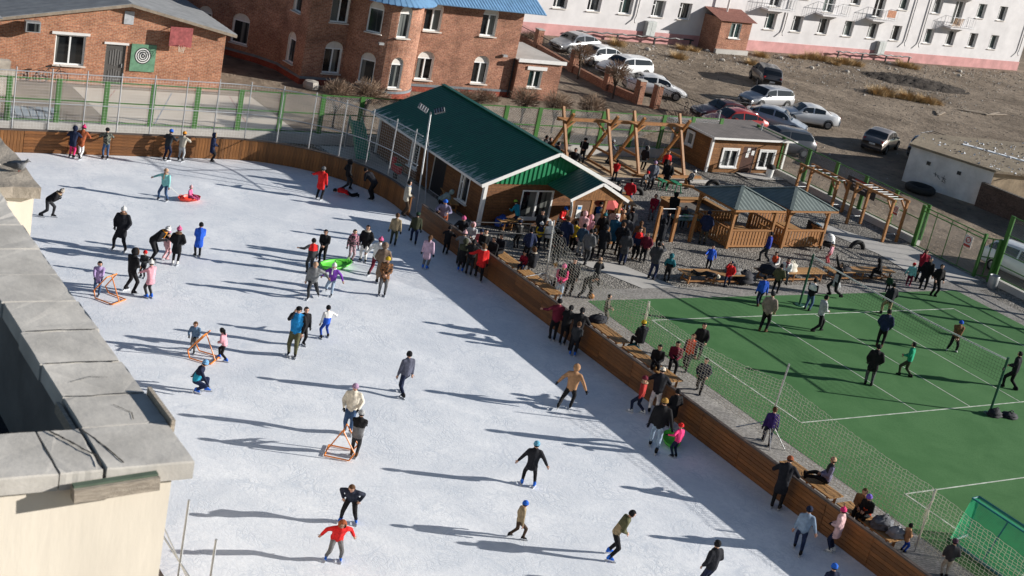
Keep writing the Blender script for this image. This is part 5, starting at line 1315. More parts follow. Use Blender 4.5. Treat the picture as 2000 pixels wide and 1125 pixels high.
m_ = MB(); m_.box((0, 0, 0), (.9, .95, .02))
car(43.6, 52.3, 62, 'suv', pdk, 'black car standing alone on the open dirt, tail towards the fence')
car(37.6, 45.3, 187, 'wagon', psil, 'silver people carrier parked behind the white saloon')
car(37.7, 41.0, 158, 'sedan', pw, 'white saloon with black wheels parked beside the pale blue hatchback')
car(33.2, 39.3, -48, 'hatch', pbl, 'pale blue hatchback with its bonnet towards the brown hut')
car(28.6, 38.2, 172, 'hatch', pred, 'bright red car mostly hidden behind the brown hut roof')
car(29.4, 40.3, 172, 'sedan', paintm('darkred', (.09, .025, .025)), 'dark red car with roof rack beside the bright red car', True)
car(28.6, 33.6, 168, 'suv', pgun, 'gunmetal car squeezed between brown hut and fence')
car(39.7, 35.5, 28, 'hatch', pgrey, 'dusty silver brown hatchback driving across the dirt')
car(42.6, 33.6, 20, 'suv', psil, 'pale vehicle with roof rack behind the whitewashed shed', True)
car(48.8, 33.2, 165, 'sedan', pdk, 'black saloon roof showing beyond the shed')
car(27.0, 12.4, -82, 'suv', pw, 'white car parked outside the green gate')
# ------------------------------------------------------------------ left rink edge (mostly behind the near building)
t = thing('rink_board', (-25.4, 2, 0), 'left straight rink board mostly hidden by the near cream building', 'rink board')
hboards(t, (-25.4, -16.4, 0), (-25.4, 28.2, 0), 3.0); cap(t, [(-25.43, -16.4), (-25.43, 28.2)]); backing(t, [(-25.4, -16.4), (-25.4, 28.2)], -.05)
t = thing('net_fence', (-25.55, -8, 0), 'bare galvanised pipe posts with a rail along the left rink board', 'fence')
for k in range(14):
    mb = MB(); mb.tube((-25.55, -7.0 - 1.62 * k + 1.62 * 6, .3), (-25.55, -7.0 - 1.62 * k + 1.62 * 6, 3.7 if k in (6, 7) else 3.4), .03, 8); mb.build('post', galv, t)
mb = MB(); mb.tube((-25.55, -16.5, 2.15), (-25.55, 3.5, 2.15), .025, 6); mb.tube((-25.55, -7, 2.15), (-25.9, -5.0, 3.2), .02, 6); mb.tube((-25.55, -7, 2.15), (-25.2, -9.2, 1.0), .02, 6); mb.build('rail', galv, t)

# ------------------------------------------------------------------ brick pillar fence with iron railings
T = thing('railing_fence', (24.4, 50, 0), 'brick pillar fence with dark iron railings along the parked cars', 'fence')
pil = [(25.3, 62.0), (25.2, 57.6), (24.45, 51.5), (24.2, 46.8), (24.6, 43.7), (25.35, 42.7)]
for x, y in pil:
    mb = MB(); h = 1.55
    for (ax, ay), (bx_, by) in (((-.25, -.25), (.25, -.25)), ((.25, -.25), (.25, .25)), ((.25, .25), (-.25, .25)), ((-.25, .25), (-.25, -.25))):
        mb.quad([(x + ax, y + ay, -.05), (x + bx_, y + by, -.05), (x + bx_, y + by, h), (x + ax, y + ay, h)], 0, [(0, 0), (.5, 0), (.5, h), (0, h)])
    o = mb.build('pillar', brick2, T); mb = MB(); mb.box((x, y, h + .03), (.58, .58, .07)); mb.build('cap', concrete, o)
iron = M('wrought_iron', (.018, .017, .017), .5, .2, 5)
for (a, b) in zip(pil[:5], pil[1:5]):
    A = Vector((*a, 0)); Bv = Vector((*b, 0)); d = (Bv - A).normalized(); A2 = A + d * .3; B2 = Bv - d * .3; mb = MB(); L = (B2 - A2).length
    nn = Vector((d.y, -d.x, 0)) * .15
    mb.quad([(*(A2 - nn).xy, -.05), (*(B2 - nn).xy, -.05), (*(B2 - nn).xy, .5), (*(A2 - nn).xy, .5)], 0, [(0, 0), (L, 0), (L, .5), (0, .5)])
    mb.quad([(*(A2 + nn).xy, -.05), (*(B2 + nn).xy, -.05), (*(B2 + nn).xy, .5), (*(A2 + nn).xy, .5)][::-1], 0, [(0, .5), (L, .5), (L, 0), (0, 0)])
    mb.quad([(*(A2 + nn).xy, .5), (*(B2 + nn).xy, .5), (*(B2 - nn).xy, .5), (*(A2 - nn).xy, .5)], 0, [(0, 0), (L, 0), (L, .3), (0, .3)])
    mb.build('low_wall', brick2, T); mb = MB()
    for z in (.62, 1.15): mb.bar(A2 + Vector((0, 0, z)), B2 + Vector((0, 0, z)), .03, .04)
    n = int(L / .14)
    for k in range(n + 1): p = A2.lerp(B2, k / n); mb.tube((p.x, p.y, .5), (p.x, p.y, 1.35), .011, 4, r2=.006)
    mb.build('railing', iron, T)
T = thing('iron_gate', (25.2, 41.5, 0), 'pair of dark barred iron gates with scroll ornament', 'gate')
for a, b in (((25.3, 42.4), (25.5, 41.2)), ((25.5, 41.2), (25.9, 38.6))):
    A = Vector((*a, 0)); Bv = Vector((*b, 0)); mb = MB(); n = int((Bv - A).length / .12)
    for z in (.15, .9, 1.5): mb.bar(A + Vector((0, 0, z)), Bv + Vector((0, 0, z)), .03, .04)
    for k in range(n + 1): p = A.lerp(Bv, k / n); mb.tube((p.x, p.y, .08), (p.x, p.y, 1.75), .013, 4)
    mb.build('gate_leaf', iron, T); c = A.lerp(Bv, .5); mb = MB()
    mb.torus((c.x - .03, c.y, 1.1), .14, .03, 14, 5, axis='X', arc=4.2, a0=0); mb.torus((c.x - .03, c.y, .84), .14, .03, 14, 5, axis='X', arc=4.2, a0=3.14); mb.build('scroll', iron, T)

# ------------------------------------------------------------------ bare pruned trees and shrubs
bark = M('bark', (.085, .066, .05), .9, .3, 6, bump=.4); twig = M('twigs', (.25, .175, .12), .9, .3, 3); strawm = M('straw', (.42, .29, .145), .9, .3, 3); twig2 = M('twigs_grey', (.30, .225, .165), .9, .3, 3)
def twigball(seed, cx, cz, rx, rz, n, stem_z, lim):
    rr = random.Random(seed); tr = MB(); cr = MB()
    for k in range(lim):
        a = rr.uniform(0, 6.28); t = Vector((rx * .55 * math.cos(a) * rr.uniform(.4, 1), rx * .55 * math.sin(a) * rr.uniform(.4, 1), cz + rr.uniform(-.3, .3) * rz))
        tr.tube((0, 0, stem_z), t, .03, 5, r2=.012)
    for k in range(n):
        while True:
            v = Vector((rr.uniform(-1, 1), rr.uniform(-1, 1), rr.uniform(-1, 1)))
            if .2 < v.length < 1: break
        p = Vector((v.x * rx, v.y * rx, cz + v.z * rz)); d = Vector((v.x, v.y, v.z * .7 + .35)).normalized() + Vector((rr.uniform(-.5, .5), rr.uniform(-.5, .5), rr.uniform(-.3, .5)))
        l = rr.uniform(.12, .30) * min(1.2, rx * 1.4); cr.tube(p, p + d.normalized() * l, .011, 3, r2=.005, cap=False)
        if k % 3 == 0: cr.tube(Vector((v.x * rx * .4, v.y * rx * .4, cz + v.z * rz * .5 - .1 * rz)), p, .010, 3, r2=.007, cap=False)
    return tr, cr
TV = []
for sd in range(3):
    tr, cr = twigball(sd, 0, 1.45, .66, .46, 620, .6, 14); tr.tube((0, 0, -.05), (0, 0, .75), .06, 7, r2=.045)
    TV.append((tr.mesh('trunk', bark), cr.mesh('crown', twig)))
def tree(x, y, s, v, lab):
    T = thing('pruned_tree', (x, y, -.03), lab, 'tree', 'bare pruned trees', rnd.uniform(0, 6)); T.scale = (s, s, s)
    link('trunk', TV[v][0], T); link('crown', TV[v][1], T)
for i, (x, y, s, lab) in enumerate(((23.5, 49.4, 1.3, 'bare round crowned tree before the iron railings, next to white estate car'), (23.1, 44.5, 1.3, 'bare round crowned tree close to the iron gate'), (10.4, 36.1, 1.25, 'bare pruned tree behind the green roof ridge'), (12.2, 35.4, 1.25, 'bare pruned tree behind the swing frame end'), (14.6, 35.3, 1.25, 'bare pruned tree behind the middle of the swing frame'), (-2.4, 34.4, 1.3, 'bare pruned tree behind the curved corner fence'), (-.4, 34.9, 1.3, 'bare pruned tree between corner fence and brick building'))): tree(x, y, s, i % 3, lab)
SV = []
for sd in range(3):
    tr, cr = twigball(20 + sd, 0, .42, .75, .38, 750, .05, 14); SV.append((tr.mesh('stems', bark), cr.mesh('twigs', twig2)))
for i, (x, y, s, lab) in enumerate(((3.0, 39.9, 1.0, 'bare shrub at the foot of the rounded brick bay'), (1.3, 41.6, 1.0, 'bare shrub by the brick building corner'), (9.6, 41.6, 1.2, 'wide bare shrub under the arched windows'), (11.4, 41.8, 1.1, 'bare shrub left of the brick annex'), (5.6, 39.9, .9, 'bare shrub under the bay windows'), (17.3, 38.3, 1.1, 'bare shrub beyond the swing frame'), (24.2, 38.3, 1.3, 'wide bare shrub beside the iron gate'), (25.8, 36.8, 1.3, 'bare shrub between iron gate and bright red car'), (19.8, 36.5, 1.2, 'bare shrub behind the hut and fence'), (25.9, 59.5, 1.3, 'bare shrub at the far end of the railings'))):
    T = thing('shrub', (x, y, -.03), lab, 'shrub', 'bare shrubs', rnd.uniform(0, 6)); T.scale = (s * rnd.uniform(.7, 1.3), s * rnd.uniform(.7, 1.3), s * rnd.uniform(.6, 1.05)); link('stems', SV[i % 3][0], T); link('twigs', SV[i % 3][1], T)
# dry grass clumps on the waste ground
GV = []
for sd in range(3):
    rr = random.Random(50 + sd); mb = MB()
    for k in range(420):
        a = rr.uniform(0, 6.28); r = rr.uniform(0, .55) ; l = rr.uniform(.25, .6); b = Vector((r * math.cos(a), r * math.sin(a), 0)); tp = b + Vector((math.cos(a) * l * rr.uniform(.2, .9), math.sin(a) * l * rr.uniform(.2, .9), l * rr.uniform(.5, 1)))
        s_ = Vector((-math.sin(a), math.cos(a), 0)) * .018; mb.quad([b - s_, b + s_, tp])
    GV.append(mb.mesh('blades', strawm))
gspots = [ap(s, d) for s, d in ((15.5, 1.6), (16.6, 1.9), (8, 1.8), (24.5, 2.2), (29, 1.8), (30.3, 1.7), (31.5, 1.6), (32.6, 1.9), (33.8, 2.2), (35, 2.6), (36.2, 3.0), (33, 3.4), (44.2, 2.2), (45, 2.6), (20, 5.5), (12, 5))] + [(56.0, 51.9), (57.0, 51.6), (57.9, 51.0), (58.8, 50.9), (59.6, 50.4), (60.4, 50.3), (59.2, 51.4), (57.4, 52.3), (61.3, 50.0)]
for i, (x, y) in enumerate(gspots):
    o = link('dry_grass', GV[i % 3], None, (x, y, -.04), rnd.uniform(0, 6), rnd.uniform(.8, 1.7)); tag(o, 'tuft of dry straw coloured grass ' + ('along the pink base of the white block' if i < 16 else 'in the clump beyond the dark soil heap'), 'grass tuft', 'dry grass tufts by the white block' if i < 16 else 'dry grass tufts on waste ground')
mb = MB(); n, m_ = 40, 24; rr = random.Random(4)
for j in range(m_ + 1):
    for i in range(n + 1):
        u, v = i / n * 2 - 1, j / m_ * 2 - 1; e = max(0, 1 - u * u - v * v); x = 66.5 + 5.2 * u + 1.2 * v; y = 57.5 + 2.6 * v - 1.9 * u
        mb.v.append((x, y, -.06 + e * .42 + (rr.uniform(-.12, .12) if e > .02 else 0)))
for j in range(m_):
    for i in range(n): a = j * (n + 1) + i; mb.f.append((a, a + 1, a + n + 2, a + n + 1)); mb.m.append(0)
o = mb.build('soil_heap', soil, None, True); tag(o, 'low spread of dark soil on the waste ground', 'soil heap')
rk = MB(); rk.lathe([(.0, 0), (.5, .05), (.55, .25), (.3, .45), (0, .5)], 6); rkm = rk.mesh('rock', M('rock', (.38, .35, .31)))
lit = M('litter', (.62, .62, .62), .7, .2, 4); litm = MB(); litm.box((0, 0, .08), (.4, .25, .14)); litm.box((.15, .1, .1), (.22, .3, .1), rz=.6); litm = litm.mesh('litter', lit)
for i in range(26):
    s = rnd.uniform(0, 62); d = rnd.uniform(1.2, 6.5); p = ap(s, d); o = link('stone' if i % 2 else 'litter', rkm if i % 2 else litm, None, (*p, -.05), rnd.uniform(0, 6), rnd.uniform(.25, .6))
    tag(o, 'small pale stone on the dirt below the white block' if i % 2 else 'white scrap of litter on the dirt below the white block', 'stone' if i % 2 else 'litter', 'stones on the waste ground' if i % 2 else 'litter on the waste ground')
# countless small stones and clods on the dirt
mb = MB(); rr = random.Random(77)
for k in range(5200):
    if k % 3: p = ap(rr.uniform(-6, 70), abs(rr.gauss(0, 5)) + .8)
    elif k % 3 == 0 and k % 2: p = (rr.uniform(26, 85), rr.uniform(22, 62))
    else: p = (61.5 + rr.gauss(0, 4.5), 54 + rr.gauss(0, 3.5))
    if 25.6 < p[0] and (p[0] > 50 or p[1] > 34 or p[0] < 34):
        s_ = rr.uniform(.03, .13) * (1.6 if rr.random() < .06 else 1); b = len(mb.v); z0 = -.03
        for q in range(5): t_ = q * 1.2566 + rr.uniform(-.3, .3); mb.v.append((p[0] + s_ * math.cos(t_), p[1] + s_ * math.sin(t_) * .8, z0))
        mb.v.append((p[0] + rr.uniform(-.3, .3) * s_, p[1], z0 + s_ * rr.uniform(.4, .9)))
        for q in range(5): mb.f.append((b + q, b + (q + 1) % 5, b + 5)); mb.m.append(0 if rr.random() < .8 else 1)
o = mb.build('rubble', [M('clod', (.17, .14, .11), .95, .4, .7), M('pale_stone', (.42, .39, .35), .9, .2, .7)]); o['kind'] = 'stuff'; o['label'] = 'loose stones and clods scattered over the dirt car park'; o['category'] = 'rubble'
mb = MB()
for k in range(420):
    p = (rr.uniform(36.5, 48), rr.uniform(22.5, 30)); s_ = rr.uniform(.04, .16); b = len(mb.v)
    if (p[1] - 31.2) > -.66 * (p[0] - 34.5) + 8: continue
    if p[1] > 28.55 + (p[0] - 34.5) * .66 or (p[0] - 34.5) * 5.15 + (p[1] - 28.55) * 2.25 < 1.2: continue
    for q in range(5): t_ = q * 1.2566 + rr.uniform(-.3, .3); mb.v.append((p[0] + s_ * math.cos(t_), p[1] + s_ * math.sin(t_) * .8, 2.41))
    mb.v.append((p[0], p[1], 2.42 + s_ * rr.uniform(.3, .8)))
    for q in range(5): mb.f.append((b + q, b + (q + 1) % 5, b + 5)); mb.m.append(0 if rr.random() < .75 else 1)
o = mb.build('roof_debris', [M('clod', (.17, .14, .11)), M('snow', (.78, .8, .83))], Z_); o['kind'] = 'stuff'
for x, y, rz, l in ((63.5, 47.9, -20, 3.0), (66.0, 47.5, 10, 3.4), (58.0, 46.5, 30, 2.4)):
    T = thing('timber_scrap', (x, y, 0), 'weathered boards lying on the waste ground ' + {63.5: 'near the grass clump', 66.0: 'at the pit edge', 58.0: 'in the open dirt'}[x], 'boards', rz=R(rz)); mb = MB(); mb.box((0, 0, .06), (l, .22, .05)); mb.build('board', M('weathered_board', (.27, .22, .17)), T, world=False); mb = MB(); mb.box((.2, .3, .08), (l * .7, .18, .05), rz=.2); mb.build('board', M('weathered_board', (.27, .22, .17)), T, world=False)

# ------------------------------------------------------------------ near building: parapet roof and lower wing
slabm = M('roof_slab', (.50, .475, .435), .92, .24, 1.8, bump=.22, bscale=7, detail=14, rand=.06)
slabd = M('old_slab', (.36, .315, .26), .95, .3, 1.5, bump=.7, bscale=8, detail=12)
lining_m = M('lining_plaster', (.16, .155, .15), .95, .3, 1.2, bump=.3)  # dark grey plaster tone for the inner parapet faces
roofdark = M('felt_roof', (.018, .02, .025), .95, .4, 2.5, bump=.5, bscale=16)
N_ = thing('near_building', (-34, -20, 0), 'cream rendered building with concrete slab parapet and dark sunken roof', 'building')
def chip(mb, x0, x1, y0, y1, z0, z1, seed):
    """slab with uneven, chipped edges"""
    rr = random.Random(seed); n = 7
    def edge(a, b): return [Vector(a).lerp(Vector(b), k / n) for k in range(n)]
    base = edge((x0, y0), (x1, y0)) + edge((x1, y0), (x1, y1)) + edge((x1, y1), (x0, y1)) + edge((x0, y1), (x0, y0))
    c = Vector(((x0 + x1) / 2, (y0 + y1) / 2)); top = []; bot = []; mid = []
    for p in base:
        s = 1 - rr.uniform(.0, .009); q = c + (p - c) * s; top.append((*(c + (q - c) * .985), z1 + rr.uniform(-.004, .004))); mid.append((*q, z1 - .014)); bot.append((*q, z0))
    m = len(base); mb.quad(top)
    for k in range(m):
        j = (k + 1) % m; mb.quad([mid[k], mid[j], top[j], top[k]]); mb.quad([bot[k], bot[j], mid[j], mid[k]])
ys = [-24.04, -23.43, -22.94, -22.36, -21.75, -21.14, -20.54, -19.92, -19.3, -18.7, -18.1, -17.5, -16.9, -16.3]
for i, (a, b) in enumerate(zip(ys, ys[1:])):
    mb = MB(); dx = rnd.uniform(-.015, .015); chip(mb, -33.63 + dx, -33.0 + dx, a + .003, b - .003, 14.36, 14.5 + rnd.uniform(-.003, .003), i); mb.build('slab', slabm, N_)
xs = [-33.64, -33.94, -34.6, -35.25, -35.9, -36.6]
for i, (b, a) in enumerate(zip(xs, xs[1:])):
    mb = MB(); chip(mb, a + .004, b - .004, -24.03, -23.42, 14.36, 14.492, 40 + i); mb.build('slab', slabm, N_)
mb = MB(); mb.bx(-37, -33.13, -23.99, -23.95, -.1, 14.36); mb.bx(-33.17, -33.13, -23.95, -16, -.1, 14.36); mb.build('wall', creamp, N_)
mb = MB(); mb.bx(-33.55, -33.5, -23.45, -16, 13.3, 14.36); mb.bx(-37, -33.5, -23.5, -23.46, 13.3, 14.36); mb.build('parapet_lining', lining_m, N_)
mb = MB(); mb.bx(-37, -33.55, -23.46, -16, 13.2, 13.42); mb.build('roof', roofdark, N_)
plk = M('weathered_board', (.27, .22, .17))
mb = MB(); mb.bar((-33.86, -24.09, 14.36), (-33.27, -24.09, 14.40), .09, .1); o = mb.build('edge_board', M('old_timber', (.40, .345, .28), .9, .3, 5, bump=.6, stretch=(2, 10, 10)), N_)
mb = MB(); mb.bar((-33.86, -24.085, 14.42), (-33.28, -24.085, 14.46), .05, .016); mb.build('green_strip', M('old_green', (.10, .14, .10), .8, .2, 6), o)
mb = MB(); mb.bar((-32.97, -23.5, 14.5), (-32.97, -22.94, 14.5), .03, .1); mb.build('edge_board', M('old_timber', (.40, .345, .28)), N_)
mb = MB(); mb.bar((-33.66, -23.42, 14.43), (-33.66, -22.95, 14.43), .03, .09); mb.build('edge_board', M('old_timber', (.40, .345, .28)), N_)
for y in (-23.1, -22.85):
    mb = MB(); mb.tube((-33.53, y, 14.05), (-33.75, y, 14.05), .007, 5); mb.build('rebar', darkmetal, N_)
# open cracks and dirt filled joints across the front slabs
rr = random.Random(9); crackm = M('crack_dirt', (.03, .028, .025), .95, .3, 9)
for pts, w in (([(-33.86, -23.44), (-33.80, -23.55), (-33.74, -23.66), (-33.70, -23.75), (-33.635, -23.85), (-33.655, -24.0)], .022), ([(-33.645, -23.43), (-33.60, -23.55), (-33.56, -23.68), (-33.52, -23.84), (-33.49, -23.98)], .014), ([(-33.6, -22.93), (-33.4, -22.945), (-33.2, -22.93), (-33.02, -22.94)], .012), ([(-33.6, -22.36), (-33.35, -22.35), (-33.03, -22.37)], .014), ([(-33.6, -21.75), (-33.3, -21.74), (-33.03, -21.755)], .014), ([(-33.3, -23.1), (-33.2, -23.25), (-33.22, -23.36)], .007), ([(-33.5, -22.7), (-33.33, -22.62), (-33.2, -22.65)], .006)):
    mb = MB(); fine = []
    for a, b in zip(pts, pts[1:]):
        for q in range(4): fine.append((a[0] + (b[0] - a[0]) * q / 4 + rr.uniform(-.004, .004), a[1] + (b[1] - a[1]) * q / 4 + rr.uniform(-.004, .004)))
    fine.append(pts[-1])
    for a, b in zip(fine, fine[1:]):
        d = (Vector(b) - Vector(a)).normalized(); n_ = Vector((-d.y, d.x)) * w * rr.uniform(.3, .55)
        mb.quad([(a[0] - n_.x, a[1] - n_.y, 14.506), (b[0] - n_.x, b[1] - n_.y, 14.506), (b[0] + n_.x, b[1] + n_.y, 14.506), (a[0] + n_.x, a[1] + n_.y, 14.506)])
    mb.build('crack', crackm, N_)
L_ = thing('lower_wing', (-32, -13, 0), 'lower cream rendered wing with dirty concrete roof edge', 'building')
mb = MB(); mb.bx(-36, -31.33, -13.76, -13.7, -.1, 12.86); mb.bx(-31.37, -31.33, -13.7, 2, -.1, 12.86); mb.build('wall', creamp, L_)
mb = MB(); rr = random.Random(3); n, m_ = 14, 30
for j in range(m_ + 1):
    for i in range(n + 1):
        x = -36 + 4.72 * i / n; y = -13.85 + 11 * j / m_; edge_ = i == n or j == 0
        mb.v.append((x + (rr.uniform(-.03, .03) if edge_ else 0), y + (rr.uniform(-.02, .02) if edge_ else 0), 13.0 + (rr.uniform(-.015, .015))))
for j in range(m_):
    for i in range(n): a = j * (n + 1) + i; mb.f.append((a, a + 1, a + n + 2, a + n + 1)); mb.m.append(0)
for i in range(n): a = mb.v[i]; b = mb.v[i + 1]; mb.quad([(a[0], a[1], 12.84), (b[0], b[1], 12.84), b, a])
for j in range(m_): a = mb.v[j * (n + 1) + n]; b = mb.v[(j + 1) * (n + 1) + n]; mb.quad([(a[0], a[1], 12.84), (b[0], b[1], 12.84), b, a])
mb.build('roof_edge', slabd, L_)
for i, (x, y, s) in enumerate(((-31.75, -12.2, .16), (-31.5, -11.8, .14), (-31.75, -13.25, .13), (-31.6, -12.9, .05), (-31.9, -11.0, .2))):
    o = link('stone', rkm, None, (x, y, 12.99), i * 1.3, s); tag(o, 'small stone lying on the dirty roof edge by the pigeon', 'stone', 'stones on the lower roof')
# pigeon
T = thing('pigeon', (-31.42, -13.2, 13.0), 'grey pigeon sitting on the concrete roof edge', 'pigeon', rz=R(-40))
def lerp_rings(spec, n=12):
    mb = MB()
    for (cx, cz, ry, rz_) in spec:
        for k in range(n): a = 2 * math.pi * k / n; mb.v.append((cx, ry * math.cos(a), cz + rz_ * math.sin(a)))
    for j in range(len(spec) - 1):
        for k in range(n): k2 = (k + 1) % n; mb.f.append((j * n + k, j * n + k2, (j + 1) * n + k2, (j + 1) * n + k)); mb.m.append(0)
    mb.f.append(tuple(range(n))[::-1]); mb.m.append(0); mb.f.append(tuple(range((len(spec) - 1) * n, len(spec) * n))); mb.m.append(0); return mb
pg = M('pigeon_grey', (.20, .205, .215), .8, .25, 25); pgd = M('pigeon_dark', (.08, .085, .095), .7, .2, 30)
lerp_rings([(-.20, .065, .03, .008), (-.15, .07, .04, .018), (-.10, .08, .055, .04), (-.03, .088, .07, .062), (.04, .098, .072, .07), (.085, .118, .058, .062), (.105, .145, .036, .042), (.112, .168, .030, .032), (.122, .185, .028, .03), (.14, .19, .022, .024), (.153, .188, .01, .012)]).build('body', pg, T, True, world=False)
for s in (-1, 1):
    lerp_rings([(-.19, .075, .004, .01), (-.1, .09, .014, .034), (0, .1, .016, .048), (.06, .108, .008, .03)]).build('wing', pgd, T, True, world=False).location = (0, s * .06, 0)
    mb = MB(); mb.tube((.02, s * .02, 0), (.02, s * .02, .05), .006, 5); mb.build('leg', M('pigeon_leg', (.3, .08, .06), .7), T, world=False)
mb = MB(); mb.tube((.15, 0, .187), (.178, 0, .18), .007, 6, r2=.002); mb.build('beak', darkmetal, T, world=False)
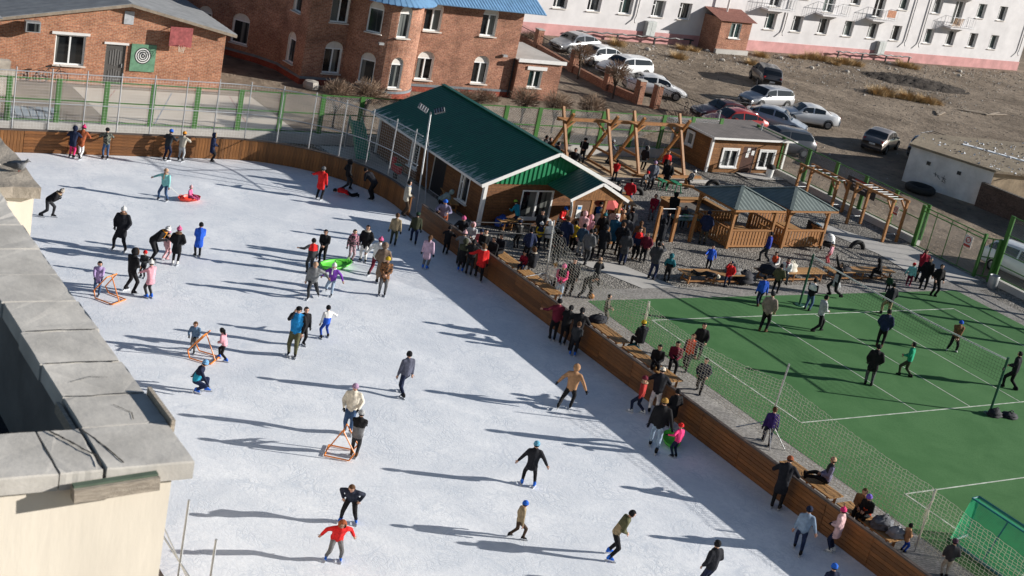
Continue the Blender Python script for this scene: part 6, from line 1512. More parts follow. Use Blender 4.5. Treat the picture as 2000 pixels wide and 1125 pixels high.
PEOPLE=[
(-17.97, 27.84, 0, 1.38, 54, 'stand', 'board', 14, 'navy', 'hotpink', 'black', 'hood:navy', 0.36, 1, 'child in long navy coat and pink trousers leaning on the far rink boards'),
(-17.62, 27.67, 0, 1.48, 54, 'stride', 'board', 18, 'rust', 'white', 'black', 'hat:hotpink', 0.38, 1, 'child in rust coat and pink hat leaning on the rink boards'),
(-16.49, 27.92, 0, 1.36, 80, 'stand', 'board', 12, 'plaid', 'jeans', 'black', 'hat:black', 0, 1, 'child in dark plaid jacket and jeans holding the far rink boards'),
(-13.73, 28.08, 0, 1.43, 40, 'stand', 'board', 12, 'charcoal', 'navy', 'black', 'hat:blue', 0, 1, 'child in charcoal jacket and blue hat leaning on the far rink boards'),
(-13.07, 28.03, 0, 1.35, 50, 'stand', 'board', 10, 'beige', 'lightgrey', 'black', 'hat:orange', 0, 1, 'child in beige jacket and orange hat leaning on the far rink boards'),
(-11.63, 27.65, 0, 1.35, 334, 'stand', 'front', 0, 'navyb', 'black', 'black', 'fur:tan', 0.3, 1, 'child in long navy puffer with fur hood standing at far boards'),
(-15.68, 22.46, 0, 1.38, 226, 'wide', 'outR', 0, 'aqua', 'jeans', 'black', 'hat:tan+scarf', 0, 1, 'girl in aqua jacket and tan hat pulling a red sled on the ice'),
(-14.54, 22.49, 0.12, 0.95, 314, 'sitlong', 'front', 0, 'pink', 'pink', 'pink', 'hat:lightpink', 0, 0, 'toddler in pink snowsuit sitting on the red sled'),
(-20.99, 20.35, 0, 1.45, 334, 'stride', 'reach', 48, 'black', 'charcoal', 'black', 'hat:striped+fur', 0, 1, 'bending skater in black coat and striped hat beside the cream wall'),
(-19.25, 16.84, 0, 1.71, 232, 'wide', 'pocket', 0, 'ink', 'ink', 'black', 'hat:white+furc', 0.3, 1, 'adult in long black coat with fur collar and white hat standing on ice'),
(-18.47, 15.65, 0, 1.68, 320, 'stand', 'reach', 42, 'black', 'black', 'black', 'hat:white+oscarf', 0.42, 1, 'adult in black coat with orange scarf bending over a small child'),
(-17.83, 15.89, 0, 1.15, 14, 'stand', 'down', 0, 'lightpink', 'lightpink', 'lightpink', 'hat:rainbow+fur', 0, 1, 'small child in pale pink snowsuit and bobble hat on the ice'),
(-17.65, 15.33, 0, 1.47, 60, 'stand', 'pocket', 0, 'black', 'black', 'white', 'hat:pink+fur', 0.3, 1, 'girl in black coat with fur collar and pink hat seen from behind'),
(-16.48, 16.17, 0, 1.34, 80, 'stand', 'front', 0, 'royal', 'black', 'black', 'hair:black', 0.26, 1, 'boy in bright blue long coat standing on the ice'),
(-20.12, 12.88, 0, 1.61, 24, 'wide', 'front', 0, 'black', 'black', 'black', 'fur:brown', 0, 1, 'skater all in black with brown fur hood next to pink coat girl'),
(-19.22, 14.24, 0, 1.0, 230, 'stand', 'front', 0, 'charcoal', 'black', 'black', 'hat:red', 0, 1, 'small child in grey suit and red hat held between two adults'),
(-19.62, 12.35, 0, 1.35, 116, 'stand', 'reach', 4, 'pink2', 'charcoal', 'blue', 'hat:white', 0.36, 1, 'girl in pink coat and white hat reaching to skater in black'),
(-21.27, 12.85, 0, 1.22, 250, 'stride', 'reach', 6, 'lavender', 'jeans', 'black', 'long:black+mask', 0.34, 1, 'girl in lavender coat pushing an orange skating frame by the parapet'),
(-19.59, 7.96, 0, 1.13, 232, 'stride', 'reach', 16, 'denim', 'grey', 'black', 'hair:brown', 0, 1, 'child in denim jacket leaning on an orange skating frame'),
(-18.87, 7.22, 0, 1.11, 130, 'stride', 'front', 18, 'pink2', 'black', 'blue', 'long:black', 0, 1, 'girl in pink sweater and black shorts skating beside the orange frame'),
(-20.47, 5.12, 0, 1.45, 330, 'crouch', 'outF', 18, 'navyteal', 'navyb', 'blue', 'hat:sky', 0, 1, 'crouching boy in navy and teal jacket with arm stretched out'),
(-16.45, 7.25, 0, 1.76, 234, 'stand', 'phone', 0, 'bluevest', 'olive', 'black', 'cap:black', 0, 1, 'attendant in bright blue vest and black cap with hand raised'),
(-15.77, 8.08, 0, 1.37, 264, 'stand', 'down', 0, 'black', 'black', 'black', 'hair:black', 0, 1, 'skater in black standing behind the blue vest attendant'),
(-14.67, 8.56, 0, 1.2, 94, 'wide', 'outR', 4, 'whiteblue', 'trackblue', 'black', 'hair:black', 0, 1, 'boy in white and blue tracksuit with arm held out'),
(-13.98, 4.02, 0, 1.56, 92, 'stride', 'down', 0, 'slate', 'navy', 'black', 'hair:black', 0, 1, 'boy in slate jacket and navy trousers skating alone'),
(-16.98, 1.83, 0, 1.62, 236, 'stand', 'pocket', 0, 'cream', 'jeans', 'white', 'hat:lilac', 0, 1, 'girl in cream fleece and lilac hat facing the framed skater'),
(-17.45, 0.41, 0, 1.46, 54, 'stand', 'reach', 4, 'greyblack', 'charcoal', 'brown', 'hat:lightgrey', 0.42, 1, 'child in grey and black jacket pushing an orange skating frame'),
(-19.22, -2.94, 0, 1.5, 232, 'wide', 'hip', 40, 'inkb', 'black', 'blue', 'hair:brown', 0, 1, 'boy in dark jacket bent forward with hands at his waist'),
(-20.42, -4.59, 0, 1.4, 254, 'wide', 'out', 28, 'red', 'grey', 'blue', 'hood:rust', 0.42, 1, 'child in red coat with orange hood swinging arms while skating'),
(-12.95, -2.11, 0, 1.44, 58, 'wide', 'out', 0, 'ink', 'black', 'blue', 'hat:cyan', 0.36, 1, 'boy in black printed jacket and blue patterned hat skating away'),
(-14.95, -4.68, 0, 1.18, 344, 'stride', 'down', 4, 'khaki', 'brownd', 'black', 'hat:blue', 0, 1, 'boy in tan top and blue knit hat gliding on the ice'),
(-12.8, -6.17, 0, 1.6, 330, 'wide', 'front', 24, 'olivetan', 'black', 'blue', 'hair:black', 0, 1, 'boy in olive and tan jacket leaning forward on blue skates'),
(-11.19, -8.38, 0, 1.6, 94, 'stand', 'pocket', 0, 'ink', 'navy', 'black', 'hair:black', 0, 1, 'teenager in shiny black jacket skating at the edge of the shade'),
(-8.64, 2.27, 0, 1.64, 42, 'skate', 'out', 6, 'camel', 'black', 'black', 'hood:camel', 0, 1, 'skater in camel hoodie pushing off towards the boards'),
(-6.16, 1.61, 0, 1.4, 134, 'stride', 'out', 0, 'brick', 'navy', 'white', 'helmet:maroon+fur', 0, 1, 'child in dark red jacket and striped helmet beside the boards'),
(-5.22, 1.48, 0, 1.66, 50, 'stand', 'board', 16, 'ink', 'white', 'black', 'hat:cream', 0, 1, 'adult in black jacket and cream hat leaning over the side boards'),
(-5.24, 0.49, 0, 1.38, 74, 'stand', 'pocket', 0, 'black', 'black', 'black', 'hair:black', 0.24, 1, 'adult in long black padded coat standing against the side boards'),
(-7.33, -0.85, 0, 1.85, 50, 'stride', 'downout', 0, 'black', 'lightjeans', 'black', 'hat:ochre', 0, 1, 'man in black jacket and pale jeans holding a child by hand'),
(-6.9, -1.41, 0, 1.18, 94, 'stand', 'outL', 0, 'hotpink', 'navy', 'black', 'helmet:red', 0, 1, 'toddler in hot pink jacket and red helmet by a green sled'),
(-5.81, 7.59, 0, 1.59, 60, 'stand', 'outL', 6, 'maroon', 'black', 'black', 'hat:black', 0, 1, 'skater in maroon jacket with one arm on the side boards'),
(-5.56, 7.2, 0, 1.51, 40, 'stand', 'board', 24, 'black', 'black', 'black', 'long:black', 0, 1, 'long haired skater in black leaning over the side boards'),
(-5.13, 6.48, 0, 1.7, 44, 'stand', 'board', 18, 'black', 'black', 'black', 'long:black', 0.4, 1, 'skater in black with ponytail leaning on the side boards'),
(-5.78, 6.23, 0, 1.3, 44, 'stand', 'front', 0, 'charcoal', 'ink', 'blue', 'hair:brown', 0, 1, 'child in dark jacket and blue skates behind two leaning skaters'),
(-5.43, -4.97, 0, 1.72, 40, 'stand', 'board', 26, 'ink', 'black', 'black', 'hat:rust', 0.3, 1, 'adult in long striped black puffer and rust hat leaning on boards'),
(-6.76, -7.23, 0, 1.51, 46, 'stride', 'downout', 0, 'steel', 'navyb', 'black', 'hat:navy', 0, 1, 'boy in steel blue jacket and navy hat skating along boards'),
(-5.54, -7.5, 0, 1.46, 120, 'stand', 'front', 0, 'palepink', 'navy', 'white', 'hat:hotpink', 0.32, 1, 'girl in long pale pink coat and magenta hat beside the boards'),
(-8.24, -9.88, 0, 1.4, 74, 'stand', 'down', 0, 'navy', 'black', 'black', 'hat:blue', 0, 1, 'skater in navy jacket and bright blue hat in the shaded corner'),
(-8.41, 22.91, 0, 1.48, 44, 'stand', 'outL', 0, 'red', 'black', 'black', 'hat:grey', 0.3, 1, 'boy in long red coat and grey hat near the curved boards'),
(-6.45, 24.24, 0, 1.47, 354, 'stride', 'hip', -4, 'black', 'charcoal', 'black', 'fur:black', 0, 1, 'boy in black jacket resting against the curved boards'),
(-5.78, 22.89, 0, 1.65, 114, 'stand', 'reach', 58, 'ink', 'black', 'black', 'hair:black', 0, 1, 'adult in black bending over a fallen child at the boards'),
(-6.19, 23.42, 0, 1.25, 174, 'lie', 'out', 0, 'red', 'black', 'black', 'hair:black', 0, 0, 'child in red jacket lying on the ice by the curved boards'),
(-5.23, 20.84, 0, 1.63, 334, 'stand', 'front', 0, 'beige', 'brownd', 'black', 'hair:black+bscarf', 0.42, 1, 'adult in beige coat and blue scarf at the rink entrance'),
(-7.58, 17.29, 0, 1.38, 54, 'stand', 'down', 0, 'khaki', 'olived', 'black', 'hair:brown', 0, 1, 'boy in tan jacket with backpack seen from behind'),
(-6.48, 17.52, 0, 1.4, 64, 'stride', 'down', 0, 'olived', 'navyb', 'black', 'cap:darkgreen', 0, 1, 'boy in olive jacket with a letter on its back'),
(-10.36, 15.57, 0, 1.32, 264, 'stand', 'down', 0, 'floral', 'pinkgrey', 'black', 'hair:black+pinkfur', 0, 1, 'girl in dark floral jacket by the green sled'),
(-9.8, 15.56, 0, 1.5, 230, 'stand', 'pocket', 0, 'black', 'white', 'black', 'hair:black+furc', 0.34, 1, 'woman in long black coat with pale fur collar on the ice'),
(-10.03, 14.12, 0, 1.56, 34, 'stride', 'out', 8, 'white', 'maroon', 'black', 'hat:pink', 0, 1, 'girl in white jacket and maroon shorts with pink hat'),
(-10.2, 13.29, 0, 1.58, 64, 'stand', 'pocket', 6, 'taupe', 'taupe', 'black', 'fur:taupe', 0.16, 1, 'adult in ankle length taupe puffer coat'),
(-10.68, 12.1, 0, 1.54, 240, 'stand', 'front', 0, 'leopard', 'grey', 'black', 'hat:yellow', 0.34, 1, 'girl in brown patterned coat and yellow hat'),
(-12.68, 14.36, 0, 1.4, 84, 'stand', 'outL', 0, 'redgrey', 'charcoal', 'black', 'hair:black', 0, 1, 'boy in red and charcoal jacket with back turned'),
(-11.65, 15.44, 0, 1.4, 230, 'stand', 'front', 10, 'black', 'black', 'black', 'hair:black', 0, 1, 'boy in black jacket gripping the green sled'),
(-13.68, 11.97, 0, 1.53, 240, 'skate', 'outL', 10, 'silver', 'charcoal', 'black', 'hat:tan', 0, 1, 'skater in shiny grey puffer and tan hat mid stride'),
(-12.76, 12.26, 0, 1.32, 232, 'skate', 'out', 4, 'purple', 'lightjeans', 'black', 'hat:white+wscarf', 0, 1, 'child in purple jacket with white hat and scarf'),
(-7.44, 14.68, 0, 1.41, 44, 'stand', 'down', 0, 'palelilac', 'grey', 'blue', 'long:brown', 0.28, 1, 'girl in pale lilac coat with long loose hair on ice'),
(-5.15, 16.27, 0, 1.21, 44, 'stand', 'board', 8, 'black', 'black', 'black', 'hair:black', 0.38, 1, 'person in short black coat at the end of the shaded boards'),
(-5.96, 14.36, 0, 1.38, 46, 'stand', 'front', 0, 'olivebl', 'black', 'blue', 'fur:grey', 0.28, 1, 'skater in dark parka with fur hood and blue skates'),
(-5.81, 13.97, 0, 1.49, 54, 'stand', 'board', 4, 'black', 'charcoal', 'black', 'long:black', 0, 1, 'skater in black top with white waistband at the boards'),
(-5.33, 13.46, 0, 1.55, 64, 'stride', 'outL', 4, 'red', 'black', 'black', 'long:brown+furc', 0.38, 1, 'girl in bright red coat standing at the shaded boards'),
(-5.56, 15.05, 0, 1.45, 54, 'stand', 'board', 6, 'grey', 'charcoal', 'black', 'hat:lightpink', 0, 1, 'skater in grey hooded top and pink hat in the huddle'),
(-4.44, 18.83, 0, 1.6, 234, 'stand', 'board', 10, 'lavgrey', 'navy', 'black', 'hat:blue', 0, 0, 'woman in lavender jacket and blue hat behind the boards'),
(-4.42, 18.78, 0, 1.1, 240, 'stand', 'front', 0, 'rust', 'navy', 'black', 'hat:lightpink', 0, 0, 'small child in rust jacket and pale hat behind the boards'),
(-4.99, 17.04, 0, 1.5, 232, 'stand', 'board', 12, 'ink', 'black', 'black', 'hat:pink', 0, 0, 'woman in dark glasses and pink hat leaning on the boards'),
(-3.27, 21.23, 0, 1.45, 354, 'stand', 'reach', 55, 'tealgrey', 'black', 'black', 'hood:tealgrey', 0, 0, 'person in grey green jacket bending beside the cabin door'),
(-4.75, 16.26, 0, 1.45, 224, 'stand', 'front', 0, 'lightgrey', 'grey', 'black', 'hood:lightpink', 0, 0, 'child in pale pink hood among the group at the boards'),
(-5.12, 15.26, 0, 1.55, 254, 'stand', 'front', 4, 'black', 'black', 'black', 'hair:black+furc', 0, 0, 'teenager in black parka facing the group at the boards'),
(-4.37, 15.74, 0, 1.35, 230, 'stand', 'front', 0, 'coral', 'coral', 'black', 'hat:navy', 0, 0, 'child in coral pink jacket and navy hat behind the boards'),
(-3.61, 15.23, 0, 1.25, 204, 'sit', 'front', 8, 'ink', 'black', 'black', 'hair:black', 0, 0, 'person in black coat sitting on the bench by the boards'),
(-0.15, 19.43, 0, 1.4, 114, 'stride', 'reach', 22, 'teal', 'navyb', 'black', 'hat:lime', 0, 0, 'child in teal jacket and lime hat carrying a blue bag'),
(-1.62, 16.95, 0, 1.31, 90, 'stand', 'reach', 8, 'leather', 'black', 'black', 'hat:navy', 0, 0, 'man in black leather jacket by the low railing'),
(-0.55, 16.94, 0, 1.23, 64, 'stand', 'front', 0, 'navyyellow', 'navy', 'black', 'hat:white', 0, 0, 'child in navy and yellow jacket near the porch railing'),
(-0.06, 16.94, 0, 1.25, 74, 'stand', 'pocket', 0, 'white', 'black', 'black', 'fur:white', 0.4, 0, 'child in white padded jacket beside the net pole'),
(0.92, 17.63, 0, 1.18, 244, 'stand', 'front', 0, 'bwprint', 'black', 'black', 'hair:black', 0, 0, 'boy in black and white print jacket facing the crowd'),
(0.43, 16.38, 0, 1.68, 34, 'stand', 'pocket', 0, 'navyb', 'grey', 'black', 'hair:brown', 0.2, 0, 'woman in long navy coat at the edge of the crowd'),
(0.63, 16.8, 0, 1.6, 354, 'stand', 'down', 0, 'brownd', 'black', 'black', 'hair:brown', 0, 0, 'person with brown hair tucked behind the navy coat woman'),
(1.12, 16.7, 0, 1.4, 34, 'stand', 'front', 0, 'yellow', 'black', 'black', 'hair:black', 0, 0, 'child in yellow jacket in the porch crowd'),
(1.07, 16.0, 0, 1.52, 40, 'stand', 'pocket', 0, 'denimdk', 'lightgrey', 'black', 'hair:black', 0, 0, 'teenager in dark denim jacket and grey trousers in crowd'),
(0.83, 15.15, 0, 1.64, 34, 'stride', 'pocket', 0, 'grey', 'charcoal', 'black', 'hair:black', 0.44, 0, 'man in plain grey jacket standing behind the crowd'),
(1.99, 17.36, 0, 1.6, 44, 'stand', 'front', 0, 'lightpink', 'lightpink', 'black', 'hood:lightpink', 0.3, 0, 'taller woman in pale pink hooded coat at the porch'),
(2.34, 17.32, 0, 1.45, 44, 'stand', 'front', 0, 'pink2', 'pink2', 'black', 'hood:pink2', 0.3, 0, 'shorter girl in rose pink hooded coat at the porch'),
(3.18, 17.43, 0, 1.52, 54, 'stand', 'pocket', 0, 'black', 'brownd', 'black', 'hat:tealdk', 0.4, 0, 'broad person in black jacket and teal hat at the porch'),
(3.41, 16.85, 0, 1.63, 44, 'stand', 'front', 0, 'petrol', 'black', 'black', 'hat:palepink', 0.24, 0, 'woman in long petrol blue coat in the porch queue'),
(3.28, 16.09, 0, 1.55, 44, 'stand', 'pocket', 0, 'ink', 'black', 'brown', 'hair:brown', 0.4, 0, 'woman in black jacket with brown hair in the porch queue'),
(2.69, 14.93, 0, 1.59, 50, 'stand', 'pocket', 0, 'greydk', 'navyb', 'black', 'hood:ink', 0.34, 0, 'person in dark grey coat with hood up behind the queue'),
(3.89, 16.63, 0, 1.72, 44, 'stand', 'pocket', 0, 'greydk2', 'grey', 'black', 'hood:black', 0.4, 0, 'tall person in charcoal hooded jacket in the queue'),
(4.08, 17.84, 0, 1.6, 54, 'stand', 'front', 0, 'blush', 'white', 'black', 'long:blonde', 0, 0, 'woman in blush jacket with fair hair at the counter'),
(3.39, 18.02, 0, 1.5, 54, 'stand', 'front', 0, 'white', 'black', 'black', 'hat:cream', 0, 0, 'child in white jacket and cream hat at the counter'),
(3.58, 18.38, 0, 1.72, 232, 'stand', 'front', 0, 'royal2', 'black', 'black', 'cap:black', 0, 0, 'attendant in blue vest standing under the porch'),
(4.5, 17.78, 0, 1.55, 54, 'stand', 'front', 0, 'camel', 'brownd', 'black', 'hat:tan', 0, 0, 'child in camel jacket and peach hat in the queue'),
(5.13, 17.89, 0, 1.62, 84, 'stand', 'pocket', 0, 'ink', 'black', 'black', 'hair:black', 0, 0, 'boy in black jacket beside the brown bench'),
(1.57, 18.57, 0, 1.5, 294, 'stand', 'front', 16, 'redwhite', 'black', 'black', 'hat:blue', 0, 0, 'child in red and white jacket and blue hat inside the porch'),
(3.85, 15.58, 0, 1.52, 250, 'stand', 'pocket', 0, 'rednavy', 'black', 'brown', 'hair:black', 0, 0, 'boy in red and navy jacket facing away from the queue'),
(4.11, 15.26, 0, 1.42, 220, 'stand', 'pocket', 0, 'maroon', 'black', 'black', 'hair:black', 0, 0, 'boy in wine red jacket and black trousers on gravel'),
(4.43, 16.3, 0, 1.55, 54, 'stand', 'down', 0, 'brownc', 'brownd', 'black', 'long:brown', 0, 0, 'woman in brown coat with long hair beside pull-up bars'),
(-3.05, 12.01, 0, 1.32, 254, 'stand', 'front', 0, 'whitegrey', 'black', 'black', 'hat:ochre', 0.14, 0, 'woman in long white coat and yellow hat behind the net'),
(-3.08, 11.38, 0, 1.53, 232, 'stand', 'front', 4, 'blackpink', 'lightjeans', 'white', 'hat:pink', 0, 0, 'girl in black jacket and pale jeans with pink hat'),
(-2.36, 11.71, 0, 1.63, 244, 'stand', 'pocket', 0, 'black', 'black', 'black', 'long:black', 0.34, 0, 'woman in long black coat and boots on the paving'),
(-0.03, 13.03, 0, 1.11, 74, 'stand', 'pocket', 0, 'charcoal', 'greyd', 'black', 'hat:tan+fur', 0.34, 0, 'child in charcoal coat with fur collar and peach hat on gravel'),
(-1.74, 11.41, 0, 1.68, 264, 'wide', 'reach', 62, 'black', 'black', 'black', 'hair:black', 0, 0, 'man in black bending down over an orange ball'),
(-3.36, 13.76, 0, 1.05, 214, 'sit', 'front', 4, 'crimson', 'navy', 'black', 'hair:black', 0, 0, 'child in crimson jacket sitting on the bench'),
(-3.08, 13.51, 0, 1.28, 84, 'sit', 'front', 6, 'ink', 'grey', 'black', 'long:brown+furc', 0, 0, 'woman in dark coat sitting with back turned on bench'),
(3.13, 13.25, 0, 1.72, 34, 'stand', 'phone', 0, 'greydk', 'navyb', 'black', 'hair:black', 0.44, 0, 'man in grey jacket holding a phone to his ear'),
(3.74, 12.99, 0, 1.27, 50, 'stand', 'pocket', 0, 'tealblack', 'black', 'black', 'hood:tealdk', 0, 0, 'child in teal and black hooded jacket on the gravel'),
(7.2, 14.32, 0, 1.17, 230, 'stand', 'outF', 0, 'royal', 'black', 'black', 'hair:black', 0.34, 0, 'boy with bright blue coat hanging open on gravel'),
(6.63, 12.28, 0, 1.24, 224, 'stride', 'phone', 0, 'scarlet', 'navy', 'black', 'cap:navy', 0.4, 0, 'child in scarlet jacket and navy cap at the bench'),
(4.89, 12.79, 0.45, 1.3, 300, 'lie', 'front', 0, 'ink', 'black', 'black', 'hat:cream', 0, 0, 'person in black lying on the long bench with cream hat'),
(6.14, 16.74, 0, 1.5, 74, 'stand', 'bars', 0, 'ink', 'black', 'black', 'fur:brown', 0.34, 0, 'person in black fur hooded coat hanging on the bar'),
(9.3, 17.4, 0, 1.7, 44, 'stand', 'pocket', 0, 'navyb', 'camo', 'black', 'hat:navy', 0.42, 0, 'heavy man in navy jacket and camouflage trousers by gazebo'),
(9.33, 20.07, 0, 1.68, 44, 'stand', 'front', 0, 'black', 'black', 'black', 'hood:black', 0.2, 0, 'woman in long black coat with white bag at the table'),
(9.9, 19.78, 0, 1.1, 224, 'stand', 'front', 0, 'greydk', 'black', 'black', 'hair:black', 0, 0, 'child in dark jacket standing behind the play table'),
(8.62, 20.69, 0, 1.37, 230, 'stand', 'front', 0, 'crimson', 'grey', 'black', 'long:black', 0.3, 0, 'woman in dark red coat beside the seesaw bench'),
(8.24, 22.3, 0, 1.6, 40, 'stand', 'pocket', 0, 'brightred', 'jeans', 'black', 'cap:black', 0, 0, 'man in bright red jacket and dark cap by porch corner'),
(7.01, 21.75, 0, 1.65, 24, 'stand', 'down', 0, 'ink', 'black', 'black', 'long:black', 0, 0, 'woman in black beside the man in red jacket'),
(11.41, 25.32, 0, 1.2, 294, 'stride', 'reach', 20, 'grey', 'charcoal', 'black', 'hat:red', 0, 0, 'child in grey jacket and red hat climbing the balance beam'),
(12.05, 25.44, 0, 1.63, 244, 'stand', 'pocket', 6, 'slategrey', 'black', 'black', 'hat:lilac', 0.3, 0, 'woman in slate coat and purple hat beside balance beam'),
(13.38, 25.77, 0, 1.51, 232, 'stand', 'pocket', 0, 'black', 'black', 'black', 'hair:black', 0.3, 0, 'woman in black coat near the swing frame post'),
(14.78, 25.62, 0, 1.25, 354, 'skate', 'front', 30, 'bwprint', 'black', 'black', 'hat:white', 0, 0, 'child in speckled jacket and white hat jumping off the beam'),
(10.63, 26.75, 0, 1.18, 50, 'stand', 'front', 0, 'scarlet', 'charcoal', 'black', 'hair:black', 0, 0, 'child in scarlet sweater at the foot of swing post'),
(12.33, 29.81, 0, 1.4, 354, 'stand', 'reach', 8, 'slategrey', 'navy', 'black', 'hat:lightgrey', 0.4, 0, 'adult in grey blue coat pushing a swing'),
(14.15, 28.91, 0, 1.35, 34, 'stand', 'pocket', 0, 'ink', 'black', 'black', 'fur:white', 0.4, 0, 'adult in dark coat with white fur hood under the swings'),
(15.08, 28.11, 0, 1.4, 254, 'stand', 'down', 0, 'redblack', 'black', 'black', 'hair:black', 0, 0, 'child in red and black jacket next to the brown hut'),
(8.64, 27.94, 0, 1.35, 230, 'sit', 'bars2', 0, 'ink', 'jeans', 'black', 'long:black', 0, 0, 'girl in dark jacket sitting on the swing'),
(10.49, 29.74, 0, 1.47, 230, 'stand', 'front', 8, 'black', 'black', 'black', 'hat:black', 0, 0, 'adult in black standing behind the swing seat'),
(7.81, 29.65, 0, 1.5, 314, 'stand', 'front', 0, 'charcoal', 'black', 'black', 'hair:black', 0, 0, 'boy in charcoal top behind the green roof ridge'),
(8.22, 29.82, 0, 1.35, 294, 'stand', 'front', 0, 'greydk', 'black', 'black', 'hair:black', 0, 0, 'smaller child beside the boy behind the green roof'),
(8.18, 28.85, 0, 1.3, 354, 'sit', 'out', -6, 'ink', 'black', 'black', 'hair:black', 0, 0, 'person in black leaning back on the end swing'),
(11.37, 15.11, 0, 1.56, 134, 'stride', 'pocket', 0, 'royal3', 'charcoal', 'black', 'hair:black', 0, 0, 'boy in cobalt jacket walking past the gazebo'),
(10.08, 13.2, 0, 1.2, 224, 'sit', 'front', 8, 'orangebl', 'greyd', 'black', 'hair:black', 0, 0, 'boy in orange and black vest sitting on long bench'),
(10.02, 12.32, 0, 1.25, 232, 'sit', 'front', 8, 'white', 'grey', 'black', 'hair:black+rscarf', 0, 0, 'boy in white jacket and red scarf sitting on bench'),
(8.7, 11.35, 0, 1.4, 34, 'stand', 'pocket', 4, 'olive', 'black', 'black', 'hair:black', 0, 0, 'boy in olive jacket standing by the bench of coats'),
(6.71, 10.15, 0, 1.41, 64, 'stride', 'down', 0, 'royal', 'navy', 'brown', 'hair:black', 0, 0, 'boy in cobalt sweater at the corner of the court'),
(4.66, 7.5, 0, 1.78, 34, 'stand', 'pocket', 4, 'mushroom', 'black', 'brown', 'hat:charcoal', 0, 0, 'man in mushroom jacket and knit cap on the court'),
(8.95, 9.44, 0, 1.5, 24, 'stand', 'front', 0, 'whiteblack', 'jeans', 'black', 'hair:black', 0, 0, 'player in white and black jacket beside the net post'),
(7.53, 7.31, 0, 1.7, 344, 'stride', 'front', 0, 'lightgrey', 'black', 'black', 'hair:black', 0, 0, 'player in light grey hoodie striding on the court'),
(11.87, 10.9, 0, 1.7, 154, 'skate', 'up', -6, 'blackgrey', 'black', 'black', 'hair:black', 0.3, 0, 'player in open black coat with arm raised at net'),
(12.95, 8.54, 0, 1.63, 74, 'stride', 'pocket', 0, 'ink', 'khaki', 'black', 'hair:black', 0, 0, 'player in black jacket and khaki trousers by the net'),
(9.48, 5.52, 0, 1.72, 40, 'stand', 'pocket', -2, 'navyb', 'black', 'brown', 'hair:black', 0, 0, 'player in navy jacket standing with hands in pockets'),
(5.68, 2.36, 0, 1.72, 46, 'stand', 'pocket', 0, 'black', 'greyd', 'black', 'hair:black', 0.36, 0, 'tall man in long black coat seen from behind on court'),
(8.27, 2.84, 0, 1.53, 124, 'stride', 'front', 0, 'green', 'olived', 'black', 'hair:black', 0, 0, 'boy in green sweater carrying a dark jacket'),
(13.14, 4.75, 0, 1.53, 230, 'wide', 'low', 10, 'brownc', 'black', 'white', 'hat:royal', 0, 0, 'player in brown jacket and blue cap ready to receive'),
(12.68, 1.16, 0, 1.7, 114, 'stride', 'front', 0, 'ink', 'black', 'black', 'hair:black', 0, 0, 'player in black tracksuit by the near net post'),
(15.7, 11.18, 0, 0.88, 34, 'stand', 'down', 0, 'darkgreen', 'black', 'black', 'hat:grey', 0, 0, 'small child in dark green suit at the court edge'),
(17.85, 11.84, 0, 1.2, 224, 'stand', 'downout', 0, 'aqua', 'maroon', 'pink', 'hat:red', 0.44, 0, 'small child in aqua jacket holding an adult hand'),
(18.36, 11.37, 0, 1.64, 220, 'stand', 'downout', 0, 'black', 'black', 'black', 'hair:grey', 0.38, 0, 'adult in black coat holding the aqua child by hand'),
(18.99, 12.29, 0, 1.7, 230, 'stand', 'phone', 0, 'crimson', 'black', 'black', 'hair:black', 0, 0, 'adult in dark red jacket with hand to face'),
(18.24, 10.55, 0, 1.63, 250, 'stand', 'pocket', 0, 'black', 'black', 'black', 'hair:black', 0, 0, 'man in black jacket standing near the green gate'),
(15.3, 14.82, 0, 1.12, 114, 'stand', 'down', 0, 'pink2', 'coral', 'coral', 'hat:white+fur', 0, 0, 'toddler in pink snowsuit and white bobble hat on gravel'),
(16.08, 12.19, 0, 1.15, 134, 'sit', 'front', 16, 'black', 'black', 'black', 'hood:black', 0, 0, 'person in black hunched at the end of the bench'),
(-2.57, 8.84, 0, 1.28, 314, 'stand', 'front', 0, 'camo', 'camo', 'black', 'hair:black', 0, 0, 'boy in dark camouflage suit on the paved strip'),
(-2.92, 6.02, 0, 1.28, 84, 'sit', 'front', 4, 'ink', 'black', 'black', 'hat:yellow', 0, 0, 'person in black coat and yellow hat on courtside bench'),
(-3.57, 4.18, 0, 1.25, 230, 'sit', 'front', 10, 'black', 'black', 'black', 'hair:black', 0, 0, 'boy in black jacket sitting on the courtside bench'),
(-2.66, 4.29, 0, 1.28, 232, 'sit', 'front', 8, 'maroonbl', 'black', 'black', 'hair:black', 0, 0, 'boy in maroon and black jacket on courtside bench'),
(-1.72, 4.59, 0, 1.5, 214, 'stride', 'down', 0, 'orangered', 'black', 'black', 'hair:brown', 0, 0, 'boy in orange red vest stepping past the bench'),
(-0.55, 5.41, 0, 1.49, 230, 'stand', 'pocket', 0, 'black', 'black', 'black', 'hair:black', 0, 0, 'boy in black jacket behind the orange vest boy'),
(-2.51, 2.79, 0, 1.4, 220, 'stride', 'pocket', 0, 'inkb', 'black', 'black', 'hair:black', 0, 0, 'boy in navy tracksuit walking along paved strip'),
(-2.66, -1.12, 0, 1.41, 54, 'stride', 'down', 0, 'indigo', 'navy', 'black', 'hair:brown', 0, 0, 'boy in indigo jacket behind the leaning net post'),
(-3.24, -4.56, 0.45, 1.28, 140, 'sitlong', 'front', -4, 'vestlav', 'black', 'black', 'hat:tan', 0, 0, 'woman in dark vest and lavender sleeves sitting on bench'),
(-3.49, -6.33, 0, 1.25, 214, 'sit', 'front', 12, 'brownc', 'black', 'black', 'hair:brown', 0, 0, 'boy in brown jacket huddled on courtside bench'),
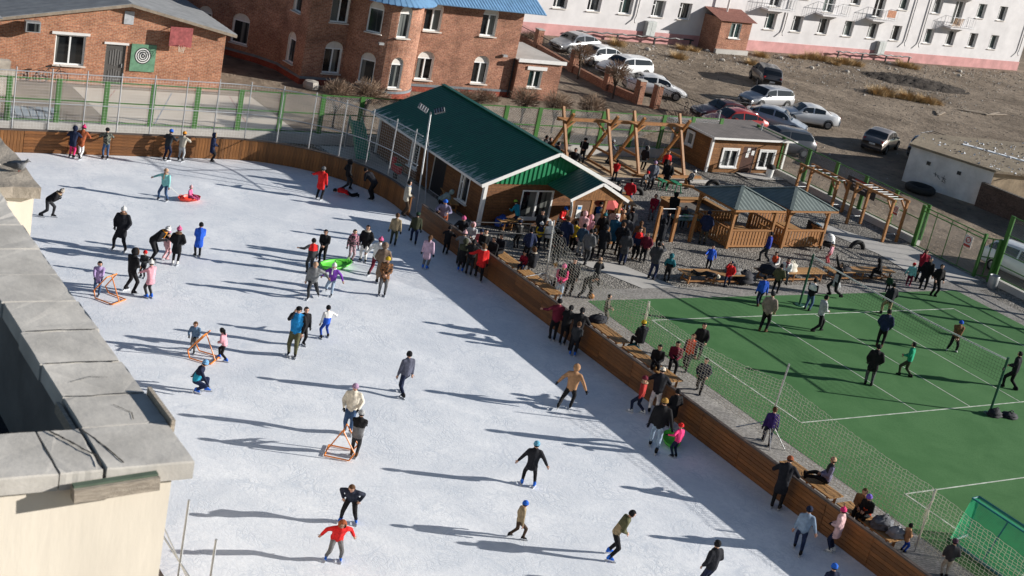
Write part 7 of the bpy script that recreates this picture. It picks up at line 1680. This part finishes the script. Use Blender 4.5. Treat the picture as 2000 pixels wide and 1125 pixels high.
(-3.49, -6.62, 0, 1.2, 194, 'sit', 'front', 14, 'blackorange', 'black', 'black', 'hat:bluepurple', 0, 0, 'child in black and orange jacket with purple hat on bench'),
(-3.11, -7.98, 0, 0.97, 344, 'stand', 'front', 0, 'camel', 'royal', 'black', 'hair:black', 0.38, 0, 'small child in camel coat at the courtside railing'),
(-2.89, -9.46, 0, 1.28, 54, 'stand', 'pocket', 0, 'greydk', 'beige', 'black', 'hat:plum', 0, 0, 'person in dark grey puffer and plum beanie on paved strip'),
(2.0, 15.66, 0, 1.58, 44, 'stand', 'pocket', 0, 'ink', 'black', 'black', 'hood:ink', 0.3, 0, 'person in long black hooded coat behind the petrol coat woman'),
(1.26, 15.48, 0, 1.5, 40, 'stand', 'front', 0, 'charcoal', 'black', 'black', 'hair:black', 0, 0, 'boy in charcoal jacket behind the teal hat person'),
(-0.68, 15.21, 0, 1.45, 64, 'stand', 'pocket', 0, 'black', 'black', 'black', 'hat:black', 0.4, 0, 'child in black jacket and black hat beside navy coat woman'),
(2.91, 15.37, 0, 1.55, 44, 'stand', 'pocket', 0, 'black', 'black', 'black', 'hood:black', 0.3, 0, 'person in black hooded coat close to the red and navy jacket boy'),
(-4.84, 14.46, 0, 1.5, 204, 'stand', 'front', 4, 'black', 'black', 'black', 'hair:black', 0, 0, 'teenager in black behind the boards next to coral jacket child'),
(-2.08, 15.44, 0, 1.5, 74, 'stand', 'pocket', 0, 'navyb', 'black', 'black', 'hair:black', 0, 0, 'boy in dark navy jacket at the low cabin railing'),
(-0.21, 17.49, 0, 1.6, 224, 'stand', 'front', 0, 'ink', 'black', 'black', 'hair:black', 0, 0, 'person in black standing against the cabin window'),
]
# ------------------------------------------------------------------ people
PAL = dict(aqua=(.22,.52,.50),beige=(.40,.37,.31),black=(.010,.010,.012),ink=(.013,.014,.019),inkb=(.016,.02,.035),blonde=(.35,.22,.11),blue=(.02,.12,.55),brown=(.09,.045,.022),brownc=(.17,.085,.04),brownd=(.05,.032,.022),camel=(.36,.20,.105),charcoal=(.03,.032,.036),coral=(.55,.13,.14),cream=(.60,.55,.46),crimson=(.24,.012,.03),cyan=(.12,.35,.5),darkgreen=(.018,.05,.028),denim=(.10,.17,.27),denimdk=(.04,.075,.12),green=(.015,.26,.14),grey=(.13,.13,.135),greyd=(.075,.075,.08),greydk=(.04,.041,.047),greydk2=(.06,.06,.066),hotpink=(.65,.04,.16),indigo=(.035,.02,.12),jeans=(.045,.085,.17),khaki=(.27,.21,.13),lavender=(.30,.22,.40),lavgrey=(.17,.16,.25),leather=(.018,.018,.018),lightgrey=(.38,.39,.40),lightjeans=(.27,.35,.45),lightpink=(.62,.36,.38),lilac=(.38,.25,.38),lime=(.25,.42,.06),maroon=(.13,.014,.03),mushroom=(.24,.19,.16),navy=(.012,.018,.045),navyb=(.014,.022,.06),ochre=(.36,.20,.05),olive=(.085,.085,.045),olived=(.045,.05,.03),orange=(.62,.25,.03),orangered=(.55,.07,.025),palelilac=(.48,.34,.44),palepink=(.58,.38,.38),petrol=(.012,.075,.14),pink=(.60,.12,.26),pink2=(.58,.28,.33),plum=(.07,.035,.06),purple=(.18,.05,.36),red=(.58,.018,.018),rust=(.28,.075,.03),royal=(.02,.09,.50),royal2=(.02,.10,.42),royal3=(.015,.03,.22),scarlet=(.50,.012,.015),brightred=(.48,.02,.03),silver=(.16,.165,.17),sky=(.16,.35,.60),slate=(.075,.08,.115),slategrey=(.11,.125,.16),steel=(.19,.26,.36),tan=(.46,.29,.19),taupe=(.17,.12,.09),teal=(.015,.22,.33),tealdk=(.02,.13,.16),tealgrey=(.20,.26,.26),trackblue=(.02,.06,.30),white=(.68,.67,.65),whitegrey=(.55,.54,.52),yellow=(.55,.37,.03),blush=(.52,.36,.34),brick=(.32,.03,.025),bluevest=(.015,.21,.50))
TWO = dict(bwprint=((.02,.02,.02),(.5,.5,.5)),camo=((.03,.03,.02),(.10,.085,.055)),floral=((.02,.02,.025),(.35,.15,.2)),leopard=((.22,.09,.03),(.03,.018,.012)),plaid=((.015,.015,.015),(.16,.17,.13)),pinkgrey=((.45,.3,.33),(.2,.15,.17)),rainbow=((.6,.1,.25),(.15,.4,.5)),striped=((.5,.45,.38),(.05,.04,.04)),bluepurple=((.02,.1,.5),(.3,.05,.4)))
# garments with two colour fields: (upper, lower)
SPLIT = dict(blackgrey=('black','lightgrey'),blackorange=('black','orangered'),blackpink=('black','hotpink'),greyblack=('black','grey'),maroonbl=('maroon','black'),navyteal=('navy','teal'),navyyellow=('navy','yellow'),olivebl=('olived','black'),olivetan=('olive','khaki'),orangebl=('orangered','black'),redblack=('red','black'),redgrey=('red','charcoal'),rednavy=('red','navyb'),redwhite=('red','white'),tealblack=('tealdk','black'),vestlav=('charcoal','lavgrey'),whiteblack=('white','black'),whiteblue=('white','royal'),whitegrey2=('white','grey'))
def cloth(c):
    n = 'cloth_' + c
    if n in MATS: return MATS[n]
    if c in TWO:
        a, b_ = TWO[c]; m = bpy.data.materials.new(n); MATS[n] = m; nt, b = nodes_of(m); tc = add(nt, 'ShaderNodeTexCoord')
        v = add(nt, 'ShaderNodeTexNoise', Scale=16, Detail=2); nt.links.new(tc.outputs['Object'], v.inputs['Vector'])
        mr = add(nt, 'ShaderNodeMapRange'); mr.inputs['From Min'].default_value = .48; mr.inputs['From Max'].default_value = .55; nt.links.new(v.outputs['Fac'], mr.inputs['Value'])
        nt.links.new(mix_rgb(nt, a, b_, mr.outputs[0]), b.inputs['Base Color']); b.inputs['Roughness'].default_value = .85; return m
    return M(n, PAL[c], .45 if c in ('silver', 'leather') else .85, .3, 6, bump=.9, bscale=7, spec=.18)
skinm = M('skin', (.46, .26, .18), .55, .08, 9); eyem = M('eye_dark', (.015, .012, .01), .4); lipm = M('lips', (.32, .12, .10), .5)
blade_m = M('blade', (.5, .52, .55), .3, .05, metal=.7); furt = {k: M('fur_' + k, v, .95, .35, 14, bump=1, bscale=30) for k, v in dict(tan=(.42, .30, .19), brown=(.18, .10, .055), black=(.02, .02, .02), grey=(.24, .23, .22), white=(.62, .58, .52), taupe=(.22, .16, .12), pale=(.5, .44, .36), pink=(.55, .2, .3)).items()}
def ik(a, c, l1, l2, pole):
    d = c - a; L = d.length; mx = (l1 + l2) * .999
    if L > mx: c = a + d * (mx / L); d = c - a; L = mx
    L = max(L, abs(l1 - l2) + .01)
    x = (l1 * l1 - l2 * l2 + L * L) / (2 * L); h = math.sqrt(max(0, l1 * l1 - x * x)); u = d.normalized(); p = pole - u * pole.dot(u)
    p = p.normalized() if p.length > 1e-4 else Vector((0, 1, 0)); return a + u * x + p * h, c
def capsule(mb, a, b, ra, rb, n=10):
    d = b - a; x = d.normalized() if d.length > 1e-6 else Vector((0, 0, 1)); al = Vector((0, 0, 1)) if abs(x.z) < .9 else Vector((1, 0, 0)); y = al.cross(x).normalized(); z = x.cross(y)
    rings = []
    for k in range(1, 4): t = -math.pi / 2 + k * math.pi / 6; rings.append((a + x * (ra * math.sin(t)), ra * math.cos(t)))
    for k in range(0, 3): t = k * math.pi / 6; rings.append((b + x * (rb * math.sin(t)), rb * math.cos(t)))
    s = len(mb.v); mb.v.append(tuple(a - x * ra))
    for c, r in rings:
        for i in range(n): t = 2 * math.pi * i / n; mb.v.append(tuple(c + (y * math.cos(t) + z * math.sin(t)) * r))
    e = len(mb.v); mb.v.append(tuple(b + x * rb)); m = len(rings)
    for i in range(n):
        j = (i + 1) % n; mb.f.append((s, s + 1 + j, s + 1 + i)); mb.m.append(0)
        for k in range(m - 1): o = s + 1 + k * n; mb.f.append((o + i, o + j, o + n + j, o + n + i)); mb.m.append(0)
        o = s + 1 + (m - 1) * n; mb.f.append((o + i, o + j, e)); mb.m.append(0)
def figure(h, legs, arms, lean, coat, top, seed, skate):
    """joint layout in units of the standing height; x right, y forward. returns capsules and anchors"""
    rr = random.Random(seed); k = min(1, max(0, (1.72 - h) / .75)); hd = .138 + .042 * k; V = Vector
    hipz = .49 - .015 * k; lift = .03 if skate else .0
    hip = V((0, 0, hipz + lift)); seat = False
    foot = {}; j = lambda a: rr.uniform(-a, a)
    if legs == 'stand': foot = {s: V((s * (.062 + j(.012)), j(.03), .035 + lift)) for s in (-1, 1)}
    elif legs == 'wide': foot = {s: V((s * .13, j(.04), .035 + lift)) for s in (-1, 1)}; hip.z -= .02
    elif legs == 'stride': q = rr.choice((-1, 1)); foot = {s: V((s * .06, .15 * s * q, .035 + lift)) for s in (-1, 1)}; hip.z -= .03
    elif legs == 'skate': q = rr.choice((-1, 1)); foot = {q: V((q * .05, .06, .035 + lift)), -q: V((-q * .15, -.2, .075 + lift))}; hip.z -= .045
    elif legs == 'crouch': hip = V((0, -.08, .235 + lift)); foot = {-1: V((-.08, .16, .035 + lift)), 1: V((.07, -.03, .035 + lift))}
    elif legs == 'sit': hip = V((0, 0, .0)); foot = {s: V((s * .07, .25 + j(.03), -.235)) for s in (-1, 1)}
    elif legs == 'sitlong': hip = V((0, 0, .07)); foot = {s: V((s * .06, .44, .06)) for s in (-1, 1)}
    elif legs == 'lie': hip = V((0, 0, .49)); foot = {s: V((s * .08, .03, .035)) for s in (-1, 1)}
    la = R(lean); ax = Matrix.Rotation(-la, 3, 'X')
    U = lambda x, y, z: hip + ax @ V((x, y, z - hipz))       # torso frame
    shz = 1 - hd - .035; caps = []; A = {}
    b = 1.0 + (.13 if coat or top in ('silver', 'black', 'navyb', 'greydk', 'ink') else .06)
    def cp(p, q, ra, rb, reg): caps.append((p, q, ra, rb, reg))
    cp(U(0, 0, hipz + .02), U(0, .005, shz - .04), .075 * b, .080 * b, 'top')
    for s in (-1, 1): cp(U(s * .045, 0, hipz + .01), U(s * .075, 0, shz - .055), .056 * b, .056 * b, 'top'); cp(U(s * .03, 0, shz - .01), U(s * .10, 0, shz - .03), .04, .042 * b, 'top')
    cp(U(0, -.005, shz - .01), U(0, .012, shz + .06), .034, .032, 'skin')
    hc = U(0, .018, 1 - hd * .5); up = (ax @ V((0, 0, 1))); fw = ax @ V((0, 1, 0))
    if lean > 25: m2 = Matrix.Rotation(-la * .65, 3, 'X'); up = m2 @ V((0, 0, 1)); fw = m2 @ V((0, 1, 0)); hc = U(0, .02, shz + .05) + up * (hd * .42)
    cp(hc - up * hd * .14 + fw * .004, hc + up * hd * .10, hd * .335, hd * .40, 'skin'); cp(hc - up * hd * .27 + fw * hd * .1, hc - up * hd * .2 + fw * hd * .12, hd * .2, hd * .22, 'skin')
    A.update(head=hc, up=up, fw=fw, hd=hd, neck=U(0, .005, shz + .015), nup=ax @ V((0, 0, 1)))
    for s in (-1, 1):
        hp = hip + V((s * .05, 0, -.01)); kn, ft = ik(hp, foot[s], .25, .235, V((s * .12, 1, 0.1)) if legs != 'sit' else V((0, .4, 1)))
        if legs == 'sit': kn = hip + V((s * .075, .24, .0))
        cp(hp, kn, .060, .045, 'bot'); cp(kn, ft + V((0, 0, .02)), .044, .034, 'bot')
        yaw = j(.25) - s * .15; t = V((math.sin(-yaw) * .085, math.cos(yaw) * .085, 0))
        if legs == 'sitlong': t = V((0, .02, .075))
        cp(ft + V((0, 0, .035)), ft + V((0, 0, -.002)) - t * .25, .036, .033, 'shoe'); cp(ft - t * .3 + V((0, 0, -.005)), ft + t * .85 + V((0, 0, -.008)), .03, .026, 'shoe')
        A.setdefault('feet', []).append((ft.copy(), math.atan2(-t.x, t.y)))
    if coat and legs not in ('sit', 'sitlong', 'crouch'):
        for s in (-1, 1):
            fx = (foot[s] - hip); e = hip + V((s * .05, fx.y * .3, 0)); e.z = max(coat + .06 + hip.z - hipz, .1)
            cp(hip + V((s * .045, 0, .03)), e, .060 * b, .068 * b, 'top')
        cp(hip + V((0, 0, .02)), V((0, hip.y + (foot[1].y + foot[-1].y) * .12, max(coat + .06 + hip.z - hipz, .1))), .068 * b, .076 * b, 'top')
    T = {'down': ((.17, .02, .45),) * 2, 'downout': ((.24, .02, .47), (.17, .04, .46)), 'pocket': ((.135, .085, .53),) * 2, 'front': ((.04, .15, .58),) * 2, 'phone': ((.07, .10, .90), (.14, .08, .53)), 'out': ((.29, .0, .53),) * 2, 'outL': ((.16, .05, .46), (.33, .08, .66)), 'outR': ((.33, .08, .66), (.16, .05, .46)), 'outF': ((.22, .26, .62), (.22, -.1, .42)), 'up': ((.2, .12, 1.14), (.18, .0, .46)), 'board': ((.14, .26, .68),) * 2, 'reach': ((.10, .29, .60),) * 2, 'bars': ((.13, .04, 1.13),) * 2, 'bars2': ((.17, .08, .74),) * 2, 'hip': ((.15, .05, .53),) * 2, 'low': ((.03, .20, .48),) * 2}[arms]
    for i, s in enumerate((1, -1)):
        sh = U(s * .112, 0, shz - .03); tx = T[i]; tg = V((s * tx[0], tx[1] + j(.015), tx[2] + j(.02)))
        if legs in ('sit', 'sitlong', 'crouch', 'lie'): tg = hip + ax @ (tg - V((0, 0, hipz)))
        elif lean > 8 and arms in ('pocket', 'down', 'hip', 'front', 'phone', 'out'): tg = U(*tg)
        else: tg = tg + V((0, 0, hip.z - hipz))
        if legs == 'sit' and arms == 'front': tg.z += .04; tg.y += .03
        el, hn = ik(sh, tg, .165, .15, V((s, .2, 0)) if arms in ('bars', 'up') else V((s * .5, .1, -1)) if arms == 'phone' and i == 0 else V((s * .7, -.8, -.35)))
        cp(sh, el, .044 * b, .037 * b, 'arm'); cp(el, hn, .037 * b, .029 * b, 'arm'); cp(hn, hn + (hn - el).normalized() * .02, .022, .02, 'hand')
        A.setdefault('hands', []).append((hn + (hn - el).normalized() * .028, (hn - el).normalized(), s))
    return caps, A
HM = {}
def hats():
    n = 14
    def dome(r0, z0, ztop, steps=6, sq=1.0): return [(r0 * math.cos(math.pi / 2 * k / steps) ** sq, z0 + (ztop - z0) * math.sin(math.pi / 2 * k / steps)) for k in range(steps + 1)]
    hat = MB(); hat.lathe([(.43, .02), (.46, -.02), (.475, .06), (.45, .14)] + [(a, b_ + .13) for a, b_ in dome(.445, 0, .42)], n); HM['hat'] = hat
    bob = MB(); bob.lathe([(.43, .02), (.46, -.02), (.475, .06), (.45, .14)] + [(a, b_ + .13) for a, b_ in dome(.445, 0, .42)], n); bob.lathe([(.0, .5)] + [(.13 * math.sin(math.pi * k / 5), .62 - .13 * math.cos(math.pi * k / 5)) for k in range(6)], 8); HM['bobble'] = bob
    def shell(rx, ry, rz, zlow, facecut, back=0):
        m = MB(); N, K = 16, 9; idx = {}
        for k in range(K + 1):
            ph = math.pi * .5 - k / K * (math.pi * .5 + zlow)
            for i in range(N):
                th = 2 * math.pi * i / N; y = math.cos(th) * math.cos(ph); x = math.sin(th) * math.cos(ph); z = math.sin(ph)
                idx[(k, i)] = len(m.v); m.v.append((x * rx, y * ry - .02, z * rz + .04))
        for k in range(K):
            for i in range(N):
                i2 = (i + 1) % N; th = 2 * math.pi * (i + .5) / N; ph = math.pi * .5 - (k + .5) / K * (math.pi * .5 + zlow)
                if math.cos(th) * math.cos(ph) > facecut and math.sin(ph) < .62: continue
                m.f.append((idx[(k, i)], idx[(k, i2)], idx[(k + 1, i2)], idx[(k + 1, i)])); m.m.append(0)
        return m
    HM['hair'] = shell(.43, .47, .50, .55, .35)
    lg = shell(.44, .48, .50, .7, .32); capsule(lg, Vector((0, -.38, .0)), Vector((0, -.46, -.75)), .26, .14); HM['long'] = lg
    HM['hood'] = shell(.54, .56, .60, 1.0, .62)
    cp_ = MB(); cp_.lathe([(.44, .1), (.455, .14)] + [(a, b_ + .15) for a, b_ in dome(.45, 0, .36)], n); cp_.box((0, .52, .13), (.46, .32, .03)); HM['cap'] = cp_
    he = MB(); he.lathe([(.46, -.02), (.49, .0), (.5, .1)] + [(a, b_ + .1) for a, b_ in dome(.5, 0, .46)], n); he.box((0, -.1, .48), (.1, .6, .06)); HM['helmet'] = he
    ring = MB(); ring.torus((0, 0, 0), .5, .12, 18, 7, axis='Y'); HM['furring'] = ring
    col_ = MB(); col_.torus((0, -.03, 0), .46, .17, 18, 7); HM['collar'] = col_
    sc = MB(); sc.torus((0, 0, 0), .36, .12, 16, 7); capsule(sc, Vector((.12, .4, -.05)), Vector((.15, .5, -.95)), .12, .14); HM['scarf'] = sc
    mk = MB(); mk.lathe([(.0, .0), (.17, .02), (.24, .1)], 10); HM['mask'] = mk
    sk = MB(); sk.box((0, .03, -.045), (.012, .2, .02)); sk.box((0, .09, -.028), (.03, .03, .02)); sk.box((0, -.03, -.028), (.03, .03, .02)); HM['skate'] = sk
    for k in list(HM): HM[k] = HM[k].mesh(k, skinm, smooth=(k not in ('skate',)))
hats()
def hand_geo(p, d, s, h):
    """palm, four unequal bent fingers and a thumb from the side of the palm"""
    mb = MB(); d = d.normalized(); side = d.cross(Vector((0, 1, 0.2)));  side = side.normalized() if side.length > .1 else Vector((1, 0, 0)); nrm = side.cross(d).normalized(); u = h
    rot = Matrix((side, d, nrm)).transposed().to_4x4(); mb.box(p + d * .018 * u, (.042 * u, .05 * u, .018 * u), mat=rot)
    for i, l in enumerate((.034, .040, .037, .028)):
        o = p + d * .042 * u + side * (-.0155 + .0103 * i) * u; m_ = o + (d * .8 - nrm * .35).normalized() * l * .55 * u; e = m_ + (d * .45 - nrm * .8).normalized() * l * .5 * u
        mb.tube(o, m_, .0052 * u, 4, r2=.005 * u); mb.tube(m_, e, .005 * u, 4, r2=.004 * u)
    o = p + d * .006 * u - side * s * -.02 * u; e = o + (d * .6 + side * s * .6 - nrm * .3).normalized() * .03 * u; mb.tube(o, e, .0065 * u, 4, r2=.005 * u); mb.tube(e, e + (d * .8 - nrm * .3).normalized() * .018 * u, .005 * u, 4, r2=.004 * u)
    return mb
SLEEVE = dict(bluevest='black', royal2='black', orangered='ink', vestlav='lavgrey', redgrey='charcoal', rednavy='navyb', blackpink='hotpink', whiteblack='black', navyyellow='yellow', blackgrey='black', orangebl='white')
REG = {'arm': 8, 'skin': 0, 'top': 1, 'bot': 2, 'shoe': 3, 'hand': 4, 'top2': 5}
def prep(i, row):
    x, y, z, h, face, legs, arms, lean, top, bot, shoe, head, coat, k, label = row
    Hs = h; oz = z
    if legs == 'sit': Hs = (h - .45) / .52 if h < 1.32 else (h - .5) / .54; oz = .45 + .075 * Hs if z == 0 else z
    if legs == 'sitlong' and z > .3: Hs = (h - .45) / .52; oz = .45
    if k == 1 and y < 19.5 and -5.62 < x < -4.5: x = -5.62 + (-.18 if 'child' in label else 0)
    if k == 0 and y < 19.5 and -5.6 < x < -4.55 and y > -17: x = -4.5
    if y > 27.6 and k == 1: y = 27.78
    caps, A = figure(Hs, legs, arms, lean, coat, top, i * 7 + 1, bool(k) and legs not in ('sit', 'sitlong', 'lie'))
    mb = MB()
    for a, b_, ra, rb, reg in caps: capsule(mb, a * Hs, b_ * Hs, ra * Hs, rb * Hs)
    hd = A['hd'] * Hs; hc = A['head'] * Hs; fw = A['fw']; up = A['up']; rt = fw.cross(up)
    capsule(mb, hc + fw * hd * .36 - up * hd * .08, hc + fw * hd * .44 - up * hd * .14, hd * .05, hd * .06, 6)
    for s in (-1, 1): capsule(mb, hc + rt * s * hd * .36 + up * hd * .02, hc + rt * s * hd * .37 - up * hd * .1, hd * .07, hd * .06, 6)
    me = mb.mesh('tmp', skinm); o = bpy.data.objects.new('tmp', me); col.objects.link(o)
    md = o.modifiers.new('r', 'REMESH'); md.mode = 'VOXEL'; md.voxel_size = .0165 * Hs; md.use_smooth_shade = True
    return (o, caps, A, Hs, oz, x, y)
PRE = [prep(i, row) for i, row in enumerate(PEOPLE)]
dg = bpy.context.evaluated_depsgraph_get()
BODY = [bpy.data.meshes.new_from_object(p[0].evaluated_get(dg)) for p in PRE]
for p in PRE: m0 = p[0].data; bpy.data.objects.remove(p[0]); bpy.data.meshes.remove(m0)
def headpart(name, key, parent, loc, fw, up, s, m):
    o = link(name, HM[key], parent, loc); rt = fw.cross(up); o.rotation_euler = Matrix((rt, fw, up)).transposed().to_euler(); o.scale = (s, s, s); setmat(o, [m]); return o
for i, row in enumerate(PEOPLE):
    x, y, z, h, face, legs, arms, lean, top, bot, shoe, head, coat, k, label = row
    _, caps, A, Hs, oz, x, y = PRE[i]; bm_ = BODY[i]
    n = len(bm_.vertices); co = np.empty(n * 3); bm_.vertices.foreach_get('co', co); co = co.reshape(-1, 3)
    # relax the voxel steps a little
    ed = np.empty(len(bm_.edges) * 2, dtype=np.int64); bm_.edges.foreach_get('vertices', ed); ed = ed.reshape(-1, 2)
    deg = np.bincount(ed.ravel(), minlength=n).astype(float)[:, None]
    for _k in range(2):
        acc = np.zeros_like(co); np.add.at(acc, ed[:, 0], co[ed[:, 1]]); np.add.at(acc, ed[:, 1], co[ed[:, 0]]); co = co * .45 + .55 * acc / np.maximum(deg, 1)
    faces = [tuple(p.vertices) for p in bm_.polygons]; cen = np.array([co[list(f)].mean(0) for f in faces])
    best = np.full(len(faces), 9e9); reg = np.zeros(len(faces), dtype=int)
    for a, b_, ra, rb, rg in caps:
        a = np.array(a) * Hs; b_ = np.array(b_) * Hs; d = b_ - a; t = np.clip(((cen - a) @ d) / max(1e-9, d @ d), 0, 1)
        dist = np.linalg.norm(cen - a - t[:, None] * d, axis=1) - (ra + (rb - ra) * t) * Hs - (.004 if rg in ('top', 'arm') else 0) * Hs
        w = dist < best; best[w] = dist[w]; reg[w] = REG[rg]
    if top in SPLIT:
        hipc = Vector((0, 0, 0)); nk = A['neck'] * Hs; ax_ = np.array(A['nup']); rel = (cen - np.array(nk)) @ ax_
        reg[(reg == 1) & (rel < -.17 * Hs)] = 5
    verts = [tuple(v) for v in co]; fm = list(reg)
    for hp, hdv, s in A['hands']:
        g = hand_geo(hp * Hs, hdv, s, Hs); o_ = len(verts); verts += g.v; faces += [tuple(o_ + q for q in f) for f in g.f]; fm += [4] * len(g.f)
    hd = A['hd'] * Hs; hc = A['head'] * Hs; fw = A['fw']; up = A['up']; rt = fw.cross(up); g = MB()
    rotm = Matrix((rt, fw, up)).transposed().to_4x4()
    for s in (-1, 1): g.box(hc + fw * hd * .365 + rt * s * hd * .15 + up * hd * .02, (hd * .09, hd * .05, hd * .045), mat=rotm)
    o_ = len(verts); verts += g.v; faces += [tuple(o_ + q for q in f) for f in g.f]; fm += [6] * len(g.f)
    g = MB(); g.box(hc + fw * hd * .36 - up * hd * .24, (hd * .16, hd * .05, hd * .035), mat=rotm); o_ = len(verts); verts += g.v; faces += [tuple(o_ + q for q in f) for f in g.f]; fm += [7] * len(g.f)
    me = bpy.data.meshes.new('person'); me.from_pydata(verts, [], faces)
    t1, t2 = SPLIT.get(top, (top, top)); glove = rnd.choice(('skin', 'black', 'ink', 'skin'))
    for m in (skinm, cloth(t1), cloth(bot), cloth(shoe), skinm if glove == 'skin' else cloth(glove), cloth(t2), eyem, lipm, cloth(SLEEVE.get(top, t1))): me.materials.append(m)
    me.polygons.foreach_set('material_index', np.array(fm, dtype=np.int32)); me.polygons.foreach_set('use_smooth', np.ones(len(faces), dtype=bool)); me.update()
    P_ = link('person', me, None, (x, y, oz + (.012 if k else 0))); P_.rotation_euler = (0, 0, R(face - 90))
    if legs == 'lie': P_.rotation_euler = (R(-84), 0, R(face - 90)); P_.location.z = oz + .11 * Hs
    tag(P_, label, 'person', 'people')
    kind, colr = head.split('+')[0].split(':'); ex = head.split('+')[1:]
    s = hd * .98; hl = hc
    if kind in ('hat',):
        headpart('hat', 'bobble' if colr in ('lightpink', 'hotpink', 'rainbow', 'white', 'striped', 'pink') else 'hat', P_, hl, fw, up, s, cloth(colr)); headpart('hair', 'hair', P_, hl - up * hd * .03, fw, up, s * .93, cloth('black'))
    elif kind == 'hair': headpart('hair', 'hair', P_, hl, fw, up, s, cloth(colr))
    elif kind == 'long': headpart('hair', 'long', P_, hl, fw, up, s, cloth(colr))
    elif kind == 'hood': headpart('hood', 'hood', P_, hl, fw, up, s, cloth(colr))
    elif kind == 'fur':
        tm = cloth(t1); headpart('hood', 'hood', P_, hl, fw, up, s, tm); headpart('fur_trim', 'furring', P_, hl + fw * hd * .3 + up * hd * .02, fw, up, s, furt.get(colr, furt['brown']))
    elif kind == 'cap': headpart('cap', 'cap', P_, hl, fw, up, s, cloth(colr)); headpart('hair', 'hair', P_, hl - up * hd * .05, fw, up, s * .94, cloth('black'))
    elif kind == 'helmet': headpart('helmet', 'helmet', P_, hl, fw, up, s, cloth(colr))
    nk = A['neck'] * Hs
    for e in ex:
        if e in ('fur', 'furc', 'pinkfur'): headpart('fur_collar', 'collar', P_, nk + up * hd * .05, fw, A['nup'], s * .92, furt['pink'] if e == 'pinkfur' else furt['tan' if e == 'fur' else 'pale'] if i % 3 else furt['brown'])
        elif e.endswith('scarf'): headpart('scarf', 'scarf', P_, nk + up * hd * .08, fw, A['nup'], s, cloth({'scarf': 'tan', 'wscarf': 'white', 'oscarf': 'orange', 'bscarf': 'steel', 'rscarf': 'crimson'}[e]))
        elif e == 'mask': headpart('face_mask', 'mask', P_, hc + fw * hd * .3 - up * hd * .18, up * -1, fw, s * .9, cloth('sky'))
    if k and legs not in ('sit', 'sitlong', 'lie'):
        for ft, yw in A['feet']:
            o = link('skate_blade', HM['skate'], P_, (ft - Vector((0, 0, .01))) * Hs, yw, Hs); setmat(o, [blade_m])
for b_ in BODY: bpy.data.meshes.remove(b_)
